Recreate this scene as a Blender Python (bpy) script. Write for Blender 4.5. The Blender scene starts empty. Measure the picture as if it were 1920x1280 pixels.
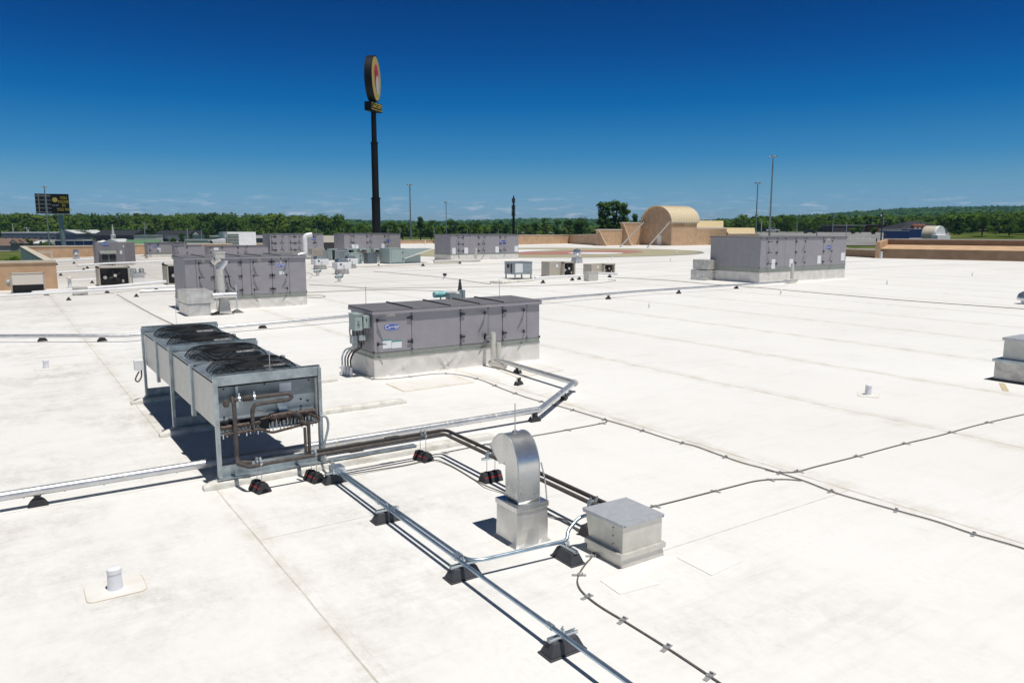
import bpy, bmesh, math, random
import numpy as np
from mathutils import Vector, Matrix
rnd = random.Random(7)
SC = bpy.context.scene
COL = SC.collection
R = math.radians

# ---------------------------------------------------------------- camera
F_PX, CAMH = 1420.0, 3.1
PITCH = math.atan(210/1420.0)
HEAD = R(33.9116)
cam = bpy.data.cameras.new('camera'); cam.sensor_width = 36; cam.lens = 36*F_PX/1920
cam.clip_start = 0.1; cam.clip_end = 12000
co = bpy.data.objects.new('camera', cam); COL.objects.link(co)
co.location = (0, 0, CAMH); co.rotation_euler = (math.pi/2-PITCH, 0, -HEAD)
SC.camera = co

# ---------------------------------------------------------------- light
SUNV = Vector((0.08, -0.27, 1.0)).normalized()
sl = bpy.data.lights.new('sun', 'SUN'); sl.energy = 3.95; sl.angle = R(0.5); sl.color = (1, .965, .91)
so = bpy.data.objects.new('sun', sl); COL.objects.link(so); so.location = (10, -10, 60)
so.rotation_euler = SUNV.to_track_quat('Z', 'Y').to_euler()

def sock(n, *names):
    for k in names:
        if k in n.inputs: return n.inputs[k]
W = bpy.data.worlds.new('World'); SC.world = W; W.use_nodes = True
nt = W.node_tree; nt.nodes.clear()
wo = nt.nodes.new('ShaderNodeOutputWorld'); bg = nt.nodes.new('ShaderNodeBackground')
sky = nt.nodes.new('ShaderNodeTexSky'); sky.sky_type = 'NISHITA'; sky.sun_disc = False
sky.sun_elevation = math.asin(SUNV.z); sky.sun_rotation = math.atan2(SUNV.x, SUNV.y)
sky.air_density = 1.0; sky.dust_density = 0.3; sky.ozone_density = 4.0; sky.altitude = 300
tc = nt.nodes.new('ShaderNodeTexCoord'); sep = nt.nodes.new('ShaderNodeSeparateXYZ')
nt.links.new(tc.outputs['Generated'], sep.inputs[0])
rp = nt.nodes.new('ShaderNodeValToRGB')
e = rp.color_ramp.elements
e[0].position = 0; e[0].color = (.42, .60, .95, 1)
e[1].position = 1; e[1].color = (.17, .19, .17, 1)
for p_, c_ in ((.028, (.34, .58, .94, 1)), (.056, (.285, .55, .81, 1)), (.089, (.125, .46, .76, 1)), (.153, (.010, .335, .665, 1)), (.215, (.004, .22, .54, 1)), (.27, (.003, .17, .44, 1)), (.36, (.10, .17, .26, 1))):
    k = e.new(p_); k.color = c_
nt.links.new(sep.outputs['Z'], rp.inputs[0])
mul = nt.nodes.new('ShaderNodeMixRGB'); mul.blend_type = 'MULTIPLY'; mul.inputs[0].default_value = 1
nt.links.new(sky.outputs[0], mul.inputs[1]); nt.links.new(rp.outputs[0], mul.inputs[2])
# small fair-weather clouds low over the horizon (in world direction space)
def wmath(op, a, b=None, c=None):
    n = nt.nodes.new('ShaderNodeMath'); n.operation = op
    for i, v in enumerate((a, b, c)):
        if v is None: continue
        if isinstance(v, (int, float)): n.inputs[i].default_value = v
        else: nt.links.new(v, n.inputs[i])
    return n.outputs[0]
az = wmath('ARCTAN2', sep.outputs['X'], sep.outputs['Y'])
cmb = nt.nodes.new('ShaderNodeCombineXYZ')
nt.links.new(wmath('MULTIPLY', az, 24.0), cmb.inputs[0]); nt.links.new(wmath('MULTIPLY', sep.outputs['Z'], 150.0), cmb.inputs[1])
def cloud(scale, lo, hi, zl):
    n = nt.nodes.new('ShaderNodeTexNoise'); n.inputs['Scale'].default_value = scale; n.inputs['Detail'].default_value = 5
    n.inputs['Roughness'].default_value = .6
    nt.links.new(cmb.outputs[0], n.inputs['Vector'])
    m = nt.nodes.new('ShaderNodeMapRange'); m.inputs[1].default_value = lo; m.inputs[2].default_value = hi
    nt.links.new(n.outputs[0], m.inputs[0])
    f = nt.nodes.new('ShaderNodeMapRange'); f.inputs[1].default_value = zl; f.inputs[2].default_value = zl*.35
    nt.links.new(sep.outputs['Z'], f.inputs[0])
    return wmath('MULTIPLY', m.outputs[0], f.outputs[0])
c1 = cloud(1.1, .54, .68, .05)
c2 = cloud(1.6, .57, .68, .075)
mx2 = nt.nodes.new('ShaderNodeMixRGB'); nt.links.new(wmath('MULTIPLY', c2, .45), mx2.inputs[0])
nt.links.new(mul.outputs[0], mx2.inputs[1]); mx2.inputs[2].default_value = (1.2, 2.3, 4.0, 1)
mx1 = nt.nodes.new('ShaderNodeMixRGB'); nt.links.new(wmath('MULTIPLY', c1, .7), mx1.inputs[0])
nt.links.new(mx2.outputs[0], mx1.inputs[1]); mx1.inputs[2].default_value = (5.6, 6.2, 7.2, 1)
nt.links.new(mx1.outputs[0], bg.inputs[0]); bg.inputs[1].default_value = 0.10
nt.links.new(bg.outputs[0], wo.inputs[0])
SC.view_settings.view_transform = 'Standard'; SC.view_settings.look = 'None'
SC.view_settings.exposure = 0; SC.view_settings.gamma = 1

# ---------------------------------------------------------------- placing helpers
def ray(px, py):
    u = (px-960)/F_PX; v = (640-py)/F_PX
    f = math.cos(PITCH)+v*math.sin(PITCH); z = -math.sin(PITCH)+v*math.cos(PITCH)
    return u*math.cos(HEAD)+f*math.sin(HEAD), -u*math.sin(HEAD)+f*math.cos(HEAD), z, f
def at(px, py, h=0.0):               # point of the plane z=h seen at a photo pixel
    X, Y, z, f = ray(px, py); t = (h-CAMH)/z
    return Vector((X*t, Y*t, h))
def pt(px, py, D):                   # point at ground distance D ahead of the viewer
    X, Y, z, f = ray(px, py); t = D/f
    return Vector((X*t, Y*t, CAMH+z*t))
def onY(px, py, Y):
    r = ray(px, py); t = Y/r[1]
    return Vector((r[0]*t, Y, CAMH+r[2]*t))

# ---------------------------------------------------------------- materials
MATS = {}
def mat(name, col, rough=.6, metal=0, var=0, vscale=6, bump=0, bscale=40, col2=None, stretch=(1,1,1), spec=.5, detail=5, transl=0, lo=.35, hi=.65):
    m = bpy.data.materials.new(name); m.use_nodes = True; t = m.node_tree
    b = t.nodes['Principled BSDF']
    b.inputs['Roughness'].default_value = rough; b.inputs['Metallic'].default_value = metal
    sock(b, 'Specular IOR Level', 'Specular').default_value = spec
    c = (*col, 1); b.inputs['Base Color'].default_value = c
    tcn = t.nodes.new('ShaderNodeTexCoord'); mp = t.nodes.new('ShaderNodeMapping')
    mp.inputs['Scale'].default_value = stretch
    t.links.new(tcn.outputs['Object'], mp.inputs[0])
    if var or col2:
        n = t.nodes.new('ShaderNodeTexNoise'); n.inputs['Scale'].default_value = vscale; n.inputs['Detail'].default_value = detail
        t.links.new(mp.outputs[0], n.inputs['Vector'])
        r = t.nodes.new('ShaderNodeValToRGB'); t.links.new(n.outputs[0], r.inputs[0])
        k = col2 if col2 else tuple(x*(1-var) for x in col)
        r.color_ramp.elements[0].position = lo; r.color_ramp.elements[0].color = (*k, 1)
        r.color_ramp.elements[1].position = hi; r.color_ramp.elements[1].color = c if col2 else (*[min(1, x*(1+var*.6)) for x in col], 1)
        t.links.new(r.outputs[0], b.inputs['Base Color'])
        if metal > .3:
            mr = t.nodes.new('ShaderNodeMapRange'); mr.inputs[3].default_value = max(.05, rough-.12); mr.inputs[4].default_value = rough+.15
            t.links.new(n.outputs[0], mr.inputs[0]); t.links.new(mr.outputs[0], b.inputs['Roughness'])
    if bump:
        n2 = t.nodes.new('ShaderNodeTexNoise'); n2.inputs['Scale'].default_value = bscale; n2.inputs['Detail'].default_value = 4
        t.links.new(mp.outputs[0], n2.inputs['Vector'])
        bp = t.nodes.new('ShaderNodeBump'); bp.inputs['Strength'].default_value = bump; bp.inputs['Distance'].default_value = .05
        t.links.new(n2.outputs[0], bp.inputs['Height']); t.links.new(bp.outputs[0], b.inputs['Normal'])
    MATS[name] = m
    return m
mat('unit_paint', (.33, .315, .338), .55, var=.06, vscale=3, bump=.03, bscale=90)
mat('unit_paint_dark', (.26, .25, .265), .5, var=.08, vscale=4)
mat('unit_roof', (.17, .165, .178), .6, metal=0, var=.12, vscale=4, spec=.3)
mat('unit_base', (.34, .36, .32), .5, metal=.5, var=.12, vscale=6)
mat('seam_dark', (.05, .05, .055), .7)
mat('black_plastic', (.018, .018, .02), .45)
mat('rubber', (.035, .036, .04), .7, var=.25, vscale=14, bump=.1, bscale=60)
mat('rubber_block', (.055, .058, .066), .62, var=.2, vscale=10, bump=.12, bscale=70)
mat('red_mark', (.45, .02, .03), .6)
mat('galv', (.46, .52, .54), .42, metal=.75, var=.22, vscale=9, bump=.05, bscale=30)
mat('galv_light', (.56, .62, .63), .5, metal=.3, var=.12, vscale=6)
mat('galv_panel', (.56, .56, .53), .45, metal=.55, var=.12, vscale=5, bump=.05, bscale=12)
mat('galv_dark', (.25, .29, .31), .45, metal=.8, var=.2, vscale=8)
mat('steel_rod', (.45, .45, .46), .35, metal=.8)
mat('bright_strut', (.62, .68, .72), .30, metal=.8, var=.1, vscale=20)
mat('conduit_metal', (.42, .53, .62), .33, metal=.85, var=.1, vscale=12)
mat('jacket', (.64, .65, .66), .36, metal=.72, var=.08, vscale=7, bump=.06, bscale=18)
mat('duct_metal', (.68, .68, .67), .27, metal=.85, var=.07, vscale=4, bump=.12, bscale=3.5, detail=3)
mat('pale_top', (.52, .54, .56), .45, metal=.25, var=.08, vscale=14)
mat('pale_metal', (.68, .66, .60), .45, metal=.45, var=.10, vscale=8, bump=.05, bscale=14)
mat('silver_wrap', (.66, .65, .62), .36, metal=.55, var=.20, vscale=3.5, bump=.35, bscale=5)
mat('wrap_grey', (.60, .58, .54), .5, metal=.3, var=.22, vscale=5, bump=.5, bscale=6)
mat('membrane', (.74, .71, .665), .45, var=.10, vscale=3, bump=.55, bscale=2.2, stretch=(1, 1, .8), detail=3)
mat('sleeper', (.74, .72, .66), .55, col2=(.50, .46, .36), vscale=5, bump=.35, bscale=9, lo=.25, hi=.5)
mat('white_plastic', (.78, .79, .82), .4)
mat('white_paint', (.86, .86, .86), .5, var=.05, vscale=3)
mat('label_white', (.80, .82, .84), .5)
mat('label_teal', (.03, .30, .30), .5)
mat('label_cream', (.68, .66, .58), .5, col2=(.35, .36, .30), vscale=40)
mat('logo_blue', (.015, .07, .42), .35)
mat('brown_insulation', (.095, .082, .075), .75, var=.3, vscale=20, bump=.15, bscale=50)
mat('dark_insulation', (.055, .048, .045), .75, var=.25, vscale=20, bump=.15, bscale=50)
mat('copper_dirty', (.11, .082, .07), .6, metal=.4, var=.5, vscale=30)
mat('box_teal', (.36, .44, .42), .5, var=.08, vscale=8)
mat('box_grey', (.36, .40, .41), .5, var=.1, vscale=8)
mat('cable_grey', (.16, .145, .13), .65, var=.25, vscale=30)
mat('clip_grey', (.42, .42, .42), .5, metal=.3)
mat('wire_black', (.010, .011, .014), .7, spec=.2)
mat('fan_dark', (.020, .022, .026), .7, spec=.3)
mat('fan_blade', (.55, .56, .58), .5, metal=.5)
mat('beige_unit', (.50, .46, .39), .55, var=.06, vscale=6)
mat('beige_light', (.62, .57, .50), .5)
mat('coil_dark', (.035, .035, .036), .7, var=.3, vscale=60)
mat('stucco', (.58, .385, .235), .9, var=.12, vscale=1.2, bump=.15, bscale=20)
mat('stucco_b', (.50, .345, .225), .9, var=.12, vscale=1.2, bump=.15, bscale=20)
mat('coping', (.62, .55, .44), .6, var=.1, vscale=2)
mat('stucco_shade', (.30, .20, .125), .9, var=.15, vscale=1.2, bump=.15, bscale=20)  # tan stucco with the shade on the right-hand wall faces put into its colour
mat('cornice', (.66, .52, .30), .7, var=.06, vscale=2)
mat('barrel_roof', (.74, .62, .42), .5, var=.04, vscale=2)
mat('white_wall', (.78, .77, .76), .7, var=.06, vscale=1)
mat('sign_black', (.004, .005, .007), .6, spec=.25)
mat('sign_yellow', (.56, .42, .08), .5)
mat('sign_red', (.55, .05, .06), .5)
mat('sign_white', (.55, .58, .62), .5)
mat('letter_yellow', (.50, .38, .04), .5)
mat('billboard_steel', (.30, .30, .28), .5, metal=.4)
mat('pole_steel', (.34, .38, .40), .45, metal=.6)
mat('pole_dark', (.06, .08, .10), .5)
mat('bark', (.09, .065, .045), .9, bump=.5, bscale=10, var=.3)
mat('asphalt', (.25, .245, .24), .95, var=.2, vscale=.12, bump=.1)
mat('road_paint', (.7, .7, .66), .8)
mat('lampglass', (.8, .82, .85), .3)
mat('roof_black', (.018, .019, .026), .8, var=.3, vscale=.6)
mat('roof_brown', (.20, .13, .10), .85, var=.2, vscale=.8)
mat('roof_green', (.10, .22, .11), .7, var=.08, vscale=.5)
mat('roof_pale', (.60, .62, .62), .6)
mat('wall_navy', (.10, .13, .18), .8, var=.1, vscale=.3)
mat('wall_grey', (.30, .29, .29), .8, var=.1, vscale=.3)
mat('wall_white', (.60, .61, .62), .8, var=.06, vscale=.3)
mat('wall_purple', (.09, .075, .095), .8, var=.2, vscale=.3)
mat('wall_brick', (.26, .10, .06), .85, var=.25, vscale=2)
mat('window_dark', (.02, .024, .03), .2)
mat('truck_blue', (.010, .030, .13), .45)
mat('car_white', (.75, .76, .78), .3)
mat('car_black', (.015, .016, .02), .3)
mat('car_teal', (.12, .28, .33), .3)
mat('tyre', (.015, .015, .016), .8)
mat('green_tarp', (.06, .32, .08), .7)
mat('teal_wrap', (.40, .70, .70), .5, col2=(.10, .42, .42), vscale=30)

def foliage(name, c1, c2, c3, scale, tr=.25):
    m = bpy.data.materials.new(name); m.use_nodes = True; t = m.node_tree; t.nodes.clear()
    o = t.nodes.new('ShaderNodeOutputMaterial'); d = t.nodes.new('ShaderNodeBsdfDiffuse'); tl = t.nodes.new('ShaderNodeBsdfTranslucent')
    mx = t.nodes.new('ShaderNodeMixShader'); mx.inputs[0].default_value = tr
    g = t.nodes.new('ShaderNodeNewGeometry'); n = t.nodes.new('ShaderNodeTexNoise'); n.inputs['Scale'].default_value = scale
    n.inputs['Detail'].default_value = 6; n.inputs['Roughness'].default_value = .7
    r = t.nodes.new('ShaderNodeValToRGB'); e = r.color_ramp.elements
    e[0].position = .34; e[0].color = (*c1, 1); e[1].position = .68; e[1].color = (*c3, 1); k = e.new(.5); k.color = (*c2, 1)
    t.links.new(g.outputs['Position'], n.inputs['Vector']); t.links.new(n.outputs[0], r.inputs[0])
    t.links.new(r.outputs[0], d.inputs[0]); t.links.new(r.outputs[0], tl.inputs[0])
    t.links.new(d.outputs[0], mx.inputs[1]); t.links.new(tl.outputs[0], mx.inputs[2]); t.links.new(mx.outputs[0], o.inputs[0])
    MATS[name] = m
foliage('leaf_near', (.050, .105, .020), (.085, .160, .026), (.140, .215, .036), .25)
foliage('leaf_dark', (.036, .085, .026), (.062, .130, .034), (.100, .175, .042), .3)
foliage('leaf_wood', (.034, .074, .015), (.078, .140, .022), (.150, .215, .034), .03)
foliage('leaf_far', (.030, .085, .030), (.055, .135, .040), (.100, .185, .050), .008)
foliage('grass', (.05, .085, .015), (.09, .12, .03), (.16, .16, .06), .05, 0)

# roof membrane: white single-ply sheets with dirt, seams and laps (object space = metres on the roof)
def roof_mat():
    m = bpy.data.materials.new('roof_membrane'); m.use_nodes = True; t = m.node_tree; b = t.nodes['Principled BSDF']
    b.inputs['Roughness'].default_value = .62; sock(b, 'Specular IOR Level', 'Specular').default_value = .3
    L = t.links.new
    def nd(k): return t.nodes.new(k)
    def M(op, a, b_=None, c_=None):
        n = nd('ShaderNodeMath'); n.operation = op
        for i, v in enumerate((a, b_, c_)):
            if v is None: continue
            if isinstance(v, (int, float)): n.inputs[i].default_value = v
            else: L(v, n.inputs[i])
        return n.outputs[0]
    tcn = nd('ShaderNodeTexCoord'); P = tcn.outputs['Object']; s = nd('ShaderNodeSeparateXYZ'); L(P, s.inputs[0])
    X, Y = s.outputs[0], s.outputs[1]
    def noise(scale, stretch=(1,1,1), det=5, rough=.55, off=0):
        mp = nd('ShaderNodeMapping'); mp.inputs['Scale'].default_value = stretch; mp.inputs['Location'].default_value = (off, off*.7, 0); L(P, mp.inputs[0])
        n = nd('ShaderNodeTexNoise'); n.inputs['Scale'].default_value = scale; n.inputs['Detail'].default_value = det; n.inputs['Roughness'].default_value = rough
        L(mp.outputs[0], n.inputs['Vector']); return n.outputs[0]
    def rng(v, lo, hi, a=0, b_=1):
        n = nd('ShaderNodeMapRange'); n.clamp = True
        for i, q in enumerate((lo, hi, a, b_)): n.inputs[i+1].default_value = q
        L(v, n.inputs[0]); return n.outputs[0]
    def mix(f, a, b_):
        n = nd('ShaderNodeMixRGB'); L(f, n.inputs[0])
        if isinstance(a, tuple): n.inputs[1].default_value = (*a, 1)
        else: L(a, n.inputs[1])
        if isinstance(b_, tuple): n.inputs[2].default_value = (*b_, 1)
        else: L(b_, n.inputs[2])
        return n.outputs[0]
    wob = M('MULTIPLY', M('SUBTRACT', noise(.8, det=3), .5), .03)
    Xw = M('ADD', X, wob)
    def line(coord, c, w):   # 1 on the line
        return rng(M('ABSOLUTE', M('SUBTRACT', coord, c)), w, w*.4)
    def span(coord, a, b_):
        return M('MULTIPLY', M('GREATER_THAN', coord, a), M('LESS_THAN', coord, b_))
    # modular seams right of X=6
    md = M('MULTIPLY', M('ABSOLUTE', M('SUBTRACT', M('FRACT', M('ADD', M('DIVIDE', M('SUBTRACT', Xw, 8.25), 3.72), .5)), .5)), 3.72)
    gate = M('GREATER_THAN', X, 6.0)
    md2 = M('MULTIPLY', M('ABSOLUTE', M('SUBTRACT', M('FRACT', M('ADD', M('DIVIDE', M('SUBTRACT', Xw, 8.37), 3.72), .5)), .5)), 3.72)
    seam = M('MULTIPLY', M('MAXIMUM', rng(md, .026, .009), M('MULTIPLY', rng(md2, .010, .004), .2)), gate)
    halo = M('MULTIPLY', rng(md, .35, .02), gate)
    nearx = [(1.93, -5, 12.2), (1.80, 12.2, 46), (4.42, 26, 46), (-2.0, -5, 46), (-5.7, -5, 46)]
    for c_, a, z in nearx:
        g = span(Y, a, z)
        seam = M('MAXIMUM', seam, M('MULTIPLY', line(Xw, c_, .012), g)); seam = M('MAXIMUM', seam, M('MULTIPLY', M('MULTIPLY', line(Xw, c_+.10, .008), g), .2))
        halo = M('MAXIMUM', halo, M('MULTIPLY', rng(M('ABSOLUTE', M('SUBTRACT', Xw, c_+.02)), .22, .01), g))
    for c_, a, z in [(7.45, 1.93, 3.3), (9.75, -2, 1.93), (5.0, 4.5, 8.25), (21.2, 1.8, 8.25), (33.0, -3, 30), (17.4, 8.25, 11.97), (16.0, -4, 1.9), (30.5, 4.5, 5.8)]:
        g = span(X, a, z); seam = M('MAXIMUM', seam, M('MULTIPLY', line(Y, c_, .012), g))
    # broad dirt
    n1 = noise(.42, (1, 1, 1), 7, .62); n2 = noise(3.0, (1, .6, 1), 8, .76, 9); n3 = noise(14, (1, 1, 1), 6, .8, 3); n4 = noise(.12, det=3, off=21)
    n5 = noise(28, det=3, off=5)
    # dirtier area left of X=3 (low spot with ponding), cleaner to the right
    area = rng(X, 7.5, 1.5, .22, 1.0)
    d = M('MULTIPLY', rng(n1, .42, .66), rng(n2, .40, .62))
    d = M('MULTIPLY', d, rng(n3, .30, .66, .25, 1.25))
    d = M('MULTIPLY', d, area)
    base = mix(rng(n4, .35, .65), (.83, .816, .785), (.87, .86, .835))
    grit = M('MULTIPLY', rng(noise(16, (1, .6, 1), 8, .8, 41), .48, .72), rng(noise(.7, det=5, rough=.7, off=51), .40, .62))
    base = mix(M('MULTIPLY', M('MULTIPLY', grit, .30), rng(X, 9, 2, .45, 1)), base, (.45, .42, .36))
    strk = M('MULTIPLY', rng(noise(3.0, (.16, 1.6, 1), 7, .75, 61), .50, .72), rng(n1, .38, .6))
    base = mix(M('MULTIPLY', M('MULTIPLY', strk, .40), rng(X, 9, 2, .55, 1)), base, (.50, .47, .41))
    colr = mix(M('MULTIPLY', d, .62), base, (.38, .355, .31))
    tan = M('MULTIPLY', M('MULTIPLY', rng(noise(1.1, det=6, rough=.7, off=33), .60, .76), rng(n2, .44, .62)), .40)
    colr = mix(tan, colr, (.62, .50, .34))
    hz = M('MULTIPLY', M('MULTIPLY', halo, rng(n2, .42, .66)), .6)
    colr = mix(hz, colr, (.55, .49, .38))
    sm = M('MULTIPLY', seam, rng(noise(5, det=4, off=2), .30, .62, .22, .68))
    colr = mix(sm, colr, (.42, .37, .29))
    # specks
    sp = M('MULTIPLY', rng(noise(60, det=2, off=8), .74, .78), rng(n1, .5, .65)); colr = mix(M('MULTIPLY', sp, .5), colr, (.25, .22, .18))
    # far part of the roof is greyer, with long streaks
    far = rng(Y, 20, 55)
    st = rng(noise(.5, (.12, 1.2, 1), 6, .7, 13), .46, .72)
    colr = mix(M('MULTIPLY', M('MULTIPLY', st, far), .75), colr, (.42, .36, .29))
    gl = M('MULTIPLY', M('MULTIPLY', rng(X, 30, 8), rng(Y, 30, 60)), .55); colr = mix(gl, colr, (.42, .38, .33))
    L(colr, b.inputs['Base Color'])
    bp = nd('ShaderNodeBump'); bp.inputs['Strength'].default_value = .35; bp.inputs['Distance'].default_value = .02
    hgt = M('ADD', M('MULTIPLY', noise(1.7, (1, .5, 1), 4, .5, 4), 1.0), M('MULTIPLY', seam, -.25)); hgt = M('ADD', hgt, M('MULTIPLY', n5, .05))
    L(hgt, bp.inputs['Height']); L(bp.outputs[0], b.inputs['Normal'])
    MATS['roof_membrane'] = m
roof_mat()
def patch_mat(name, c, edge):
    mat(name, c, .6, col2=edge, vscale=3, lo=.30, hi=.5, bump=.2, bscale=5)
patch_mat('patch', (.82, .80, .76), (.76, .71, .62))
patch_mat('patch_pale', (.86, .85, .83), (.84, .825, .79))
patch_mat('patch_edge', (.62, .52, .33), (.45, .38, .25))

# ---------------------------------------------------------------- mesh builder
class MB:
    def __init__(s): s.v = []; s.f = []
    def add(s, vs, fs):
        n = len(s.v); s.v += [tuple(v) for v in vs]; s.f += [tuple(i+n for i in f) for f in fs]; return s
    def box(s, c, d, rz=0, rx=0, ry=0):
        M = Matrix.Rotation(rz, 3, 'Z') @ Matrix.Rotation(ry, 3, 'Y') @ Matrix.Rotation(rx, 3, 'X')
        h = [x/2 for x in d]; vs = []
        for z in (-1, 1):
            for y in (-1, 1):
                for x in (-1, 1): vs.append(Vector(c)+M @ Vector((x*h[0], y*h[1], z*h[2])))
        return s.add(vs, [(0,2,3,1), (4,5,7,6), (0,1,5,4), (2,6,7,3), (0,4,6,2), (1,3,7,5)])
    def bx(s, x0, y0, z0, x1, y1, z1): return s.box(((x0+x1)/2, (y0+y1)/2, (z0+z1)/2), (x1-x0, y1-y0, z1-z0))
    def hexa(s, b, t):     # bottom 4 pts ccw, top 4 pts
        return s.add(list(b)+list(t), [(3,2,1,0), (4,5,6,7), (0,1,5,4), (1,2,6,5), (2,3,7,6), (3,0,4,7)])
    def frus(s, c, b, t, z0, z1):
        f = lambda d, z: [(c[0]+i*d[0]/2, c[1]+j*d[1]/2, z) for i, j in ((-1,-1), (1,-1), (1,1), (-1,1))]
        return s.hexa(f(b, z0), f(t, z1))
    def prism(s, prof, p0, axis, length):   # prof: list of (u,w); axis 'x': u=y,w=z ; 'y': u=x,w=z ; 'z': u=x,w=y
        n = len(prof); vs = []
        for k in (0, length):
            for u, w in prof:
                if axis == 'x': vs.append((p0[0]+k, p0[1]+u, p0[2]+w))
                elif axis == 'y': vs.append((p0[0]+u, p0[1]+k, p0[2]+w))
                else: vs.append((p0[0]+u, p0[1]+w, p0[2]+k))
        fs = [tuple(range(n-1, -1, -1)), tuple(range(n, 2*n))]+[(i, (i+1) % n, n+(i+1) % n, n+i) for i in range(n)]
        return s.add(vs, fs)
    def tube(s, pts, r, n=10, cap=True, rs=None):
        pts = [Vector(p) for p in pts]; rings = []; up = None
        for i, p in enumerate(pts):
            d = (pts[min(i+1, len(pts)-1)]-pts[max(i-1, 0)]).normalized()
            if up is None:
                up = Vector((0, 0, 1)) if abs(d.z) < .9 else Vector((1, 0, 0))
            a = d.cross(up)
            if a.length < 1e-4: a = d.cross(Vector((0, 1, 0)))
            a.normalize(); b = a.cross(d).normalized(); up = b
            k = 1.0
            if 0 < i < len(pts)-1:
                d1 = (p-pts[i-1]).normalized(); d2 = (pts[i+1]-p).normalized()
                k = 1/max(.5, math.sqrt(max(.1, (1+d1.dot(d2))/2)))
            rr = (rs[i] if rs else r)
            rings.append([p+(a*math.cos(2*math.pi*j/n)*k+b*math.sin(2*math.pi*j/n))*rr for j in range(n)])
        vs = [v for r_ in rings for v in r_]; fs = []
        for i in range(len(pts)-1):
            for j in range(n):
                k = (j+1) % n; fs.append((i*n+j, i*n+k, (i+1)*n+k, (i+1)*n+j))
        if cap: fs += [tuple(range(n-1, -1, -1)), tuple(range((len(pts)-1)*n, len(pts)*n))]
        return s.add(vs, fs)
    def cyl(s, p0, p1, r, n=14, r2=None): return s.tube([p0, p1], r, n, rs=[r, r if r2 is None else r2])
    def lathe(s, c, prof, n=20):
        vs = []
        for r, z in prof:
            for j in range(n):
                a = 2*math.pi*j/n; vs.append((c[0]+r*math.cos(a), c[1]+r*math.sin(a), c[2]+z))
        fs = [tuple(range(n-1, -1, -1)), tuple(range((len(prof)-1)*n, len(prof)*n))]
        for i in range(len(prof)-1):
            for j in range(n):
                k = (j+1) % n; fs.append((i*n+j, i*n+k, (i+1)*n+k, (i+1)*n+j))
        return s.add(vs, fs)
    def plate(s, pts, z0, z1):    # polygon (x,y) extruded between heights
        n = len(pts)
        return s.add([(x, y, z0) for x, y in pts]+[(x, y, z1) for x, y in pts],
                     [tuple(range(n-1, -1, -1)), tuple(range(n, 2*n))]+[(i, (i+1) % n, n+(i+1) % n, n+i) for i in range(n)])
    def build(s, name, m, parent=None, smooth=False, bevel=0, loc=None):
        me = bpy.data.meshes.new(name); me.from_pydata(s.v, [], s.f); me.update()
        o = bpy.data.objects.new(name, me); COL.objects.link(o)
        me.materials.append(MATS[m])
        if smooth:
            for p in me.polygons: p.use_smooth = True
            try: me.set_sharp_from_angle(angle=R(38))
            except Exception: pass
        if bevel:
            b = o.modifiers.new('bevel', 'BEVEL'); b.width = bevel; b.segments = 2; b.limit_method = 'ANGLE'
        if parent is not None: o.parent = parent
        if loc is not None: o.location = loc
        return o
def tag(o, label, cat, group=None):
    o['label'] = label; o['category'] = cat
    if group: o['group'] = group
    return o
def thing(name, label, cat, loc=(0,0,0), rz=0, group=None):
    o = bpy.data.objects.new(name, None); COL.objects.link(o); o.empty_display_size = .2
    o.location = loc; o.rotation_euler = (0, 0, rz)
    return tag(o, label, cat, group)
def setting(o, kind='structure'):
    o['kind'] = kind; return o
KIDS = {}
def kids(o): return [c for c in bpy.data.objects if c.parent == o]
def dup(root, label, loc, rz=None, scale=None, group=None):
    def rec(o, par):
        c = o.copy(); COL.objects.link(c); c.parent = par
        for ch in kids(o): rec(ch, c)
        return c
    c = rec(root, None); c.location = loc; c['label'] = label
    if rz is not None: c.rotation_euler = (0, 0, rz)
    if scale: c.scale = scale
    if group: c['group'] = group
    return c
def text_mesh(txt, size, m, parent, M4, name='lettering', shear=0, extrude=.002, bold=0, stretch=1):
    cu = bpy.data.curves.new('t', 'FONT'); cu.body = txt; cu.size = size; cu.shear = shear; cu.extrude = extrude
    cu.align_x = 'CENTER'; cu.align_y = 'CENTER'; cu.offset = bold; cu.resolution_u = 3; cu.space_line = .95
    to = bpy.data.objects.new('t', cu); COL.objects.link(to)
    dg = bpy.context.evaluated_depsgraph_get(); dg.update()
    me = bpy.data.meshes.new_from_object(to.evaluated_get(dg))
    bpy.data.objects.remove(to); me.name = name; me.materials.clear(); me.materials.append(MATS[m])
    me.transform(Matrix.Diagonal((stretch, 1, 1, 1))); me.transform(M4)
    o = bpy.data.objects.new(name, me); COL.objects.link(o); o.parent = parent
    return o
FRONT = Matrix.Rotation(math.pi/2, 4, 'X')    # text standing up, facing -Y
def smooth_path(pts, k=6):
    P = [Vector(p) for p in pts]; out = []
    for i in range(len(P)-1):
        p0 = P[max(i-1, 0)]; p1 = P[i]; p2 = P[i+1]; p3 = P[min(i+2, len(P)-1)]
        for j in range(k):
            t = j/k
            out.append(.5*((2*p1)+(p2-p0)*t+(2*p0-5*p1+4*p2-p3)*t*t+(3*p1-p0-3*p2+p3)*t**3))
    out.append(P[-1]); return out
def bend(pts, r, k=5):
    """round the corners of a polyline"""
    P = [Vector(p) for p in pts]; out = [P[0]]
    for i in range(1, len(P)-1):
        a = (P[i-1]-P[i]); b = (P[i+1]-P[i]); q = min(r, a.length*.48, b.length*.48)
        p0 = P[i]+a.normalized()*q; p2 = P[i]+b.normalized()*q
        for j in range(k+1):
            t = j/k; out.append(p0*(1-t)**2+P[i]*2*t*(1-t)+p2*t*t)
    out.append(P[-1]); return out

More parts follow.
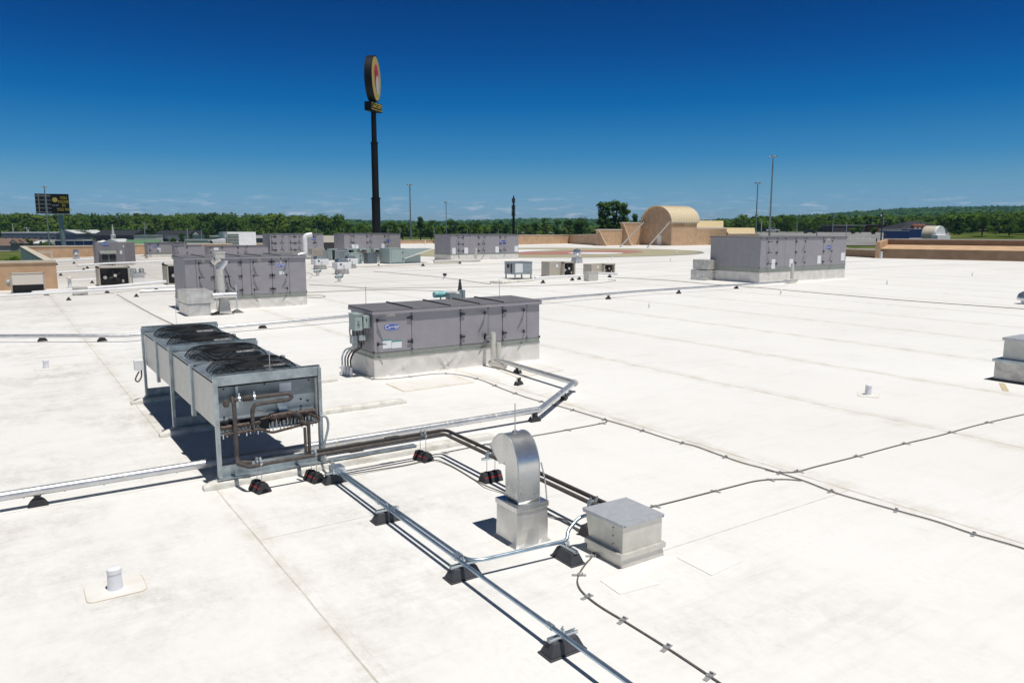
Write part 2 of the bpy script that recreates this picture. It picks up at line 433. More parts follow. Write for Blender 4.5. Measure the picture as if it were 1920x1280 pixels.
# ================================================================= SETTING
# terrain: one sheet to the horizon, hills where the photo shows them
def sstep(a, b, x):
    t = np.clip((x-a)/(b-a), 0, 1); return t*t*(3-2*t)
def terrain_z(px, D):
    z = -8.0+0*D
    z = z+6.5*sstep(110, 300, D)*sstep(540, 700, px)*(1-sstep(700, 1500, D))+3.5*sstep(150, 350, D)*sstep(1300, 1420, px)*(1-sstep(700, 1500, D))+5.5*sstep(260, 430, D)*(1-sstep(540, 700, px))
    z = z+5.7*sstep(400, 760, D)*(1-sstep(520, 660, px))*(1+.10*np.sin(px/47.0)+.06*np.sin(px/19.0)-.35*np.exp(-((px-98)/22.0)**2))
    z = z+sstep(700, 2300, D)*(21+8*np.exp(-((px-1030)/130.0)**2)+4*np.exp(-((px-620)/120.0)**2))
    z = z+sstep(500, 2600, D)*(sstep(1230, 1780, px)*39)+sstep(420, 900, D)*sstep(1500, 1900, px)*7
    z = z-55*sstep(3000, 5200, D)
    return z
PXS = np.linspace(-260, 2200, 165); DS = np.concatenate([[25, 60, 100, 160, 230, 300], np.linspace(360, 3200, 90), np.linspace(3400, 4700, 6)])
def polar(px, D):
    t = (px-960)/1435.4
    return D*math.sin(HEAD)+D*t*math.cos(HEAD), D*math.cos(HEAD)-D*t*math.sin(HEAD)
vs = []
for D in DS:
    for px in PXS:
        x, y = polar(px, D); vs.append((x, y, float(terrain_z(px, np.array(D)))-.02))
nx = len(PXS); g = MB()
g.add(vs, [(i*nx+j, i*nx+j+1, (i+1)*nx+j+1, (i+1)*nx+j) for i in range(len(DS)-1) for j in range(nx-1)])
# the same sheet carries on flat around and behind the viewer
g.build('terrain', 'grass'); ter = bpy.data.objects['terrain']; setting(ter)
g = MB(); g.add([(-4900, -4900, -8.6), (4900, -4900, -8.6), (4900, 4900, -8.6), (-4900, 4900, -8.6)], [(0, 1, 2, 3)])
setting(g.build('ground', 'grass'))

# roof outline, following the parapets
pl = {}
BL = [Vector((2.2, 46.72, 0)), at(45, 486), at(178, 481), at(259, 477.5), at(500, 468.5), at(755, 457), at(813, 456.3)]
BR = [at(880, 461), at(973, 458.6), at(1067, 456.6), at(1121, 460.3), at(1167, 461), at(1204, 462.4)]
RT = [at(1258, 463.2), at(1303, 464.3), at(1350, 463.5), at(1500, 470), at(1583, 480.3), at(1650, 484), at(1920, 490.3), at(2250, 498)]
outline = BL+BR[:3]+[Vector((onY(1121, 460, 113.3).x, 113.4, 0)), Vector((118, 113.4, 0)), Vector((118, 88, 0))]+RT[3:]+[Vector((95, -30, 0)), Vector((-30, -30, 0)), Vector((-30, 46.72, 0))]
r_ = MB(); n = len(outline)
r_.add([(p.x, p.y, 0) for p in outline]+[(p.x, p.y, -.4) for p in outline],
       [tuple(range(n-1, -1, -1)), tuple(range(n, 2*n))]+[(i, (i+1) % n, n+(i+1) % n, n+i) for i in range(n)])
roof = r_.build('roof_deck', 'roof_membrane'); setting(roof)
# fix polygon orientation (normals up)
bm = bmesh.new(); bm.from_mesh(roof.data); bmesh.ops.recalc_face_normals(bm, faces=bm.faces); bmesh.ops.triangulate(bm, faces=[f for f in bm.faces if len(f.verts) > 4]); bm.to_mesh(roof.data); bm.free()
b_ = MB()
ins = [(p.x*.998, p.y*.998) for p in outline]
b_.add([(x, y, -.42) for x, y in ins]+[(x, y, -8.5) for x, y in ins], [(i, (i+1) % n, n+(i+1) % n, n+i) for i in range(n)])
tag(b_.build('store_building', 'white_wall'), 'pale outer walls of the big store carrying the white roof', 'building')

# parking lots and roads
def lot(name, pix, m='asphalt', z=-7.94):
    q = [at(x, y, z) for x, y in pix]; o = MB(); k = len(q)
    o.add([(p.x, p.y, z) for p in q]+[(p.x, p.y, z-.15) for p in q], [tuple(range(k)), tuple(range(2*k-1, k-1, -1))]+[(i, i+k, (i+1) % k+k, (i+1) % k) for i in range(k)])
    return setting(o.build(name, m))
def draped(name, px0, px1, D0, D1, m='asphalt', lift=.08, nx_=30, ny=24):
    o = MB(); vs = []
    for D in np.linspace(D0, D1, ny):
        for px in np.linspace(px0, px1, nx_): x, y = polar(px, D); vs.append((x, y, float(terrain_z(px, np.array(float(D))))+lift))
    o.add(vs, [(i*nx_+j, i*nx_+j+1, (i+1)*nx_+j+1, (i+1)*nx_+j) for i in range(ny-1) for j in range(nx_-1)])
    return setting(o.build(name, m))
draped('parking_lot', 1405, 1780, 236, 322)
draped('parking_lot', 1405, 1660, 130, 226)
draped('street', 1300, 1700, 335, 352)
draped('street', 700, 1000, 235, 275)
draped('road', -200, 150, 325, 350)
draped('yard', -60, 330, 385, 440)
lp = MB()
for D0, D1 in ((262, 267), ):
    for i in range(18):
        px = 1560+i*12
        q = []
        for D, w in ((D0, -.07), (D0, .07), (D1, .07), (D1, -.07)): x, y = polar(px, D); q.append((x+w*math.cos(HEAD), y-w*math.sin(HEAD), float(terrain_z(px, np.array(float(D))))+.10))
        lp.add(q, [(0, 1, 2, 3)])
setting(lp.build('parking_lines', 'road_paint'))

# ================================================================= ROOF EQUIPMENT
def screws(mb, x, y, z0, z1, n):
    for i in range(n): mb.box((x, y, z0+(z1-z0)*(i+.5)/n), (.011, .006, .011))
def logo(parent, x, y, z, w, small=False):
    e_ = MB(); h = w*.42
    e_.add([(x+w/2*math.cos(t*math.pi/16), y, z+h/2*math.sin(t*math.pi/16)) for t in range(32)]+[(x+w/2*math.cos(t*math.pi/16), y+.01, z+h/2*math.sin(t*math.pi/16)) for t in range(32)],
           [tuple(range(32)), tuple(range(63, 31, -1))]+[(i, i+32, (i+1) % 32+32, (i+1) % 32) for i in range(32)])
    o = e_.build('logo_badge', 'logo_blue', parent)
    rg = MB(); pts = [(x+w*.455*math.cos(t*math.pi/16), y-.001, z+h*.42*math.sin(t*math.pi/16)) for t in range(33)]
    if not small:
        rg.tube(pts, .0022, 4); rg.build('badge_ring', 'label_white', o)
    text_mesh('Carrier', w*.30, 'label_white', o, Matrix.Translation((x, y-.003, z+w*.01)) @ FRONT, 'badge_lettering', shear=.25, extrude=.001, bold=w*.002)
def handle(door, x, y, z, s, k=1.0):
    """lever latch: plate with an arm reaching out and away from the door edge; s=+1 arm to the right"""
    h = MB(); h.box((x, y-.012, z-.004*k), (.028*k, .024, .055*k))
    h.hexa([(x, y-.055*k, z-.007*k), (x+s*.115*k, y-.10*k, z-.005*k), (x+s*.115*k, y-.088*k, z-.005*k), (x, y-.02, z-.007*k)][::s],
           [(x, y-.055*k, z+.010*k), (x+s*.115*k, y-.10*k, z+.007*k), (x+s*.115*k, y-.088*k, z+.007*k), (x, y-.02, z+.010*k)][::s])
    h.build('handle', 'black_plastic', door)
def hinge(door, x, y, z, s, k=1.0):
    h = MB(); h.box((x, y-.014, z), (.022*k, .028, .075*k)); h.box((x-s*.045*k, y-.018, z), (.075*k, .03, .026*k))
    h.build('hinge', 'black_plastic', door)
def air_handler(label, loc, Wd, D, z0, zr, z1, panels, logo_at=None, stickers=(), ribs=(), k=1.0, curb='membrane', group='grey air handling units on the roof', far=False, lid=.06):
    """loc = front left corner on the roof; front faces -Y. z0 curb top, zr base rail top, z1 roof underside.
       panels: list of (x0,x1,kind) kind 'p' panel, 'l' door latched on the left, 'r' latched on the right"""
    t = thing('air_handling_unit', label, 'air conditioner', loc, 0, group)
    c = MB(); cs_ = .035 if not far else .25; nx_ = max(6, int(Wd/cs_)); n_ = []
    # wrapped curb: gently wrinkled sheet, bottom flaring onto the roof
    fr_ = random.Random(int(Wd*100)); folds = [(fr_.uniform(0, 2*(Wd+D)), fr_.uniform(-.9, .9), fr_.uniform(.018, .045), fr_.uniform(.03, .065)) for _ in range(int((Wd+D)*2.2))]
    def wr(u, s):
        v = .006*math.sin(u*7.3+s*2)+.004*math.sin(u*17+s*5)
        for a_, b__, h_, w__ in folds:
            q_ = (u-a_-b__*(s-.5)*1.2)/w__
            if abs(q_) < 3: v += h_*math.exp(-q_*q_)
        return v
    per = []
    for i in range(nx_+1): per.append((Wd*i/nx_, 0, 0, -1))
    ny = max(4, int(D/cs_))
    for i in range(1, ny+1): per.append((Wd, D*i/ny, 1, 0))
    for i in range(1, nx_+1): per.append((Wd*(1-i/nx_), D, 0, 1))
    for i in range(1, ny): per.append((0, D*(1-i/ny), -1, 0))
    m_ = len(per); lev = [(0, .06), (.04, .022), (.12, .012), (.22, .008), (.34, .006), (.46, .006), (.58, .005), (.7, .004), (.82, .003), (.92, .002), (1, .0)]
    for fz, off in lev:
        for j, (x, y, nx2, ny2) in enumerate(per):
            u = j*cs_
            w_ = wr(u, fz)*max(0, 1-abs(fz-.45)*1.75) if fz > .03 else 0
            o_ = off+max(-.005, w_)
            n_.append((x+nx2*o_, y+ny2*o_, z0*fz+.002))
    fs = []
    for i in range(len(lev)-1):
        for j in range(m_): fs.append((i*m_+j, i*m_+(j+1) % m_, (i+1)*m_+(j+1) % m_, (i+1)*m_+j))
    c.add(n_, fs); c.build('curb', curb, t, smooth=True)
    f = MB(); f.bx(-.012, -.012, z0-.01, Wd+.012, D+.012, z0+.018); f.bx(.0, .0, z0+.018, Wd, D, zr)
    for x0, x1, kd in panels:
        if not far:
            for q in range(3): f.box((x0+.02, -.002, z0+.04+q*.035), (.012, .006, .012))
    f.build('base_rail', 'unit_base', t)
    b = MB(); b.bx(.012, .012, zr, Wd-.012, D-.012, z1); b.build('cabinet', 'unit_paint', t)
    lm = MB(); cam_ = .035
    lm.hexa([(-.03, -.05, z1), (Wd+.03, -.05, z1), (Wd+.03, D+.05, z1), (-.03, D+.05, z1)],
            [(-.03, -.05, z1+lid*.6), (Wd+.03, -.05, z1+lid*.6), (Wd+.03, D+.05, z1+lid), (-.03, D+.05, z1+lid)])
    lm.build('roof_panel', 'unit_roof', t, bevel=0 if far else .004)
    if not far:
        fl = MB(); fl.bx(-.034, -.055, z1-.055, Wd+.034, -.05, z1+.004); fl.bx(-.036, -.053, z1-.05, -.03, D+.05, z1+.004)
        fl.build('drip_edge', 'unit_paint', t)
    for rx in ribs:
        r2 = MB(); r2.hexa([(rx-.02, -.052, z1+lid*.6), (rx+.02, -.052, z1+lid*.6), (rx+.02, D+.02, z1+lid), (rx-.02, D+.02, z1+lid)],
                           [(rx-.012, -.052, z1+lid*.6+.022), (rx+.012, -.052, z1+lid*.6+.022), (rx+.012, D+.02, z1+lid+.03), (rx-.012, D+.02, z1+lid+.03)])
        r2.build('roof_rib', 'unit_roof' if far else 'seam_dark', t)
    H = z1-zr; nh = 2 if H < 1.1 else 3
    for i, (x0, x1, kd) in enumerate(panels):
        if kd == 'p':
            p_ = MB(); p_.bx(x0+.006, -.004, zr+.012, x1-.006, .014, z1-.02)
            if not far: screws(p_, x0+.03, -.006, zr+.05, z1-.08, 9); screws(p_, x1-.03, -.006, zr+.05, z1-.08, 9)
            p_.build('side_panel', 'unit_paint', t)
        else:
            p_ = MB(); p_.bx(x0+.008, -.010, zr+.012, x1-.008, .014, z1-.02)
            dr = p_.build('door', 'unit_paint', t, bevel=0 if far else .003)
            s = 1 if kd == 'l' else -1; xh = x0+.07*k if s > 0 else x1-.07*k; xg = x1 if s > 0 else x0
            zs = [zr+H*(.80 if nh == 2 else .86), zr+H*(.22 if nh == 2 else .13)]
            if nh == 3: zs.insert(1, zr+H*.50)
            for z in zs: handle(dr, xh, -.010, z, s, k)
            for z in zs: hinge(dr, xg, -.010, z, s, k)
        if i:
            sm = MB(); sm.bx(x0-.005, -.001, zr+.005, x0+.005, .013, z1-.005); 
            if not far: sm.box((x0, -.008, z1-.05), (.05, .03, .06)); sm.box((x0, -.008, zr+.02), (.045, .03, .03))
            else: sm.box((x0, -.008, z1-.06), (.08*k/1.6, .02, .07))
            sm.build('seam_strip', 'seam_dark', t)
    ce = MB()
    for x in (.0, Wd): ce.box((x, -.0, zr+.02), (.035, .035, .05)); ce.box((x, -.0, z1-.04), (.035, .035, .06))
    ce.build('corner_cap', 'seam_dark', t)
    if logo_at: logo(t, logo_at[0], -.013, logo_at[1], logo_at[2], far)
    for q in stickers:
        x, z, w, h, m_ = q; s_ = MB(); s_.bx(x-w/2, -.0135, z-h/2, x+w/2, -.009, z+h/2); st = s_.build('label_sheet', m_, t)
        if m_ == 'label_white' and not far and w > .15:
            s2 = MB(); s2.bx(x-w/2, -.0150, z+h/2-.025, x+w/2, -.0120, z+h/2); s2.build('label_band', 'label_teal', st)
    return t

# --- the near unit (A)
A0 = Vector((6.33, 14.60, 0))
def ax(px): return onY(px, 640, 14.60).x-A0.x
PA = [ax(p) for p in (702.5, 772, 863.5, 915, 942, 987, 1011)]; WA = PA[-1]; PA[0] = 0
uA = air_handler('low grey air handler with blue oval badge beside the large fan condenser', A0, WA, 1.22, .42, .53, 1.40,
    [(PA[0], PA[1], 'l'), (PA[1], PA[2], 'p'), (PA[2], PA[3], 'r'), (PA[3], PA[4], 'p'), (PA[4], PA[5], 'r'), (PA[5], PA[6], 'p')],
    logo_at=(.42, 1.06, .36), stickers=[(.30, .71, .20, .19, 'label_white'), (.525, .685, .23, .16, 'label_white'), (.40, 1.335, .20, .09, 'label_cream'), (PA[2]+.36, 1.365, .13, .05, 'label_cream'), (PA[4]+.33, 1.365, .12, .05, 'label_cream')],
    ribs=(PA[1]+.0, PA[1]+.93, PA[2]+.48, PA[4]+.0), lid=.055, k=1.25)
rp_ = MB()
for q in range(14): rp_.box((.0-.034, .06+q*.12, 1.375), (.008, .012, .012))
rp_.build('rivet_row', 'steel_rod', uA)
# electrical boxes on its end wall
eb = thing('electrical_box', 'large pale teal electrical enclosure on the end of the low air handler', 'electrical box', (A0.x-.06, A0.y+.62, 0))
m_ = MB(); m_.bx(-.29, -.50, 1.02, -.125, -.17, 1.36); m_.build('enclosure', 'box_teal', eb, bevel=.008)
m_ = MB(); m_.bx(-.30, -.515, 1.352, -.12, -.16, 1.37); m_.build('lid', 'box_teal', eb)
m_ = MB(); m_.lathe((-.21, -.515, 1.20), [(.0, 0), (.02, 0), (.02, .012), (0, .012)], 10); m_.bx(-.24, -.512, 1.12, -.18, -.499, 1.15); m_.build('latch', 'galv_dark', eb)
eb2 = thing('electrical_box', 'slim pale teal box between the big enclosure and the unit door', 'electrical box', (A0.x-.04, A0.y+.14, 0))
m_ = MB(); m_.bx(-.125, -.04, 1.06, .02, .12, 1.32); m_.build('enclosure', 'box_teal', eb2, bevel=.006)
m_ = MB(); m_.bx(-.07, -.046, 1.2, -.05, -.039, 1.27); m_.build('label_sheet', 'seam_dark', eb2)
eb3 = thing('junction_box', 'small grey conduit box hanging under the teal enclosures, nearer the roof edge', 'electrical box', (A0.x-.33, A0.y+.27, 0))
m_ = MB(); m_.bx(-.06, -.07, .74, .06, .07, .91); m_.build('enclosure', 'box_grey', eb3, bevel=.005)
eb4 = thing('junction_box', 'small grey conduit box under the teal enclosures, nearer the unit', 'electrical box', (A0.x-.18, A0.y+.22, 0))
m_ = MB(); m_.bx(-.07, -.07, .80, .07, .07, .92); m_.build('enclosure', 'box_grey', eb4, bevel=.005)
wl = ['outermost grey conduit rising from the roof beside the low air handler', 'second conduit of the row beside the low air handler',
      'third conduit of the row beside the low air handler', 'innermost dark conduit rising beside the low air handler']
for i in range(4):
    pb_ = at((642.5, 648, 653, 658.5)[i], (700, 702.5, 704, 705.5)[i]); x0, y0 = pb_.x, pb_.y
    t = thing('flexible_conduit', wl[i], 'conduit', (0, 0, 0), 0, 'conduits feeding the low air handler')
    pts = smooth_path([(x0, y0, .0), (x0, y0, .22), (x0+.01, y0+.01, .38), (x0+.08, y0-.02, .52), (A0.x-.34+i*.055, A0.y+.30-i*.02, .66), (A0.x-.32+i*.05, A0.y+.27, .80)], 6)
    m_ = MB(); m_.tube(pts, .020, 8); m_.build('conduit', ('box_grey', 'box_grey', 'cable_grey', 'black_plastic')[i], t, smooth=True)
    m_ = MB(); m_.cyl((x0, y0, 0), (x0, y0, .14), .032, 12); m_.cyl((x0, y0, .14), (x0, y0, .20), .026, 12); m_.build('roof_boot', 'white_plastic', t, smooth=True)
cb = MB()
for i in range(12):
    xa = A0.x-.34+rnd.random()*.26; ya = A0.y+.20+.3*rnd.random(); xb = A0.x-.30+rnd.random()*.26; yb = A0.y+.18+.8*rnd.random(); lo = .66+.2*rnd.random()
    cb.tube(smooth_path([(xa, ya, 1.04), (xa+.01, ya+.02, (lo+1.0)/2), ((xa+xb)/2, (ya+yb)/2, lo), (xb, yb-.02, (lo+1.0)/2), (xb, yb, 1.02)], 5), .009, 6)
tag(cb.build('cable_bundle', 'cable_grey', None, True), 'tangle of grey cables looping under the teal enclosures', 'cables')

# --- unit B (middle distance, left)
B0 = Vector((5.73, 30.6, 0))
def bx_(px): return onY(px, 530, B0.y).x-B0.x
PB = [bx_(p) for p in (351, 369, 402, 418, 454, 471, 511, 543, 574.5)]; PB[0] = 0
uB = air_handler('tall grey air handler with a pale exhaust flue standing in front', B0, PB[-1], 2.25, .40, .55, 2.02,
    [(PB[0], PB[1], 'p'), (PB[1], PB[2], 'l'), (PB[2], PB[3], 'p'), (PB[3], PB[4], 'l'), (PB[4], PB[5], 'p'), (PB[5], PB[6], 'l'), (PB[6], PB[7], 'r'), (PB[7], PB[8], 'p')],
    logo_at=(bx_(527.5), 1.68, .36), stickers=[(bx_(529), 1.38, .20, .17, 'label_white'), (bx_(528), 1.86, .06, .28, 'label_cream'), (bx_(383), 1.90, .12, .16, 'label_cream'), (bx_(488), 1.90, .09, .14, 'label_cream'), (bx_(527), 1.93, .2, .06, 'label_cream')],
    ribs=(bx_(385), bx_(452), bx_(490), bx_(527)), k=1.5)
# metal duct box at its left front corner
def zpx(P, py):
    D = P.x*math.sin(HEAD)+P.y*math.cos(HEAD); v = (640-py)/F_PX; return CAMH+D*(-math.sin(PITCH)+v*math.cos(PITCH))/(math.cos(PITCH)+v*math.sin(PITCH))
P = at(353, 593.5); w = onY(394, 560, P.y).x-P.x; h1_, h2_ = zpx(P, 571), zpx(P, 547); dp_ = B0.y-P.y-.02
t = thing('duct_box', 'stacked silver duct boxes at the front left corner of the tall air handler', 'duct', P)
m_ = MB(); m_.bx(0, 0, .0, w, dp_, h1_-.02); m_.build('lower_duct', 'silver_wrap', t, bevel=.01)
m_ = MB(); m_.bx(-.02, -.0, h1_, w+.14, dp_, h2_); m_.build('upper_duct', 'silver_wrap', t, bevel=.01)
m_ = MB(); m_.bx(-.03, -.02, h1_-.02, w+.02, dp_, h1_); m_.build('joint_flange', 'galv_dark', t)
P = at(417, 589.5); FL = P
zz = lambda y: zpx(P, y)
t = thing('exhaust_flue', 'pale metal flue pipe with a square cap in front of the tall air handler', 'flue', P)
m_ = MB(); m_.cyl((0, 0, zz(551)), (-.02, 0, zz(504)), .155, 20, .125); m_.build('riser', 'pale_metal', t, smooth=True)
m_ = MB(); m_.tube([(-.02, 0, zz(506)), (.0, 0, zz(503)), (.17, 0, zz(492)), (.19, 0, zz(488))], .125, 16); m_.build('elbow', 'jacket', t, smooth=True)
m_ = MB(); m_.tube([(-.20, .1, zz(494)), (-.10, .05, zz(488)), (.04, 0, zz(484))], .12, 16); m_.build('elbow', 'pale_metal', t, smooth=True)
m_ = MB(); m_.bx(-.16, -.14, zz(484), .18, .2, zz(474)); m_.bx(-.18, -.16, zz(474), .20, .22, zz(472.6)); m_.build('cap', 'pale_metal', t, bevel=.006)
m_ = MB(); m_.cyl((-.28, -.22, zz(553)), (.46, -.22, zz(553)), .095, 20); m_.build('cross_pipe', 'jacket', t, smooth=True)
m_ = MB(); m_.cyl((-.36, -.22, zz(553)), (-.16, -.22, zz(553)), .108, 20); m_.build('pipe_collar', 'jacket', t, smooth=True)
m_ = MB(); m_.frus((.08, 0), (.42, .34), (.26, .2), .05, zz(559)); m_.build('base_shroud', 'wrap_grey', t)
def strut_stand(label, loc, h):
    t = thing('strut_stand', label, 'pipe stand', loc, 0, 'strut posts on black pyramid feet')
    m_ = MB(); m_.box((0, 0, h/2+.05), (.042, .042, h)); m_.build('post', 'bright_strut', t)
    m_ = MB(); m_.frus((0, 0), (.42, .36), (.10, .10), 0.002, .12); m_.build('foot', 'black_plastic', t, bevel=.01)
    return t
s1 = strut_stand('strut post on black foot left of the flue base', (at(408, 590).x, at(408, 590).y, 0), .62)
s2 = strut_stand('tall strut post on black foot right of the flue base', (at(445, 586).x, at(445, 586).y, 0), 1.0)
m_ = MB(); m_.tube(smooth_path([(bx_(428)+B0.x, B0.y-.1, 1.35), (bx_(428)+B0.x, B0.y-.2, 1.1), (bx_(426)+B0.x, B0.y-.5, .95), (bx_(430)+B0.x, B0.y-.6, .86), (bx_(438)+B0.x, B0.y-.6, .72)], 5), .022, 8)
tag(m_.build('drain_hose', 'black_plastic', None, True), 'short black hose curling beside the pale flue', 'hose')

# --- unit D (right, big)
D0 = at(1423, 531)
def dx_(px): return onY(px, 490, D0.y).x-D0.x
PD = [dx_(p) for p in (1424, 1436, 1456, 1471, 1490, 1510, 1542, 1560, 1585.5)]; PD[0] = 0; PD[-1] = 8.45
air_handler('largest grey air handler with smooth dark end wall, at the right', D0, 8.45, onY(1333, 500, 1).x and 3.75, .62, .88, 2.62,
    [(PD[0], PD[1], 'p'), (PD[1], PD[2], 'l'), (PD[2], PD[3], 'p'), (PD[3], PD[4], 'p'), (PD[4], PD[5], 'r'), (PD[5], PD[6], 'p'), (PD[6], PD[7], 'r'), (PD[7], PD[8], 'p')],
    logo_at=(dx_(1550)+.1, 1.98, .55), stickers=[(dx_(1450), 1.08, .34, .56, 'label_white'), (dx_(1483.5), 1.10, .36, .48, 'label_white'), (dx_(1535.5), 1.24, .36, .50, 'label_white'), (dx_(1579.5), 1.38, .40, .50, 'label_white'), (dx_(1551), 2.5, .34, .14, 'label_cream')],
    k=1.9, far=True)
t = thing('duct_box', 'silver duct box at the far corner of the largest air handler', 'duct', (D0.x-.2, D0.y+3.3, 0))
m_ = MB(); m_.bx(-.55, 0, 0, .3, 1.3, .62); m_.build('lower_duct', 'silver_wrap', t, bevel=.015)
m_ = MB(); m_.bx(-.5, 0, .66, .3, 1.2, 1.25); m_.build('upper_duct', 'wrap_grey', t, bevel=.01)
# --- unit E
E0 = at(845, 489.3)
def ex_(px): return onY(px, 465, E0.y).x-E0.x
PE = [ex_(p) for p in (846, 856, 869, 881, 896.5, 911, 937, 950, 972)]; PE[0] = 0
air_handler('long grey air handler behind the square condensing unit, in front of the tan parapet', E0, PE[-1], 3.35, .60, .72, 2.55,
    [(PE[0], PE[1], 'p'), (PE[1], PE[2], 'l'), (PE[2], PE[3], 'p'), (PE[3], PE[4], 'p'), (PE[4], PE[5], 'r'), (PE[5], PE[6], 'p'), (PE[6], PE[7], 'r'), (PE[7], PE[8], 'p')],
    logo_at=(ex_(943), 1.82, .75), stickers=[(ex_(851), .98, .40, .60, 'label_white'), (ex_(874), 1.0, .42, .60, 'label_white'), (ex_(932), 1.05, .42, .62, 'label_white'), (ex_(968), 1.08, .45, .62, 'label_white')],
    k=2.6, far=True)
# --- unit F
F0 = at(646, 478)
def fx_(px): return onY(px, 455, F0.y).x-F0.x
PF = [fx_(p) for p in (646, 655, 664, 687.5, 699, 721, 731, 751)]; PF[0] = 0
air_handler('grey air handler directly in front of the tall black sign column', F0, PF[-1], 3.4, .3, .42, 2.55,
    [(PF[0], PF[1], 'p'), (PF[1], PF[2], 'l'), (PF[2], PF[3], 'p'), (PF[3], PF[4], 'r'), (PF[4], PF[5], 'p'), (PF[5], PF[6], 'r'), (PF[6], PF[7], 'p')],
    logo_at=(fx_(728), 1.72, .75), stickers=[(fx_(662), .95, .42, .62, 'label_white'), (fx_(669), .92, .42, .6, 'label_white'), (fx_(718), 1.0, .42, .62, 'label_white')], k=2.8, far=True)
# --- unit G
G0 = at(507, 480)
def gx_(px): return onY(px, 460, G0.y).x-G0.x
PG = [gx_(p) for p in (507, 516, 534, 541, 553, 566, 588, 596, 607)]; PG[0] = 0
air_handler('grey air handler with white elbow pipe on its front, right of the white louvred unit', G0, PG[-1], 2.9, .25, .4, 2.55,
    [(PG[0], PG[1], 'l'), (PG[1], PG[2], 'r'), (PG[2], PG[3], 'p'), (PG[3], PG[4], 'l'), (PG[4], PG[5], 'r'), (PG[5], PG[6], 'p'), (PG[6], PG[7], 'r'), (PG[7], PG[8], 'p')],
    logo_at=(gx_(589), 1.95, .6), k=2.8, far=True)
# --- low units in the back left
I0 = at(278, 484)
air_handler('low grey air handler with blue oval badge beside the tan parapet at far left', I0, onY(350, 470, I0.y).x-I0.x, 2.2, .42, .55, 1.62,
    [(0, 1.1, 'l'), (1.1, 2.9, 'p'), (2.9, 4.0, 'l')], logo_at=(.75, 1.25, .55), stickers=[(1.15, .98, .32, .22, 'label_white'), (1.15, .75, .30, .14, 'label_white')], k=2.2, far=True)
I1 = at(330, 486)
air_handler('small plain grey air handler between the badge unit and the flue', I1, onY(378, 470, I1.y).x-I1.x, 2.0, .3, .42, 1.42,
    [(0, 1.2, 'l'), (1.2, 2.9, 'p')], k=1.8, far=True)
J0 = at(392, 483)
air_handler('low grey air handler seen just over the roof of the tall one', J0, onY(503, 470, J0.y).x-J0.x, 2.4, .2, .32, 1.22,
    [(0, 1.5, 'l'), (1.5, 3.1, 'p'), (3.1, 4.2, 'r'), (4.2, 6.4, 'p')], logo_at=None, stickers=[(.8, .95, .5, .28, 'label_white')], k=2.0, ribs=(1.6, 3.2, 4.7), far=True)

# --- packaged unit H with filter hood
H0 = at(182, 497.5)
t = thing('packaged_unit', 'dark grey packaged rooftop unit with a filter hood and ribbed right end', 'air conditioner', H0)
wH = onY(254, 480, H0.y).x-H0.x
m_ = MB(); m_.bx(0, 0, .2, wH*.74, 2.2, 1.98); m_.build('cabinet', 'unit_paint_dark', t)
m_ = MB(); m_.bx(wH*.74, 0.02, .2, wH, 2.2, 1.98)
for i in range(7): m_.box((wH*.74+(i+.5)*wH*.26/7, 0, 1.09), (.05, .05, 1.7))
m_.build('ribbed_end', 'unit_paint_dark', t)
m_ = MB(); m_.prism([(0, 1.25), (-.75, 1.05), (-.75, .98), (0, .98)], (wH*.08, 0, 0), 'x', wH*.42); m_.build('hood_top', 'unit_base', t)
m_ = MB(); m_.bx(wH*.10, -.62, .32, wH*.48, 0, 1.0); m_.build('filter_hood', 'galv_dark', t)
m_ = MB(); m_.bx(wH*.115, -.64, .38, wH*.275, -.62, .95); m_.bx(wH*.305, -.64, .38, wH*.465, -.62, .95); m_.build('filter', 'coil_dark', t)
m_ = MB(); m_.bx(-.05, -.05, 0, wH, 2.2, .2); m_.build('curb', 'wrap_grey', t)
logo(t, wH*.24, -.02, 1.82, .62, True)
m_ = MB(); m_.bx(wH*.60, -.012, .95, wH*.66, 0, 1.25); m_.bx(wH*.69, -.012, 1.55, wH*.72, 0, 1.7); m_.build('label_sheet', 'label_white', t)
for i in range(4):
    m_ = MB(); m_.prism([(0, .25), (-.5, .12), (-.5, .05), (0, .05)], (wH*(.52+.11*i), 0, 0), 'x', wH*.09); m_.build('duct_elbow', 'silver_wrap', t)

# --- white louvred unit
K0 = at(428, 471)
t = thing('louvred_unit', 'white unit with a big slatted louvre and a tilted intake at its left', 'air conditioner', K0)
m_ = MB(); m_.bx(0, 0, 0, 4.0, 5.2, 2.72); m_.build('cabinet', 'white_paint', t)
m_ = MB(); m_.bx(.02, -.03, .55, 1.55, .0, 2.45); m_.build('louvre_back', 'seam_dark', t)
m_ = MB()
for i in range(9): m_.box((.79, -.06, .66+i*.215), (1.5, .03, .10), rx=R(35))
m_.build('louvre_slats', 'box_teal', t)
m_ = MB(); m_.bx(2.2, -.03, .5, 3.5, 0, 1.8); m_.build('access_panel', 'white_paint', t, bevel=.01)
m_ = MB(); m_.hexa([(-1.6, .4, .1), (-.2, .4, .1), (-.2, 2.0, .1), (-1.6, 2, .1)], [(-2.3, .4, 1.5), (-.2, .4, 1.8), (-.2, 2, 1.8), (-2.3, 2, 1.5)]); m_.build('intake_duct', 'white_paint', t)
m_ = MB(); m_.hexa([(-1.65, .36, .1), (-1.45, .36, .1), (-1.45, .40, .1), (-1.65, .40, .1)], [(-2.4, .36, 1.55), (-2.1, .36, 1.55), (-2.1, .40, 1.55), (-2.4, .40, 1.55)]); m_.build('intake_edge', 'coil_dark', t)
for i, x in enumerate((.02, 1.4, 2.9, 3.98)):
    m_ = MB(); m_.cyl((x, .1, 2.72), (x, .1, 3.3), .012, 6); m_.build('air_terminal', 'steel_rod', t)

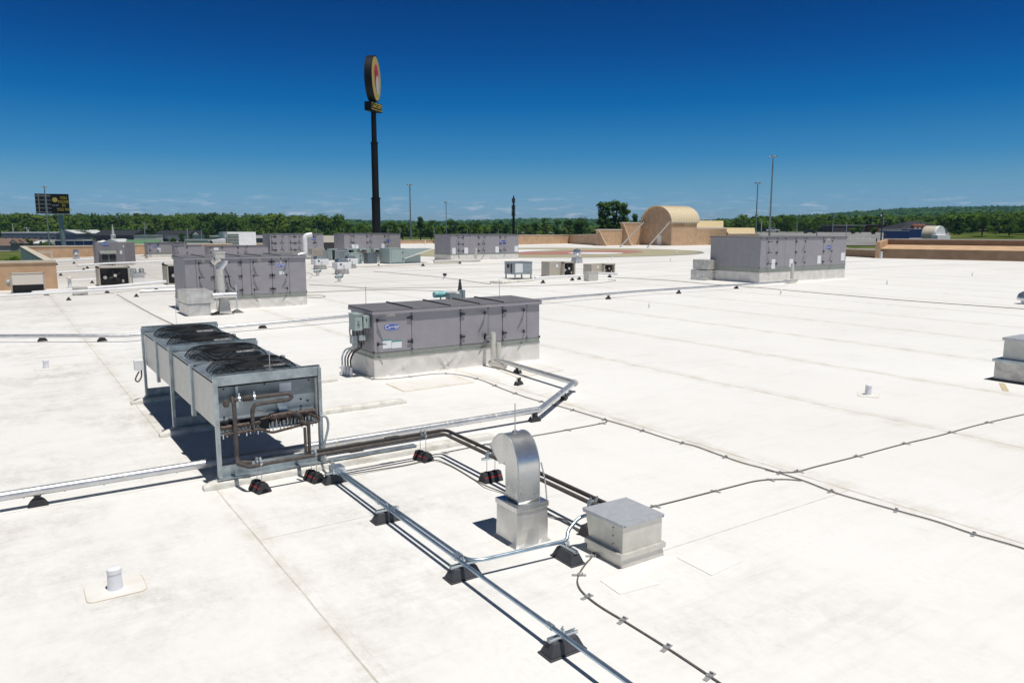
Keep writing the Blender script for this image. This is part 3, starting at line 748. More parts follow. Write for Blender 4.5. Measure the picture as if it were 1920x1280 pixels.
# ================================================================= THE FAN CONDENSER
CX0, CX1, CY0, CY1 = 1.99, 3.28, 9.30, 14.80
CYM = 12.18
cond = thing('fan_condenser', 'long galvanised condenser on legs with four caged fans on top', 'condenser', (0, 0, 0))
ZL, ZP, ZT, ZR = .10, .70, 1.28, 1.385
for nm, y0, y1 in (('near', CY0+.06, CYM-.04), ('far', CYM+.04, CY1-.05)):
    ymid = (y0+y1)/2
    for a, b in ((y0, ymid-.03), (ymid+.03, y1)):
        m_ = MB(); m_.bx(CX0+.03, a, ZP, CX0+.05, b, ZT-.035); m_.build('side_panel', 'galv_panel', cond)
        m_ = MB(); m_.bx(CX1-.05, a, ZP, CX1-.03, b, ZT-.035); m_.build('side_panel', 'galv_panel', cond)
        m_ = MB(); m_.bx(CX0+.034, a, ZT-.035, CX0+.054, b, ZT-.015); m_.build('gap_strip', 'wire_black', cond)
    for x in (CX0, CX1-.05):
        m_ = MB(); m_.bx(x, ymid-.045, ZP-.10, x+.05, ymid+.045, ZT+.03); m_.build('stiffener', 'galv', cond, bevel=.004)
    # deck with two round openings
    dk = MB(); xm = (CX0+CX1)/2; rr = .50
    for cy in ((y0+ymid)/2, (ymid+y1)/2):
        hw = (y1-y0)/4; N = 40; ring = []; outer = []
        for j in range(N):
            a = 2*math.pi*j/N; ring.append((xm+rr*math.cos(a), cy+rr*math.sin(a)))
            s = max(abs(math.cos(a))/(.615), abs(math.sin(a))/hw); outer.append((xm+math.cos(a)/s, cy+math.sin(a)/s))
        base = len(dk.v)
        dk.add([(x, y, ZT) for x, y in outer]+[(x, y, ZT) for x, y in ring]+[(x, y, ZT-.28) for x, y in ring],
               [(j, (j+1) % N, N+(j+1) % N, N+j) for j in range(N)]+[(N+j, N+(j+1) % N, 2*N+(j+1) % N, 2*N+j) for j in range(N)])
        # fill the four corners of the deck cell
        for sx in (-1, 1):
            for sy in (-1, 1):
                pass
    dk.bx(CX0+.03, y0, ZT-.012, CX0+.04, y1, ZT); dk.build('fan_deck', 'galv', cond)
    m_ = MB(); m_.bx(CX0+.06, y0, ZP+.02, CX1-.06, y1, ZP+.10); m_.build('coil', 'coil_dark', cond)
def fan(cy, seed):
    rg = random.Random(seed); xm = (CX0+CX1)/2
    f = MB(); f.lathe((xm, cy, ZT-.22), [(0, 0), (.10, 0), (.10, .12), (.07, .14), (0, .14)], 18); hub = f.build('fan_motor', 'fan_dark', cond, smooth=True)
    for k in range(4):
        a = k*math.pi/2+seed*.7; b = MB(); q = []
        for (r_, w, z) in ((.09, .10, .05), (.25, .19, .07), (.44, .24, .08)):
            for s in (-1, 1):
                aa = a+s*w/ r_/2*.8 if r_ > .1 else a+s*.5
                q.append((xm+r_*math.cos(aa), cy+r_*math.sin(aa), ZT-.20+z+s*.045))
        q2 = [(x, y, z-.006) for x, y, z in q]
        b.add(q+q2, [(0, 2, 3, 1), (2, 4, 5, 3), (7, 9, 8, 6), (9, 11, 10, 8), (0, 6, 8, 2), (2, 8, 10, 4), (1, 3, 9, 7), (3, 5, 11, 9), (4, 10, 11, 5)])
        b.build('fan_blade', 'fan_blade' if k == 1 else 'fan_dark', cond)  # one blade paler: its lit look is put into the colour
    # guard: rounded-square wire cage, raised like a pillow
    g_ = MB(); half = .535
    def P(s, a, top=False):
        c_, s_ = math.cos(a), math.sin(a); p_ = 3.2
        m = (abs(c_)**p_+abs(s_)**p_)**(-1/p_); r_ = half*s
        z = ZT+.012+.105*(1-max(0, (s-.72)/.28)**2.2)
        return (xm+r_*m*c_, cy+r_*m*s_, z)
    for i in range(28):
        s = .10+.90*i/27
        g_.tube([P(s, 2*math.pi*j/36) for j in range(37)], .0034, 4, cap=False)
    for j in range(20):
        a = 2*math.pi*j/20; g_.tube([P(s/8, a) for s in range(1, 9)]+[(P(1, a)[0], P(1, a)[1], ZT)], .0034, 4, cap=False)
    g_.build('fan_guard', 'wire_black', cond)
    mp_ = MB(); mp_.box((xm+.26, cy-.05, ZT+.055), (.27, .17, .02), rx=R(12)); mp_.build('glint_plate', 'white_paint', cond, bevel=.006)  # added white plate standing in for the bright reflection under the guard
    p_ = MB(); p_.lathe((xm, cy, ZT+.118), [(0, 0), (.07, 0), (.07, .008), (0, .008)], 14); p_.build('guard_plate', 'fan_dark', cond)
for k, cy in enumerate(((CY0+.06)*.75+(CYM-.04)*.25, (CY0+.06)*.25+(CYM-.04)*.75, (CYM+.04)*.75+(CY1-.05)*.25, (CYM+.04)*.25+(CY1-.05)*.75)): fan(cy, k+1)
# end rails / dividers across the top
for y, m0 in ((CY0, 'galv'), (CYM, 'galv'), (CY1, 'galv')):
    m_ = MB(); m_.bx(CX0+.0, y-.012, ZT-.03, CX1, y+.012, ZR); m_.bx(CX0, y-.012, ZR-.012, CX1, y+.05, ZR); m_.build('end_rail', m0, cond, bevel=.003)
for y in (CY0, CYM, CY1):
    for x in (CX0-.012, CX1-.03):
        m_ = MB(); s = -1 if y == CY1 else 1
        m_.bx(x, y-.02, ZL+.02, x+.008, y+.055, ZR-.03); m_.bx(x, y-.022, ZL+.02, x+.042, y-.016, ZR-.03)
        m_.build('leg', 'galv', cond)
for y, xe in ((CY0, CX1+1.35), (CYM, CX1+.1), (CY1, CX1+.1)):
    m_ = MB(); m_.bx(CX0-.03, y-.03, ZL, xe, y+.09, ZL+.012); m_.bx(CX0, y+.06, ZL+.012, xe if y != CY0 else CX1, y+.07, ZL+.15); m_.build('foot_rail', 'galv', cond)
# front end panel, recessed
m_ = MB(); m_.bx(CX0+.03, CY0+.10, ZP-.02, CX1-.03, CY0+.115, ZT-.03); m_.build('end_panel', 'galv_light', cond)
m_ = MB(); m_.bx(CX0+.04, CY0+.088, 1.02, CX1-.04, CY0+.099, ZT-.04); m_.build('upper_end_panel', 'galv_dark', cond)
m_ = MB(); m_.bx(CX0+.03, CY0+.012, ZT-.052, CX1-.03, CY0+.10, ZT-.044); m_.build('gap_strip', 'wire_black', cond)
m_ = MB()
for x, z in ((2.11, 1.19), (2.60, 1.20), (3.16, 1.19), (2.10, .84), (3.05, .95), (3.14, .92), (3.05, .86)): m_.cyl((x, CY0+.080, z), (x, CY0+.101, z), .010, 8)
m_.build('bolt_hole', 'wire_black', cond)
m_ = MB()
for x, z in ((2.06, 1.33), (3.20, 1.31), (2.06, 1.28)): m_.cyl((x, CY0-.02, z), (x, CY0-.01, z), .010, 8)
for z in (.18, .34, .52, .66, .80, 1.0, 1.16):
    for x in (CX0+.012, CX1-.010): m_.cyl((x, CY0-.026, z), (x, CY0-.018, z), .008, 8)
m_.build('bolt', 'steel_rod', cond)
m_ = MB(); m_.bx(2.78, CY0+.078, 1.08, 2.93, CY0+.086, 1.19); m_.build('label_sheet', 'label_white', cond)
m_ = MB(); m_.bx(CX0+.03, CY0+.02, ZP-.06, CX1-.03, CY0+.06, ZP-.05); 
for i in range(26):
    x = CX0+.07+i*.046; m_.box((x, CY0+.01, ZP-.045+.02*(i % 3)), (.008, .02, .12))
m_.build('comb_bracket', 'bright_strut', cond)
m_ = MB(); m_.bx(CX0+.04, CY0+.04, ZP-.06, CX1-.04, CY0+.09, ZP+.02); m_.build('bottom_channel', 'galv', cond)
# pipework on the end
def pipe(pts, r, m, name='pipe', k=.05, par=cond): 
    m_ = MB(); m_.tube(bend(pts, k), r, 10); return m_.build(name, m, par, smooth=True)
yp = CY0-.03
pipe([(2.19, yp+.06, 1.08), (2.19, yp-.02, 1.05), (2.19, yp-.02, .30), (2.36, yp-.03, .27), (2.5, yp-.36, .315), (4.0, 8.905, .315)][:4], .026, 'brown_insulation', 'suction_pipe')
pipe([(2.19, yp-.02, 1.075), (2.42, yp-.02, 1.075), (2.85, yp-.02, 1.075), (2.90, yp-.02, 1.03), (2.86, yp-.02, .995), (2.44, yp-.02, .985), (2.40, yp-.02, .93), (2.40, yp-.02, .74)], .024, 'brown_insulation', 'looped_pipe', .06)
m_ = MB(); m_.lathe((2.10, yp-.02, 1.02), [(0, -.02), (.03, -.02), (.04, .02), (.03, .06), (0, .06)], 12); m_.build('valve_body', 'brown_insulation', cond, smooth=True)
m_ = MB(); m_.cyl((2.30, yp-.02, 1.075), (2.41, yp-.02, 1.075), .038, 12); m_.build('valve_body', 'dark_insulation', cond, smooth=True)
for x in (2.25, 2.43):
    m_ = MB(); m_.cyl((x-.012, yp-.02, 1.075), (x+.012, yp-.02, 1.075), .036, 12); m_.box((x, yp-.02, 1.125), (.02, .03, .05)); m_.build('pipe_clamp', 'bright_strut', cond)
m_ = MB(); m_.bx(2.235, CY0+.03, .96, 2.265, CY0+.09, 1.22); m_.build('support_bracket', 'galv', cond)
pipe([(2.03, yp+.03, .735), (2.55, yp+.03, .745)], .030, 'copper_dirty', 'header')
pipe([(2.62, yp+.02, .80), (2.88, yp+.02, .81)], .042, 'copper_dirty', 'filter_drier')
pipe([(2.50, yp+.02, .78), (2.62, yp+.02, .80)], .022, 'copper_dirty', 'header')
pipe([(2.96, yp+.03, .80), (3.20, yp+.03, .80)], .030, 'copper_dirty', 'header')
pipe([(2.88, yp+.02, .81), (2.98, yp, .78), (3.02, yp, .70)], .030, 'dark_insulation', 'header')
pipe([(2.06, yp-.01, .66), (2.50, yp-.01, .67), (2.62, yp-.01, .60), (2.95, yp-.01, .64), (3.22, yp-.01, .66), (3.24, yp, .70), (3.10, yp+.02, .78)], .017, 'copper_dirty', 'liquid_pipe', .05)
for i in range(24):
    x = 2.06+i*.048+rnd.uniform(-.01, .01)
    if 2.5 < x < 2.62: continue
    m_ = MB(); m_.cyl((x, yp+.05, .67+rnd.uniform(-.01, .02)), (x, yp+.03, .76), .0085, 6); m_.build('feeder_tube', 'copper_dirty' if i % 3 else 'wire_black', cond)
pipe([(2.43, CY0+.0, .96), (2.44, CY0-.02, .90), (2.50, CY0-.02, .87), (2.58, CY0, .90)], .010, 'pale_metal', 'bare_tube', .03)
m_ = MB(); m_.hexa([(2.76, CY0+.02, .83), (2.86, CY0+.02, .83), (2.86, CY0+.09, .83), (2.76, CY0+.09, .83)], [(2.72, CY0+.06, .97), (2.84, CY0+.06, .97), (2.84, CY0+.09, .97), (2.72, CY0+.09, .97)]); m_.build('support_bracket', 'galv', cond)
m_ = MB(); m_.bx(2.50, yp-.01, .66, 2.60, yp+.03, .78); m_.build('valve_body', 'wire_black', cond)
# white conduit dropping down the right leg
m_ = MB(); m_.tube(smooth_path([(3.26, CY0-.02, .72), (3.33, CY0-.05, .70), (3.345, CY0-.06, .58), (3.30, CY0-.07, .42), (3.27, CY0-.07, .28), (3.28, CY0-.10, .18)], 6), .016, 8); m_.build('power_conduit', 'box_grey', cond, smooth=True)
m_ = MB(); m_.tube(smooth_path([(3.28, CY0-.10, .18), (3.27, CY0-.22, .17), (3.25, CY0-.36, .20), (3.24, CY0-.50, .21)], 6), .020, 8); m_.build('flexible_conduit', 'wrap_grey', cond, smooth=True)
# switch box with looped hose at far left leg
m_ = MB(); m_.bx(CX0-.17, CY1-.10, .62, CX0-.02, CY1+.02, .80); sb = m_.build('switch_box', 'white_paint', cond, bevel=.008)
m_ = MB(); m_.tube(smooth_path([(CX0-.06, CY1-.06, .62), (CX0-.07, CY1-.08, .50), (CX0-.13, CY1-.1, .42), (CX0-.17, CY1-.1, .47), (CX0-.10, CY1-.08, .60)], 7), .014, 8); m_.build('switch_hose', 'cable_grey', sb, smooth=True)
m_ = MB(); m_.lathe((2.66, CY0+.03, ZR), [(0, 0), (.055, 0), (.05, .010), (.02, .016), (0, .016)], 12); m_.cyl((2.66, CY0+.03, ZR), (2.66, CY0+.03, ZR+.24), .006, 6); m_.build('air_terminal', 'steel_rod', cond)

# membrane covered sleepers under it
def sleeper(label, x0, x1, y, w=.17, h=.095):
    g_ = MB(); n = 12; prof = []
    for j in range(n+1):
        a = math.pi*j/n; prof.append((-math.cos(a)*w/2*1.0, math.sin(a)**.6*h))
    N = max(8, int((x1-x0)/.12)); rows = []; vs = []
    for i in range(N+1):
        x = x0+(x1-x0)*i/N; e_ = min(1, min(i, N-i)/1.0+.25)
        wv = 1+.07*math.sin(x*5.1)+.05*math.sin(x*13)
        for u, z in prof: vs.append((x, y+u*wv*(1 if e_ >= 1 else .75), z*(1 if e_ >= 1 else .55)+.002))
    m = n+1
    fs = [(i*m+j, (i+1)*m+j, (i+1)*m+j+1, i*m+j+1) for i in range(N) for j in range(n)]
    fs += [tuple(range(n, -1, -1))[::-1], tuple(N*m+j for j in range(n, -1, -1))]
    g_.add(vs, fs)
    o = g_.build('roof_sleeper', 'sleeper', None, smooth=True); tag(o, label, 'sleeper', 'membrane wrapped sleepers under the condenser'); return o
sleeper('yellowed membrane sleeper under the near legs of the fan condenser', 1.80, 5.95, CY0+.03)
sleeper('membrane sleeper under the middle legs of the fan condenser', 1.78, 5.88, CYM+.02)
sleeper('membrane sleeper under the far legs of the fan condenser', 1.73, 5.6, CY1+.02)

# ================================================================= PIPE SUPPORTS AND PIPE RUNS
def saddle_support():
    t = thing('pipe_support', '', 'pipe support', (0, 0, 0), 0, 'black rubber saddle supports under the silver pipes')
    m_ = MB(); m_.prism([(-.105, .002), (.105, .002), (.075, .05), (.05, .075), (-.05, .075), (-.075, .05)], (0, -.055, 0), 'y', .11); m_.build('rubber_base', 'rubber', t, bevel=.006)
    m_ = MB(); m_.prism([(-.05, 0), (.05, 0), (.022, .03), (.05, .058), (-.05, .058), (-.022, .03)], (0, -.03, .078), 'y', .06); m_.build('roller', 'black_plastic', t)
    m_ = MB()
    m_.add([(x, y, z) for x, y, z in ((-.057, -.017, .15), (-.057, .017, .15), (-.057, .017, .045), (-.057, -.017, .045), (.057, -.017, .045), (.057, .017, .045), (.057, .017, .15), (.057, -.017, .15))], [(0, 1, 2, 3), (3, 2, 5, 4), (4, 5, 6, 7)])
    m_.build('bracket', 'bright_strut', t)
    return t
proto = saddle_support(); first = [True]
def support(label, x, y, rz=0, sc=1):
    if sc > 1.3: sc *= .7
    if first[0]:
        first[0] = False; o = proto; o.location = (x, y, 0); o.rotation_euler = (0, 0, rz); o['label'] = label; o.scale = (sc, sc, sc)
    else: o = dup(proto, label, (x, y, 0), rz, (sc, sc, sc))
    return o
PY, PZ = 9.84, .178
support('rubber saddle under the silver pipe, nearest the left edge of the picture', .13, PY)
support('rubber saddle under the bend of the silver pipe', 7.03, 9.80)
support('rubber saddle behind the condenser leg, under the silver pipe', 3.95, PY)
support('rubber saddle under the slanting silver pipe', 8.42, 10.80, R(40))
support('rubber saddle under the silver pipe nearest its riser', 9.17, 13.42, R(90))
support('spare rubber saddle standing alone with no pipe on it', 8.47, 12.36, R(20))
def jacket_pipe(label, pts, r, bands=1.0, k=.0, name='insulated_pipe', m='jacket', group=None):
    t = thing(name, label, 'pipe', (0, 0, 0), 0, group)
    P_ = bend(pts, k) if k else [Vector(p) for p in pts]
    m_ = MB(); m_.tube(P_, r, 20); m_.build('jacket', m, t, smooth=True)
    if bands:
        m_ = MB()
        for i in range(len(pts)-1):
            a, b = Vector(pts[i]), Vector(pts[i+1]); L_ = (b-a).length; d = (b-a).normalized(); n = int(L_/bands)
            for q in range(1, n): c = a+d*(q*L_/n); m_.cyl(c-d*.011, c+d*.011, r+.0018, 20)
        if m_.v: m_.build('jacket_band', 'pale_metal', t, smooth=True)
    return t
p1 = jacket_pipe('long silver insulated pipe passing under the fan condenser', [(-9.5, PY, PZ), (7.16, PY-.02, PZ)], .052, .86)
m_ = MB(); m_.cyl((1.95, PY, PZ), (1.99, PY, PZ), .056, 20); m_.build('joint_collar', 'jacket', p1, smooth=True)
m_ = MB(); m_.cyl((3.44, PY, PZ), (3.47, PY, PZ), .054, 20); m_.build('tape_band', 'seam_dark', p1, smooth=True)
m_ = MB()
for i in range(22): x = -2+i*.4; m_.box((x, PY-.035, PZ-.050), (.02, .01, .012))
m_.build('seam_clip', 'pale_metal', p1)
jacket_pipe('slanting silver pipe between the bend and the corner', [(7.10, 9.77, PZ), (9.02, 11.25, PZ)], .052, .9)
p3 = jacket_pipe('silver pipe running back toward the low air handler', [(8.99, 11.16, PZ), (9.16, 14.25, PZ)], .052, .8)
m_ = MB(); m_.tube([(8.93, 11.15, PZ), (9.0, 11.20, PZ), (9.03, 11.28, PZ)], .057, 16); m_.build('joint_collar', 'wrap_grey', p3, smooth=True)
t = thing('riser_pipe', 'pale insulated riser joining the low air handler to the roof pipe', 'pipe', (9.12, 14.28, 0))
m_ = MB(); m_.cyl((-.02, .02, .10), (-.02, .02, .80), .060, 16); m_.build('riser', 'pale_metal', t, smooth=True)
m_ = MB(); m_.cyl((.10, -.02, .16), (.10, -.02, .56), .055, 16); m_.build('riser', 'pale_metal', t, smooth=True)
m_ = MB(); m_.cyl((-.04, .30, .66), (-.04, .02, .66), .045, 16); m_.build('connector', 'jacket', t, smooth=True)
m_ = MB(); m_.cyl((-.04, .33, .66), (-.04, .25, .66), .055, 16); m_.build('collar', 'wire_black', t, smooth=True)
m_ = MB(); m_.cyl((-.04, .12, .09), (.02, -.42, .09), .062, 16); m_.build('drain_stub', 'pale_metal', t, smooth=True)
# the far pipe that bends behind the condenser and runs to the big unit
FP = [at(-30, 630, .18), at(237, 629, .18), at(655, 592.5, .2), at(1012, 561.5, .2), at(1200, 546, .2), at(1482, 527.5, .22)]
jacket_pipe('thin silver pipe crossing the roof behind the near units to the largest air handler', FP, .052, 0)
for lab, px, py in (('rubber saddle under the far silver pipe, leftmost', 80, 639.5), ('rubber saddle under the far silver pipe just before its bend', 192, 639.5), ('rubber saddle in line behind the fan condenser', 493, 615.5),
                    ('rubber saddle right of the low air handler', 1141, 561), ('rubber saddle midway along the far silver pipe', 1273, 550.5), ('rubber saddle nearest the largest air handler', 1381, 541)):
    p = at(px, py); support(lab, p.x, p.y+.02, 0, 1.25)
t = thing('riser_pipe', 'short pale riser at the front of the largest air handler', 'pipe', at(1487, 531))
m_ = MB(); m_.cyl((0, .1, .08), (0, .1, 1.15), .10, 12); m_.build('riser', 'pale_metal', t, smooth=True)
m_ = MB(); m_.cyl((-.7, .0, .15), (.3, .0, .15), .11, 12); m_.build('tee', 'pale_metal', t, smooth=True)
t = thing('riser_pipe', 'small pale riser at the front of the long air handler by the painted circle', 'pipe', at(893, 491))
m_ = MB(); m_.cyl((0, .1, .08), (0, .1, 1.35), .13, 12); m_.build('riser', 'pale_metal', t, smooth=True)
m_ = MB(); m_.cyl((-4.6, .0, .15), (.4, .0, .15), .13, 12); m_.build('tee', 'pale_metal', t, smooth=True)

# strut blocks with conduits
def strut_block():
    t = thing('strut_block', '', 'pipe support', (0, 0, 0), 0, 'grey rubber blocks with strut rails')
    m_ = MB(); m_.frus((0, 0), (.345, .175), (.335, .165), .002, .014); m_.frus((0, 0), (.315, .150), (.225, .085), .014, .108); m_.build('rubber_block', 'rubber_block', t, bevel=.006)
    m_ = MB()
    for s in (-1, 1): m_.box((0, s*.019, .122), (.262, .003, .026)); m_.box((0, s*.0155, .1345), (.262, .008, .003))
    m_.box((0, 0, .110), (.262, .04, .003)); m_.build('strut_rail', 'bright_strut', t)
    m_ = MB(); m_.box((.0, 0, .152), (.012, .034, .05)); m_.cyl((0, 0, .17), (0, 0, .195), .007, 8); m_.build('conduit_clamp', 'bright_strut', t)
    return t
sbp = strut_block()
sb_list = [('grey strut block nearest the camera, at the bottom of the picture', 3.235, 4.14, 0), ('grey strut block where the conduit branches off', 3.235, 5.60, 0),
           ('grey strut block midway along the twin conduits', 3.235, 7.22, 0), ('grey strut block at the junction box by the condenser leg', 3.24, 8.74, 0), ('grey strut block turned endways beside the square hood', 4.24, 5.36, R(90)),]
for i, (lab, x, y, rz) in enumerate(sb_list):
    o = sbp if i == 0 else dup(sbp, lab, (x, y, 0), rz); o.location = (x, y, 0); o.rotation_euler = (0, 0, rz); o['label'] = lab
ZC = .160
def conduit(label, pts, r, k, m='conduit_metal', joints=()):
    t = thing('steel_conduit', label, 'conduit', (0, 0, 0), 0, 'steel conduits along the roof')
    m_ = MB(); m_.tube(bend(pts, k, 10), r, 12); m_.build('conduit', m, t, smooth=True)
    for a in joints:
        a = Vector(a); m_ = MB(); m_.cyl(a-Vector((0, .035, 0)), a+Vector((0, .035, 0)), r+.006, 12); m_.build('coupling', 'bright_strut', t, smooth=True)
    return t
conduit('steel conduit running from the junction box out of the bottom of the picture', [(3.215, 8.62, ZC), (3.19, 2.2, ZC)], .0185, .1, joints=[(3.205, 5.70, ZC), (3.21, 7.4, ZC), (3.2, 4.25, ZC)])
conduit('steel conduit that turns aside toward the square hood', [(3.265, 8.62, ZC), (3.262, 5.52, ZC), (4.28, 5.42, ZC), (4.33, 5.48, ZC+.06), (4.52, 5.52, .33), (4.70, 5.40, .335)], .0175, .17, joints=[(3.262, 5.72, ZC), (3.264, 7.1, ZC)])
jb = thing('junction_box', 'small galvanised box where the twin conduits start at the condenser leg', 'electrical box', (3.24, 8.70, 0))
m_ = MB(); m_.bx(-.075, -.085, .138, .075, .085, .215); m_.build('enclosure', 'bright_strut', jb, bevel=.004)
m_ = MB()
for s in (-1, 1): m_.cyl((s*.025, -.12, ZC), (s*.025, -.08, ZC), .026, 10)
m_.build('connector', 'bright_strut', jb, smooth=True)

# refrigerant lines on hanger blocks
RZ = .335
for i, (lab, off, m, zz, x0) in enumerate((('outer dark insulated refrigerant line from the condenser to the square hood', 0, 'dark_insulation', RZ+.02, 2.36), ('inner brown insulated refrigerant line from the condenser to the square hood', -.085, 'brown_insulation', RZ, 2.9))):
    t = thing('refrigerant_line', lab, 'pipe', (0, 0, 0), 0, 'insulated refrigerant lines')
    ye = 8.98+off; xe = 4.93+off
    m_ = MB(); m_.tube(bend([(2.45 if i else 2.98, ye, zz), (xe, ye, zz), (xe-.04, 5.62, zz), (xe-.045, 5.15, zz)], .10, 8), .0235, 12); m_.build('insulated_tube', 'dark_insulation' if i == 0 else 'brown_insulation', t, smooth=True)
    if i == 0:
        m_ = MB(); m_.tube([(3.0, ye, .74), (3.0, ye, .40), (3.0, ye, zz)][:2]+[(3.0, ye, zz+.03), (3.03, ye, zz)], .022, 10); m_.build('drop_tube', 'brown_insulation', t, smooth=True)
        m_ = MB(); m_.tube([(3.0, CY0-.03, .70), (3.0, ye, .70), (3.0, ye, .72)], .020, 8); m_.build('elbow', 'brown_insulation', t, smooth=True)
        m_ = MB(); m_.tube([(4.02, ye, zz), (4.05, ye, zz+.004), (4.18, ye, zz+.004), (4.21, ye, zz)], .034, 12); m_.build('sleeve', 'dark_insulation', t, smooth=True)
    else:
        m_ = MB(); m_.tube(bend([(2.19, CY0-.05, .36), (2.19, CY0-.08, .29), (2.24, ye, zz-.01), (2.45, ye, zz)], .06), .026, 10); m_.build('elbow', 'brown_insulation', t, smooth=True)
        m_ = MB(); m_.tube([(2.93, ye+.02, .70), (2.93, ye+.01, zz+.02)], .018, 10); m_.build('drop_tube', 'brown_insulation', t, smooth=True)
def hanger(two=True):
    t = thing('hanger_block', '', 'pipe support', (0, 0, 0), 0, 'black rubber blocks with threaded rod hangers')
    # block long along X here
    m_ = MB(); prof = [(-.085, .002), (-.045, .002), (-.035, .035), (.035, .035), (.045, .002), (.085, .002), (.085, .02), (.035, .115), (-.035, .115), (-.085, .02)]
    L_ = .26
    for a, b in ((0, 10),):
        m_.prism([(-.085, .002), (.085, .002), (.085, .02), (.034, .118), (-.034, .118), (-.085, .02)], (-L_/2, 0, 0), 'x', L_)
    m_.build('rubber_block', 'rubber', t, bevel=.004)
    m_ = MB()
    for x in (-.06, .06): m_.prism([(-.088, .004), (.088, .004), (.088, .023), (.036, .121), (-.036, .121), (-.088, .023)], (x-.013, 0, 0), 'x', .026)
    m_.build('strap', 'wire_black', t)
    m_ = MB(); m_.add([(-L_/2+.01, -.0655, .062), (L_/2-.01, -.0655, .062), (L_/2-.01, -.0605, .073), (-L_/2+.01, -.0605, .073), (-L_/2+.01, -.060, .062), (L_/2-.01, -.060, .062), (L_/2-.01, -.055, .073), (-L_/2+.01, -.055, .073)], [(0, 1, 2, 3), (4, 7, 6, 5), (0, 4, 5, 1), (3, 2, 6, 7)]); m_.build('red_stripe', 'red_mark', t)
    m_ = MB(); m_.add([(L_/2+.001, .045*math.cos(a), .003+.055*math.sin(a)) for a in [math.pi*q/10 for q in range(11)]]+[(L_/2-.02, .045*math.cos(a), .003+.055*math.sin(a)) for a in [math.pi*q/10 for q in range(11)]], [tuple(range(11))]+[(q, q+1, q+12, q+11) for q in range(10)]); m_.build('end_hollow', 'wire_black', t)
    m_ = MB()
    for x in (-.06, .06): m_.cyl((x, 0, .11), (x, 0, .30 if two else .36), .0045, 8)
    m_.build('threaded_rod', 'steel_rod', t)
    return t
def top_trapeze(t, wide):
    m_ = MB(); m_.box((0, 0, .292), (.26 if wide else .10, .042, .026)); m_.build('strut_rail', 'bright_strut', t)
    m_ = MB()
    for x in (-.043, .043): m_.lathe((x, 0, .30), [(0, 0), (.034, 0), (.036, .03), (.03, .06), (.015, .075), (.012, .095), (0, .095)], 10)
    m_.build('pipe_clamp', 'galv', t, smooth=True)
hp = hanger(); top_trapeze(hp, True)
hp.location = (4.86, 7.70, 0); hp['label'] = 'black hanger block with red stripe behind the curved vent'
dup(hp, 'black hanger block with red stripe half hidden by the square hood', (4.84, 5.70, 0), 0)
hq = hanger(False)
m_ = MB()
for x, z in ((-.043, .335), (.043, .355)): m_.cyl((x, -.014, z), (x, .014, z), .032, 12); m_.box((x, 0, z+.045), (.02, .022, .05))
m_.build('pipe_clamp', 'bright_strut', hq, smooth=True)
hq.location = (2.36, 8.93, 0); hq.rotation_euler = (0, 0, R(-78)); hq['label'] = 'black hanger block under the brown line at the condenser front corner'
dup(hq, 'black hanger block tight beside the strut block and junction box', (3.03, 8.93, 0), R(-78))
dup(hq, 'black hanger block just before the refrigerant lines turn', (4.55, 8.93, 0), R(-78))
# thin control cable draped along the lines
m_ = MB(); m_.tube(smooth_path([(3.4, 8.84, .03), (4.2, 8.83, .012), (4.62, 8.82, .02), (4.72, 8.5, .012), (4.69, 7.8, .012), (4.66, 7.5, .03), (4.74, 7.1, .012), (4.73, 6.4, .012), (4.78, 6.1, .03), (4.74, 5.8, .012)], 8), .008, 6)
tag(m_.build('control_cable', 'cable_grey', None, True), 'thin control cable lying under the refrigerant lines', 'cable')

# ================================================================= VENTS
V0 = (3.985, 5.845)
t = thing('gooseneck_vent', 'silver curved gooseneck vent on a wrapped square curb', 'vent', (V0[0], V0[1], 0))
m_ = MB(); N = 8; vs = []; lv = [(0, .035), (.03, .006), (.2, 0), (.37, 0)]
def wv(u, z): return .009*math.sin(u*23+z*20)*(1-abs(z-.19)/.19)
per = [(i/N, 0) for i in range(N)]+[(1, i/N) for i in range(N)]+[(1-i/N, 1) for i in range(N)]+[(0, 1-i/N) for i in range(N)]
for z, o_ in lv:
    for i, (u, v) in enumerate(per): vs.append(((u*(.37+2*o_)-o_)+(wv(v*2+1, z) if u in (0, 1) else 0), (v*(.36+2*o_)-o_)+(wv(u*2, z) if v in (0, 1) else 0), z+.002))
k_ = len(per); m_.add(vs, [(i*k_+j, i*k_+(j+1) % k_, (i+1)*k_+(j+1) % k_, (i+1)*k_+j) for i in range(3) for j in range(k_)]); m_.build('curb', 'silver_wrap', t, smooth=True)
m_ = MB(); m_.bx(-.012, -.012, .362, .382, .372, .415); m_.build('curb_cap', 'duct_metal', t, bevel=.003)
m_ = MB(); prof = []; x0, x1 = .055, .305
Rc = .205; cy_, cz_ = .26, .90; secs = []
secs = [((.05, .4165), (.285, .4165)), ((.05, .60), (.285, .58)), ((.05, .76), (.285, .70)), ((.065, .86), (.285, .74)), ((.11, .96), (.287, .757)), ((.175, 1.035), (.292, .767)), ((.25, 1.073), (.300, .773)), ((.33, 1.076), (.311, .776)), ((.41, 1.048), (.325, .775)), ((.49, .985), (.346, .768)), ((.565, .90), (.375, .75))]
ss_ = smooth_path([(a[0], a[1], 0) for a, b in secs], 4); s2_ = smooth_path([(b[0], b[1], 0) for a, b in secs], 4); secs = [((a.x, a.y), (b.x, b.y)) for a, b in zip(ss_, s2_)]
vs = []
for i, (o_, i_) in enumerate(secs):
    fl = .012*max(0, i-28)/12
    vs += [(x0-fl, *o_), (x1+fl, *o_), (x1+fl, *i_), (x0-fl, *i_)]
fs = [(i*4+j, i*4+(j+1) % 4, (i+1)*4+(j+1) % 4, (i+1)*4+j) for i in range(len(secs)-1) for j in range(4)]
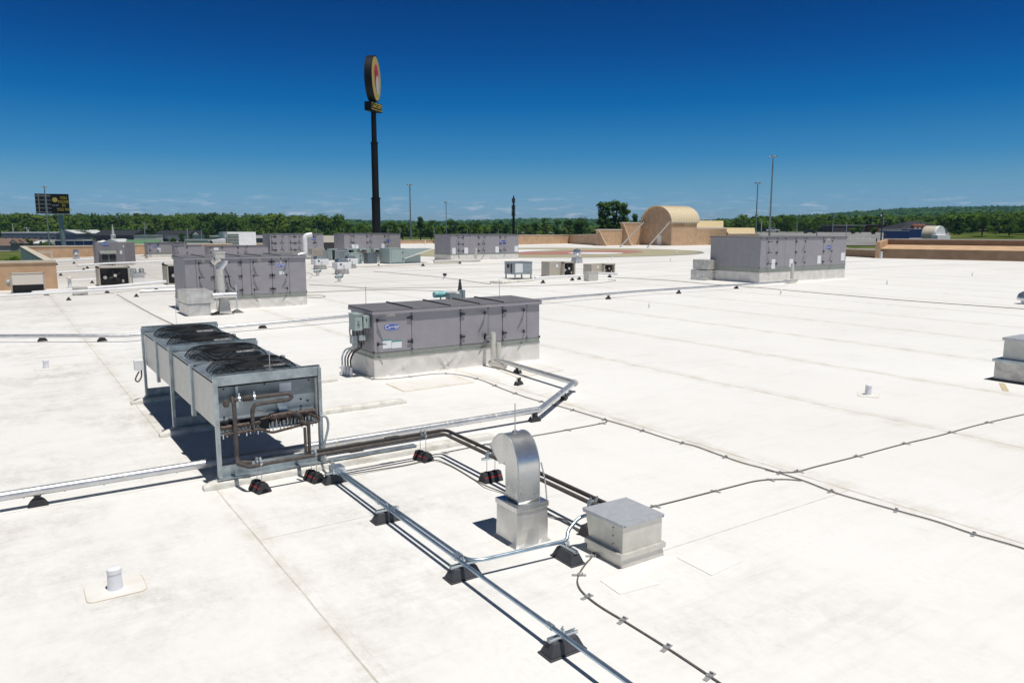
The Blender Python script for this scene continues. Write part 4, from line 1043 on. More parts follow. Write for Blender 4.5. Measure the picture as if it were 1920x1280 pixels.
m_.add(vs, fs); hood = m_.build('duct_hood', 'duct_metal', t, smooth=True)
so_ = hood.modifiers.new('thick', 'SOLIDIFY'); so_.thickness = .003
m_ = MB()
for xx in (x0-.003, x1+.003): m_.tube([(xx, *s[0]) for s in secs], .006, 6)
m_.build('standing_seam', 'galv', t, smooth=True)
m_ = MB(); m_.lathe((.19, .31, 1.074), [(0, 0), (.035, 0), (.03, .014), (.012, .022), (0, .022)], 10); m_.cyl((.19, .31, 1.08), (.19, .31, 1.37), .0055, 6); m_.build('air_terminal', 'steel_rod', t)
m_ = MB(); m_.tube(smooth_path([(x1+.03, .06, .80), (x1+.05, .02, .62), (x1+.06, .0, .42)], 5), .007, 6); m_.build('ground_strap', 'galv_panel', t)

S0 = (4.53, 4.93)
t = thing('square_hood', 'square flat-topped silver hood with one tapered side', 'vent', (S0[0], S0[1], 0))
m_ = MB(); m_.hexa([(.0, -.01, .002), (.54, -.01, .002), (.54, .50, .002), (.0, .50, .002)], [(.0, .0, .085), (.53, .0, .085), (.53, .49, .085), (.0, .49, .085)]); m_.build('curb', 'pale_metal', t, bevel=.004)
m_ = MB(); m_.bx(-.022, -.022, .085, .552, .512, .135); m_.build('curb_cap', 'pale_metal', t, bevel=.004)
m_ = MB(); m_.hexa([(.02, .01, .13), (.52, .01, .13), (.52, .49, .13), (.02, .49, .13)], [(.02, .01, .405), (.52, .01, .405), (.52, .51, .405), (-.0, .53, .405)]); m_.build('hood_body', 'pale_metal', t, bevel=.003)
m_ = MB(); m_.hexa([(.008, -.005, .385), (.532, -.005, .385), (.532, .53, .385), (-.02, .54, .385)], [(.006, -.007, .418), (.534, -.007, .418), (.534, .532, .422), (-.022, .542, .422)]); m_.build('top_sheet', 'pale_top', t, bevel=.002)
m_ = MB()
for z in (.35, .27, .19): m_.cyl((.018, .14, z), (.012, .14, z), .006, 6)
for x in (.03, .515): m_.cyl((x, -.006, .40), (x, -.010, .40), .006, 6)
m_.build('screw', 'seam_dark', t)
# block ended grey plastic vent pipes
def vent_pipe():
    t = thing('vent_pipe', '', 'vent pipe', (0, 0, 0), 0, 'small white capped vent pipes')
    m_ = MB(); m_.lathe((0, 0, 0), [(.066, .002), (.062, .02), (.056, .15), (0, .15)], 24); m_.build('pipe', 'white_plastic', t, smooth=True)
    m_ = MB(); m_.lathe((0, 0, .148), [(.054, 0), (.060, .003), (.060, .04), (.045, .05), (0, .052)], 24); m_.build('cap', 'white_paint', t, smooth=True)
    m_ = MB(); w, h, r_ = .235, .19, .06; pts = []
    for cx_, cy2, a0 in ((w-r_, h-r_, 0), (-w+r_, h-r_, 90), (-w+r_, -h+r_, 180), (w-r_, -h+r_, 270)):
        for q in range(6): a = R(a0+18*q); pts.append((cx_+r_*math.cos(a), cy2+r_*math.sin(a)))
    m_.plate(pts, .0005, .004); m_.build('flashing_patch', 'patch_edge', t)
    m_ = MB(); m_.plate([(x*.975, y*.97) for x, y in pts], .002, .006); m_.build('flashing', 'patch', t)
    return t
vp = vent_pipe(); vp.location = (.60, 7.10, 0); vp['label'] = 'white capped vent pipe on a rounded patch in the near left'
dup(vp, 'white capped vent pipe alone on the clean roof at right', (13.45, 7.9, 0), R(30)); 
dup(vp, 'white capped vent pipe left of the fan condenser', (.66, 19.8, 0), 0)
# right edge vent
q0 = Vector((16.95, 5.06, 0))
t = thing('square_hood', 'grey topped square hood on a stained curb cut by the right picture edge', 'vent', q0)
m_ = MB(); m_.bx(0, 0, .03, 1.0, 2.2, .40); m_.build('curb', 'wrap_grey', t, bevel=.008)
m_ = MB(); m_.bx(-.04, -.04, .40, 1.04, 2.24, .45); m_.build('curb_cap', 'galv', t, bevel=.006)
m_ = MB(); m_.bx(.1, .15, .45, .92, 2.1, .87); m_.build('hood_body', 'galv_panel', t)
m_ = MB(); m_.bx(.07, .13, .845, .95, 2.13, .90); m_.build('top_sheet', 'pale_top', t)
m_ = MB(); m_.bx(-.06, -.07, .002, 1.05, 2.27, .03); m_.build('rubber_pad', 'rubber', t)
dm = at(1925, 570)
t = thing('dome_vent', 'round silver dome vent peeping in at the right picture edge', 'vent', (dm.x+.05, dm.y, 0))
m_ = MB(); m_.lathe((0, 0, 0), [(.25, .0), (.24, .14), (.38, .16), (.40, .26), (.34, .42), (.20, .52), (0, .56)], 24); m_.build('dome', 'duct_metal', t, smooth=True)

# ================================================================= LIGHTNING CABLES AND RODS
def clip_mesh():
    m_ = MB(); m_.box((-.036, 0, .004), (.058, .036, .003)); m_.box((.036, 0, .004), (.058, .036, .003)); m_.box((0, 0, .010), (.03, .045, .016)); m_.box((.03, 0, .016), (.012, .03, .022))
    me = bpy.data.meshes.new('cable_clip'); me.from_pydata(m_.v, [], m_.f); me.materials.append(MATS['clip_grey']); return me
CLIP = clip_mesh()
def lightning_cable(label, pts, r=.0072, every=.9, k=6, clips=True, wob=.0):
    t = thing('lightning_cable', label, 'cable', (0, 0, 0), 0, 'lightning protection cables on the roof')
    pts = [Vector((p[0]+rnd.uniform(-wob, wob), p[1], .012 if len(p) < 3 else max(.012, p[2]))) for p in pts]
    P_ = smooth_path(pts, k); m_ = MB(); m_.tube(P_, r, 7); m_.build('cable', 'cable_grey', t, smooth=True)
    if clips:
        d = every*.4; acc = 0
        for a, b in zip(P_, P_[1:]):
            L_ = (b-a).length; acc += L_
            if acc > d:
                acc = 0; d = every
                o = bpy.data.objects.new('cable_clip', CLIP); COL.objects.link(o); o.parent = t; o.location = (b.x, b.y, 0)
                o.rotation_euler = (0, 0, math.atan2((b-a).y, (b-a).x)+math.pi/2+R(15))
    return t
lightning_cable('main cable running along the roof seam from the low air handler to the lower right',
    [(6.2, 14.85), (6.3, 14.45), (6.75, 14.32), (7.6, 14.30), (7.95, 14.0), (8.08, 13.2), (7.97, 12.2), (7.92, 11.2), (8.0, 10.2), (8.03, 9.23), (8.06, 8.5), (8.05, 7.7), (8.10, 7.3), (8.06, 6.88), (8.03, 6.4), (8.07, 6.03), (8.07, 5.5), (8.0, 5.0), (8.04, 4.4), (8.09, 3.9), (8.06, 3.5), (8.09, 3.0), (8.0, 2.0)], every=.78)
lightning_cable('cable branching left from the main one behind the curved vent', [(8.04, 9.24), (8.0, 9.12), (7.85, 9.06), (7.3, 9.05), (6.77, 9.05), (6.0, 9.08), (5.5, 9.07), (4.95, 9.05)], every=.7)
lightning_cable('cable branching right from the main one toward the picture edge', [(8.04, 6.05), (8.10, 5.88), (8.3, 5.77), (8.7, 5.76), (9.6, 5.72), (10.6, 5.70), (11.6, 5.64), (12.8, 5.62), (14.6, 5.5)], every=1.1)
lightning_cable('cable joining the square hood to the main one', [(8.05, 5.52), (7.9, 5.68), (7.6, 5.82), (7.13, 5.85), (6.3, 5.88), (5.6, 5.9), (5.2, 5.8), (4.95, 5.75)], every=.9)
lightning_cable('curving cable passing under the square hood and out of the bottom', [(4.62, 5.40), (4.45, 5.26), (4.30, 5.17), (4.12, 5.04), (4.0, 4.91), (3.93, 4.75), (3.895, 4.5), (3.90, 4.15), (3.90, 3.73), (3.885, 3.3), (3.86, 2.9)], every=.42)
c_ = [at(x, y) for x, y in ((580, 534), (640, 537), (700, 541), (770, 540), (850, 539), (950, 537), (1050, 534.5), (1130, 530), (1155, 526), (1140, 524.5))]
lightning_cable('long cable across the middle roof ending in a loop by the small units', [(p.x, p.y) for p in c_], .011, clips=False)
c_ = [at(x, y) for x, y in ((570, 549), (640, 546), (720, 543.5), (800, 545), (870, 548))]
lightning_cable('cable crossing the loop cable behind the low air handler', [(p.x, p.y) for p in c_], .011, clips=False)
c_ = [at(x, y) for x, y in ((575, 558), (600, 558.5), (610, 556), (600, 554), (575, 554))]
lightning_cable('short loop of cable right of the tall air handler', [(p.x, p.y) for p in c_], .011, clips=False)
c_ = [at(x, y) for x, y in ((700, 509), (760, 514), (830, 520.5), (920, 533))]
lightning_cable('cable running diagonally from the small condensers', [(p.x, p.y) for p in c_], .012, clips=False)
c_ = [at(x, y) for x, y in ((1140, 520), (1250, 526), (1330, 533), (1400, 538), (1560, 552), (1700, 564), (1925, 580))]
lightning_cable('straight cable from the small units past the largest air handler to the right edge', [(p.x, p.y) for p in c_], .014, clips=False)
c_ = [at(x, y) for x, y in ((219, 552), (250, 570), (290, 592), (328, 610))]
lightning_cable('dark cable on the seam leading to the fan condenser', [(p.x, p.y) for p in c_], .012, clips=False)
c_ = [at(x, y) for x, y in ((580, 522), (586, 516), (580, 512), (572, 512))]
lightning_cable('tiny cable loop at the corner of the tall air handler', [(p.x, p.y) for p in c_], .011, clips=False)
def rod(label, x, y, z0, z1, r=.006):
    t = thing('lightning_rod', label, 'lightning rod', (x, y, 0), 0, 'thin lightning rods')
    m_ = MB(); m_.cyl((0, 0, z0), (0, 0, z1), r, 6); m_.build('rod', 'steel_rod', t)
    m_ = MB(); m_.lathe((0, 0, z0), [(0, 0), (.05, 0), (.045, .012), (.015, .02), (0, .02)], 10); m_.build('base', 'steel_rod', t)
rod('lightning rod on the left end of the low air handler roof', 6.66, 15.72, 1.44, 1.85)
rod('lightning rod on the right end of the low air handler roof', 10.05, 15.5, 1.44, 1.9)
p = at(331, 609); rod('lightning rod standing on the seam behind the fan condenser', p.x, p.y, 0, .62)
for lab, o_, w, h0, dd in (('corner of the largest air handler', D0, 0.05, 2.68, .05), ):
    rod('lightning rod on the near left '+lab, o_.x+w, o_.y+dd, h0, h0+.9, .022)
rod('lightning rod on the left of the tall air handler roof', B0.x+.1, B0.y+.2, 2.08, 2.65, .012)
for i, px in enumerate((593, 645, 728, 750)): 
    p = onY(px, 440, F0.y+1); rod(('leftmost', 'second', 'third', 'rightmost')[i]+' lightning rod on the air handler at the sign column', p.x, p.y, 2.5, 3.25, .03)
for i, px in enumerate((814, 876, 935, 970)):
    p = onY(px, 440, E0.y+1); rod(('leftmost', 'second', 'third', 'rightmost')[i]+' lightning rod on the long air handler roof', p.x, p.y, 2.5, 3.15, .026)

# roof repair patches
def patch(label, q, m='patch', edge=True):
    t = thing('roof_patch', label, 'roof patch', (0, 0, 0), 0, 'rectangular repair patches on the roof membrane')
    c = Vector((sum(a[0] for a in q)/len(q), sum(a[1] for a in q)/len(q)))
    if edge: m_ = MB(); m_.plate([tuple(x) for x in q], .0005, .004); m_.build('edge_seal', 'patch_edge', t)
    qq = [(c.x+(a[0]-c.x)*(1-.035), c.y+(a[1]-c.y)*(1-.035)) for a in q]; m_ = MB(); m_.plate(qq, .001, .0062); m_.build('patch_sheet', m, t)
patch('tan edged patch in front of the low air handler, left one', [(6.25, 13.05), (7.85, 13.05), (7.88, 13.95), (6.28, 13.95)])
patch('tan edged patch beside the silver riser', [(8.85, 12.95), (10.2, 13.1), (10.2, 14.1), (9.0, 14.0)])
patch('pale patch at the foot of the square hood', [(4.17, 4.55), (4.62, 4.50), (4.60, 4.88), (4.20, 4.86)], m='patch_pale', edge=False)
patch('pale patch to the right of the square hood', [(5.10, 4.35), (5.65, 4.40), (5.62, 4.85), (5.12, 4.82)], m='patch_pale', edge=False)
pp = at(1830, 737); 
m_ = MB(); m_.plate([(16.0, 6.55), (16.75, 6.95), (16.72, 7.05), (15.95, 6.65)], .001, .006); setting(m_.build('seam_sealant', 'patch_edge'))

# ================================================================= SMALL ROOFTOP UNITS
def fwd(P): return P.x*math.sin(HEAD)+P.y*math.cos(HEAD)
def zof(P, py):          # height above P whose image row is py
    D = fwd(P); v = (640-py)/F_PX; return CAMH+D*(-math.sin(PITCH)+v*math.cos(PITCH))/(math.cos(PITCH)+v*math.sin(PITCH))
def lenX(P, px): return max(.05, onY(px, 500, P.y).x-P.x)
def part(fn, name, m, t, smooth=False, bevel=0):
    m_ = MB(); fn(m_); return m_.build(name, m, t, smooth=smooth, bevel=bevel)

P = at(22, 553); w = lenX(P, 82)
t = thing('condensing_unit', 'beige unit with a pale slanted panel in front of the tan wall, at left', 'condenser', P)
h = zof(P, 513)
part(lambda m: (m.bx(0, .12, .08, .07, .75, h), m.bx(w-.07, .12, .08, w, .75, h), m.bx(0, .12, h-.05, w, .75, h), m.bx(0, .7, .08, w, .75, h)), 'casing', 'beige_unit', t, bevel=.01)
part(lambda m: m.hexa([(.07, .02, h*.46), (w-.07, .02, h*.46), (w-.07, .06, h*.46), (.07, .06, h*.46)], [(.07, .14, h-.05), (w-.07, .14, h-.05), (w-.07, .18, h-.05), (.07, .18, h-.05)]), 'slanted_panel', 'beige_light', t)
part(lambda m: m.bx(.07, .16, .1, w-.07, .20, h*.9), 'coil', 'coil_dark', t)
part(lambda m: (m.bx(-.02, .0, .0, w+.02, .06, .09), m.bx(-.02, .7, 0, w+.02, .76, .09)), 'base_rail', 'galv', t)
part(lambda m: (m.tube([(-.02, .5, .55), (-.14, .5, .55)], .17, 14), m.tube([(-.14, .5, .55), (-.16, .5, .55)], .12, 14)), 'side_motor', 'box_grey', t, smooth=True)
def fan_unit(label, pl, pr, pb, ptop, left, open_w=1.0, dark=True):
    P = at(pl, pb); w = lenX(P, pr); h = zof(P, ptop)
    t = thing('condensing_unit', label, 'condenser', P, 0, 'beige open-sided fan units')
    d = left
    part(lambda m: (m.bx(-.0, 0, .05, .06, d, h), m.bx(w-.09, 0, .05, w, d, h), m.bx(0, 0, h-.06, w, d, h), m.bx(0, d-.05, .05, w, d, h), m.bx(0, 0, 0, w, d, .06)), 'casing', 'beige_unit', t)
    part(lambda m: m.bx(.061, .25, .061, w-.091, .28, h-.061), 'fan_wall', 'coil_dark', t)
    xc, zc = w*.52, h*.55
    part(lambda m: m.tube([(xc, .15, zc), (xc, .22, zc)], h*.32, 18), 'fan_shroud', 'fan_dark', t, smooth=True)
    for a in range(4):
        part(lambda m: m.box((xc+math.cos(a*1.57+.5)*h*.17, .12, zc+math.sin(a*1.57+.5)*h*.17), (h*.26, .02, h*.14), ry=-(a*1.57+.5), rx=.3), 'fan_blade', 'coil_dark', t)
    part(lambda m: m.tube([(xc, .06, zc), (xc, .13, zc)], h*.08, 12), 'motor', 'beige_light', t, smooth=True)
    part(lambda m: m.tube([(xc-.32*w, .1, zc-.1), (xc-.32*w, .14, zc-.1)], h*.09, 12), 'compressor', 'galv_panel', t, smooth=True)
    part(lambda m: m.box((xc+.25*w, .14, h*.25), (.1, .04, .16)), 'control_box', 'galv_panel', t)
    return t, P, w, h
t2, P2, w2, h2 = fan_unit('beige open fan unit in the left middle of the roof', 187, 243, 537.5, 501, 1.6)
t = thing('electrical_box', 'pale blue isolator box on the right side of the left beige fan unit', 'electrical box', (P2.x+w2+.02, P2.y+.1, 0))
part(lambda m: m.bx(0, 0, .45, .16, .5, .95), 'enclosure', 'box_grey', t)
fan_unit('beige open fan unit half hidden behind the tall air handler', 315, 372, 534, 497, 1.5)
fan_unit('beige open fan unit right of the square condensing unit', 1057, 1079, 518.5, 491.5, 1.2)
fan_unit('smaller beige fan unit, rightmost of the small units', 1133, 1153.5, 514.5, 495, 1.0)
for (pl, pr, pb, ptp, lab) in ((1030, 1057, 519, 491, 'plain beige cabinet joined to the fan unit right of the square condensing unit'), (1109, 1132, 515, 495.5, 'plain beige cabinet joined to the rightmost fan unit')):
    P = at(pl, pb); w = lenX(P, pr)-.02; h = zof(P, ptp)
    t = thing('equipment_cabinet', lab, 'cabinet', P)
    part(lambda m: m.bx(0, 0, .0, w, .9, h), 'casing', 'beige_unit', t); part(lambda m: m.bx(w*.45, -.01, h*.62, w*.62, 0, h*.82), 'label_sheet', 'white_paint', t)
# square condensing unit on legs
P = at(965, 524); w = lenX(P, 998); h = zof(P, 492)
t = thing('condensing_unit', 'square grey-green condensing unit on four short legs', 'condenser', P)
part(lambda m: m.bx(0, 0, .30, w, 1.15, h), 'casing', 'box_grey', t, bevel=.01)
for i in range(2):
    part(lambda m: m.bx(w*(.52+.235*i), -.012, .36, w*(.52+.235*i)+w*.21, 0, h-.08), 'louvre_panel', 'galv', t)
part(lambda m: m.bx(.04, -.012, .42, w*.45, 0, h-.08), 'notice_panel', 'label_white', t)
part(lambda m: (m.bx(-.012, .3, .4, 0, .45, h-.1), m.bx(-.012, .6, .7, 0, .85, h-.12)), 'side_vent', 'coil_dark', t)
part(lambda m: m.bx(-.03, -.03, h, w+.03, 1.18, h+.03), 'top_sheet', 'galv', t)
for x in (0.03, w-.1):
    for y in (.02, 1.05): part(lambda m: m.bx(x, y, 0, x+.07, y+.07, .30), 'leg', 'box_teal', t)
part(lambda m: m.bx(-.05, 0, 0, w+.05, .1, .05), 'foot_rail', 'rubber', t)
# pale boxes
def pale_box(label, pl, pr, pb, ptp, d, m='pale_metal', cat='duct'):
    P = at(pl, pb); w = lenX(P, pr); h = zof(P, ptp)
    t = thing('duct_box', label, cat, P)
    part(lambda q: q.bx(0, 0, .02, w, d, h), 'box', m, t, bevel=.012); part(lambda q: q.bx(-.015, -.015, h*.9, w+.015, d+.015, h*.9+.03), 'top_flange', m, t)
pale_box('pale sheet metal box where the white pipes end, by the small units', 1104, 1122, 527, 510, .5)
pale_box('plain pale box between white pipes in front of the left tan wall', 138, 161, 554, 539, .5)
pale_box('low white box beside the silver twin turbine vent', 241, 250, 530, 522, .3, 'white_paint')
def white_pipe(label, q, r=.06, h=.22, m='white_paint', sup=(), sc=1.6, short=None):
    t = thing('white_pipe', label, 'pipe', (0, 0, 0), 0, 'white wrapped pipes on the far roof')
    pts = [at(x, y, h) for x, y in q]
    part(lambda z: z.tube(pts, r, 10), 'pipe', m, t, smooth=True)
    for i, (x, y) in enumerate(sup):
        p = at(x, y); support(('first', 'second', 'third', 'fourth', 'fifth', 'sixth')[i]+' black support from left under the '+(short or label), p.x, p.y, 0, sc)
white_pipe('white pipe pair beside the beige slanted unit', [(60, 548), (140, 543)], sup=((87, 553.5), ))
white_pipe('white pipe joining pale box and open fan unit', [(160, 541), (200, 538.5), (310, 528)], .085, .3, sup=((201, 549), (293, 543.5), ))
white_pipe('long white pipe along the seam at left', [(-20, 556), (130, 547), (262, 539.5), (345, 536)], .06, .2, sup=((129, 563), (256, 556.5)), sc=1.5)
white_pipe('white pipe ending at the tall air handler', [(262, 546.5), (345, 543)], .07, .18, 'jacket')
white_pipe('upper white pipe right of left tan wall', [(104, 490), (170, 486), (300, 476.5)], .08, .25, sup=((106, 497), (139, 494.5)), sc=2)
white_pipe('white pipe behind the open fan unit', [(145, 498), (200, 494), (345, 488)], .08, .25, sup=((164, 503.5), (211, 501), (306, 496)), sc=2)
white_pipe('white pipe left of the open fan unit', [(104, 511), (180, 506.5)], .07, .2, sup=((114, 517), (157, 506.5)), sc=1.8)
white_pipe('thin white pipe below the yellowish vent', [(130, 526), (185, 523.5)], .05, .15, sup=((173, 531), ), sc=1.6)
white_pipe('white pipe before the small beige units', [(1003, 521), (1040, 519), (1098, 516)], .08, .15, sup=((1018, 531), (1073, 526), (1086, 524.5)), sc=1.9)
white_pipe('white tray pipe before the rightmost fan unit', [(1122, 512), (1158, 513.5)], .08, .25, sup=((1143, 520), ), sc=1.9)
white_pipe('pale sleeper pipe left of the square condensing unit', [(920, 529), (940, 530), (1000, 525)], .09, .06, 'sleeper')
white_pipe('tan pipe before the grey-green units', [(600, 500), (690, 499.5), (860, 493)], .05, .12, 'beige_light', sup=((631, 505), (710, 500), (793, 499), (862, 494.5)), sc=2.2)
def mushroom(label, px, pb, ptp, wpx, m='duct_metal', curbm='silver_wrap'):
    P = at(px, pb); h = zof(P, ptp); r = wpx/2*fwd(P)/1420
    t = thing('exhaust_fan', label, 'exhaust fan', P)
    part(lambda q: q.frus((0, 0), (r*1.9, r*1.9), (r*1.6, r*1.6), 0, h*.38), 'curb', curbm, t)
    part(lambda q: q.lathe((0, 0, h*.38), [(r*.55, 0), (r*.55, h*.10), (r*1.0, h*.12), (r*1.02, h*.22), (r*.82, h*.26), (r*.86, h*.44), (r*.72, h*.54), (0, h*.62)], 20), 'fan_housing', m, t, smooth=True)
mushroom('silver mushroom exhaust fan on a tall curb near the tan wall', 143.5, 487.5, 467, 12)
mushroom('silver mushroom exhaust fan behind the small beige units', 1081.5, 493, 466, 17)
P = at(261, 533); t = thing('turbine_vent', 'twin silver turbine vents on a white curb beside the left fan unit', 'vent', P)
part(lambda m: m.bx(-.32, 0, 0, .32, .5, .55), 'curb', 'white_paint', t)
part(lambda m: m.bx(-.38, -.05, .55, .38, .55, .66), 'tray', 'duct_metal', t)
for x in (-.2, .2): part(lambda m: m.lathe((x, .25, .66), [(.10, 0), (.15, .02), (.15, .18), (.08, .24), (0, .25)], 12), 'turbine', 'duct_metal', t, smooth=True)
P = at(131.5, 540); t = thing('vent_pipe', 'small yellowish capped vent between the left pipes', 'vent pipe', P)
part(lambda m: m.lathe((0, 0, 0), [(.10, 0), (.08, .5), (.0, .5)], 12), 'pipe', 'white_plastic', t, smooth=True); part(lambda m: m.lathe((0, 0, .5), [(.16, 0), (.16, .03), (0, .2)], 12), 'cap', 'beige_light', t)
# kitchen exhaust boxes
def exhaust(label, pl, pr, pb, ptp):
    P = at(pl, pb); w = lenX(P, pr); h = zof(P, ptp)
    t = thing('exhaust_fan', label, 'exhaust fan', P, 0, 'square white exhaust fans')
    part(lambda m: m.frus((w/2, w/2), (w*.72, w*.8), (w*.66, w*.8), 0, h*.34), 'curb', 'wrap_grey', t)
    part(lambda m: (m.bx(0, 0, h*.34, w, w, h*.78)), 'fan_housing', 'white_paint', t, bevel=.03)
    part(lambda m: m.frus((w/2, w/2), (w*.78, w*.78), (w*.6, w*.6), h*.78, h), 'top_cap', 'galv_dark', t)
    part(lambda m: m.tube([(w*.25, -.02, h*.66), (w*.25, .0, h*.66)], w*.07, 10), 'motor_port', 'seam_dark', t)
    part(lambda m: m.tube([(w*.45, -.06, h*.2), (w*.45, -.06, h*.55), (w*.45, .02, h*.6)], w*.018, 6), 'power_conduit', 'box_grey', t)
exhaust('square white exhaust fan, the nearer of the pair', 633, 659, 514.5, 486)
exhaust('square white exhaust fan, the farther of the pair', 592, 617, 505.5, 481)
exhaust('square white exhaust fan partly behind the nearer pair', 651, 672, 503.5, 480)
for lab, px, pb, ptp in (('cluttered silver valve stub in front of the nearer exhaust fan', 636, 528.5, 512.5), ('cluttered silver valve stub in front of the farther exhaust fan', 595.5, 517.5, 503)):
    P = at(px, pb); h = zof(P, ptp); t = thing('valve_stub', lab, 'vent', P)
    part(lambda m: m.cyl((0, 0, 0), (0, 0, h*.6), .10, 10), 'pipe', 'duct_metal', t, smooth=True)
    part(lambda m: (m.cyl((-.25, 0, h*.62), (.25, 0, h*.66), .08, 10), m.cyl((-.2, -.1, h*.5), (-.05, .2, h*1.0), .06, 8), m.cyl((.1, 0, h*.45), (.3, .1, h*.9), .05, 8)), 'valve_body', 'galv_dark', t, smooth=True)
# grey-green condensers in the middle distance
def small_cond(label, pl, pr, pb, ptp, d=1.1, m='box_grey', face='ribs', group='grey green units in the middle of the roof'):
    P = at(pl, pb); w = lenX(P, pr); h = zof(P, ptp)
    t = thing('condensing_unit', label, 'condenser', P, 0, group)
    part(lambda q: q.bx(0, 0, .06, w, d, h), 'casing', m, t, bevel=.015)
    if face == 'ribs':
        def f(q):
            n = 9
            for i in range(n): q.box((w/2, -.015, .14+(h-.22)*(i+.5)/n), (w*.86, .03, (h-.2)/n*.45))
        part(f, 'louvre_panel', 'beige_unit' if m == 'beige_unit' else 'galv', t)
    elif face == 'vert':
        def f(q):
            n = 7
            for i in range(n): q.box((w*(i+.5)/n, -.015, h*.52), (w/n*.45, .03, h*.8))
        part(f, 'louvre_panel', 'galv_dark', t)
    elif face == 'door':
        part(lambda q: q.bx(w*.12, -.03, .16, w*.92, 0, h*.93), 'door', m, t, bevel=.02)
        part(lambda q: (q.box((w*.86, -.05, h*.75), (.07, .05, .16)), q.box((w*.86, -.05, h*.3), (.07, .05, .16))), 'hinge', 'seam_dark', t)
    part(lambda q: q.bx(-.02, -.03, 0, w+.02, d, .06), 'base_rail', 'galv_dark', t)
    part(lambda q: q.bx(-.02, -.02, h, w+.02, d+.02, h+.03), 'top_sheet', m, t)
    return t, P, w, h
small_cond('beige condenser with horizontal slats just right of the tall air handler', 586, 610, 485.5, 466.5, 1.4, 'beige_unit')
small_cond('small grey box unit with a white label behind the slatted beige condenser', 613, 628, 487, 471, 1.0, 'box_grey', 'vert')
small_cond('grey ribbed unit left of the long grey-green cabinet', 637, 653, 489.5, 471, 1.0, 'box_grey', 'vert')
small_cond('long grey-green cabinet with a pale nameplate', 655, 679, 495, 475, 1.2, 'box_teal', 'door')
small_cond('grey ribbed unit beside the big unit with the hinged door', 690, 707, 494.5, 475, 1.0, 'galv_dark', 'vert')
tb, Pb, wb, hb = small_cond('big grey-green unit with hinged door and an angled rain hood', 731, 759.5, 495, 466.5, 2.2, 'box_teal', 'door')
part(lambda q: q.prism([(0, .5), (3.0, hb*.98), (0, hb*.98)], (wb+.02, .3, 0), 'y', 1.4), 'rain_hood', 'box_teal', tb)
part(lambda q: q.bx(wb+.02, .6, .06, wb+1.9, 2.0, hb*.55), 'outlet_box', 'box_teal', tb)
part(lambda q: q.tube([(wb+.1, .27, .45), (wb+2.9, .27, hb*.93)], .03, 6), 'brace', 'white_paint', tb)
for i, (a, b, lab) in enumerate(((622, 634, 'leftmost dark-mouthed grey-green hood'), (652, 672, 'second dark-mouthed grey-green hood from the left'), (676, 696, 'third dark-mouthed grey-green hood from the left'), (702, 722, 'rightmost dark-mouthed grey-green hood before the hinged door unit'))):
    P = at(a, 488); w = lenX(P, b); h = zof(P, 466.5)
    t = thing('intake_hood', lab, 'vent', P, 0, 'grey green intake hoods in a row')
    part(lambda q: (q.bx(0, 0, 0, w*.12, 1.2, h), q.bx(w*.6, 0, 0, w, 1.2, h), q.bx(w*.12, 0, h*.9, w*.6, 1.2, h), q.bx(w*.12, .9, 0, w*.6, 1.2, h*.9)), 'casing', 'box_teal', t)
    part(lambda q: q.bx(w*.13, .7, 0, w*.59, .88, h*.9), 'dark_mouth', 'wire_black', t)
for lab, px, pb, ptp, m in (('dark red capped pipe among the grey-green units, left one', 680.5, 491, 474, 'roof_brown'), ('dark red capped pipe among the grey-green units, right one', 707, 492, 475, 'roof_brown')):
    P = at(px, pb); h = zof(P, ptp); t = thing('vent_pipe', lab, 'vent pipe', P)
    part(lambda q: q.cyl((0, 0, 0), (0, 0, h), .22, 10), 'pipe', 'box_grey', t, smooth=True); part(lambda q: q.cyl((0, 0, h), (0, 0, h+.15), .30, 10), 'cap', m, t)
# flue elbows in front of unit G
P = at(573, 486); t = thing('exhaust_flue', 'white stepped elbow pipe in front of the far air handler', 'flue', P); h = zof(P, 437)
part(lambda q: q.tube(bend([(0, 0, 0), (0, 0, h-.25), (.75, 0, h-.15)], .4), .24, 10), 'elbow_pipe', 'white_paint', t, smooth=True)
part(lambda q: q.tube(bend([(-1.2, -.2, .3), (-.2, -.2, .6), (.5, -.2, .25)], .4), .22, 10), 'lower_elbow', 'jacket', t, smooth=True)
P = at(616.5, 470); t = thing('equipment_cabinet', 'cream box standing between two far air handlers', 'cabinet', P)
part(lambda q: q.bx(-1.0, 0, 1.2, 1.0, 1, 2.2), 'upper_box', 'beige_light', t); part(lambda q: q.bx(-1.0, .05, 0, 1.0, 1, 1.2), 'lower_box', 'coil_dark', t)
# behind the low air handler
P = at(826, 556, .9); D_ = 18.2; P = pt(826, 552, D_)
t = thing('insulation_roll', 'teal and white roll behind the low air handler', 'insulation roll', (P.x, P.y, 0))
part(lambda q: (q.cyl((-.18, 0, P.z), (.16, 0, P.z), .075, 14), q.cyl((0, 0, 0), (0, 0, P.z-.06), .02, 8)), 'roll', 'teal_wrap', t, smooth=True)
P = pt(851, 552, 18.2); t = thing('actuator_box', 'grey actuator box behind the low air handler roof', 'electrical box', (P.x, P.y, 0))
part(lambda q: (q.bx(-.17, -.1, P.z-.3, .02, .1, P.z+.05), q.bx(.02, -.06, P.z-.3, .2, .06, P.z+.02)), 'enclosure', 'box_grey', t)
part(lambda q: q.bx(.2, -.08, P.z-.32, .27, .08, P.z+.10), 'end_plate', 'box_teal', t)
part(lambda q: q.bx(-.1, -.08, 0, .1, .08, P.z-.3), 'stand', 'galv_dark', t)
P = at(862.5, 544.5); h = zof(P, 523); t = thing('black_stand', 'small black upright with a slanting brace behind the low air handler', 'stand', P)
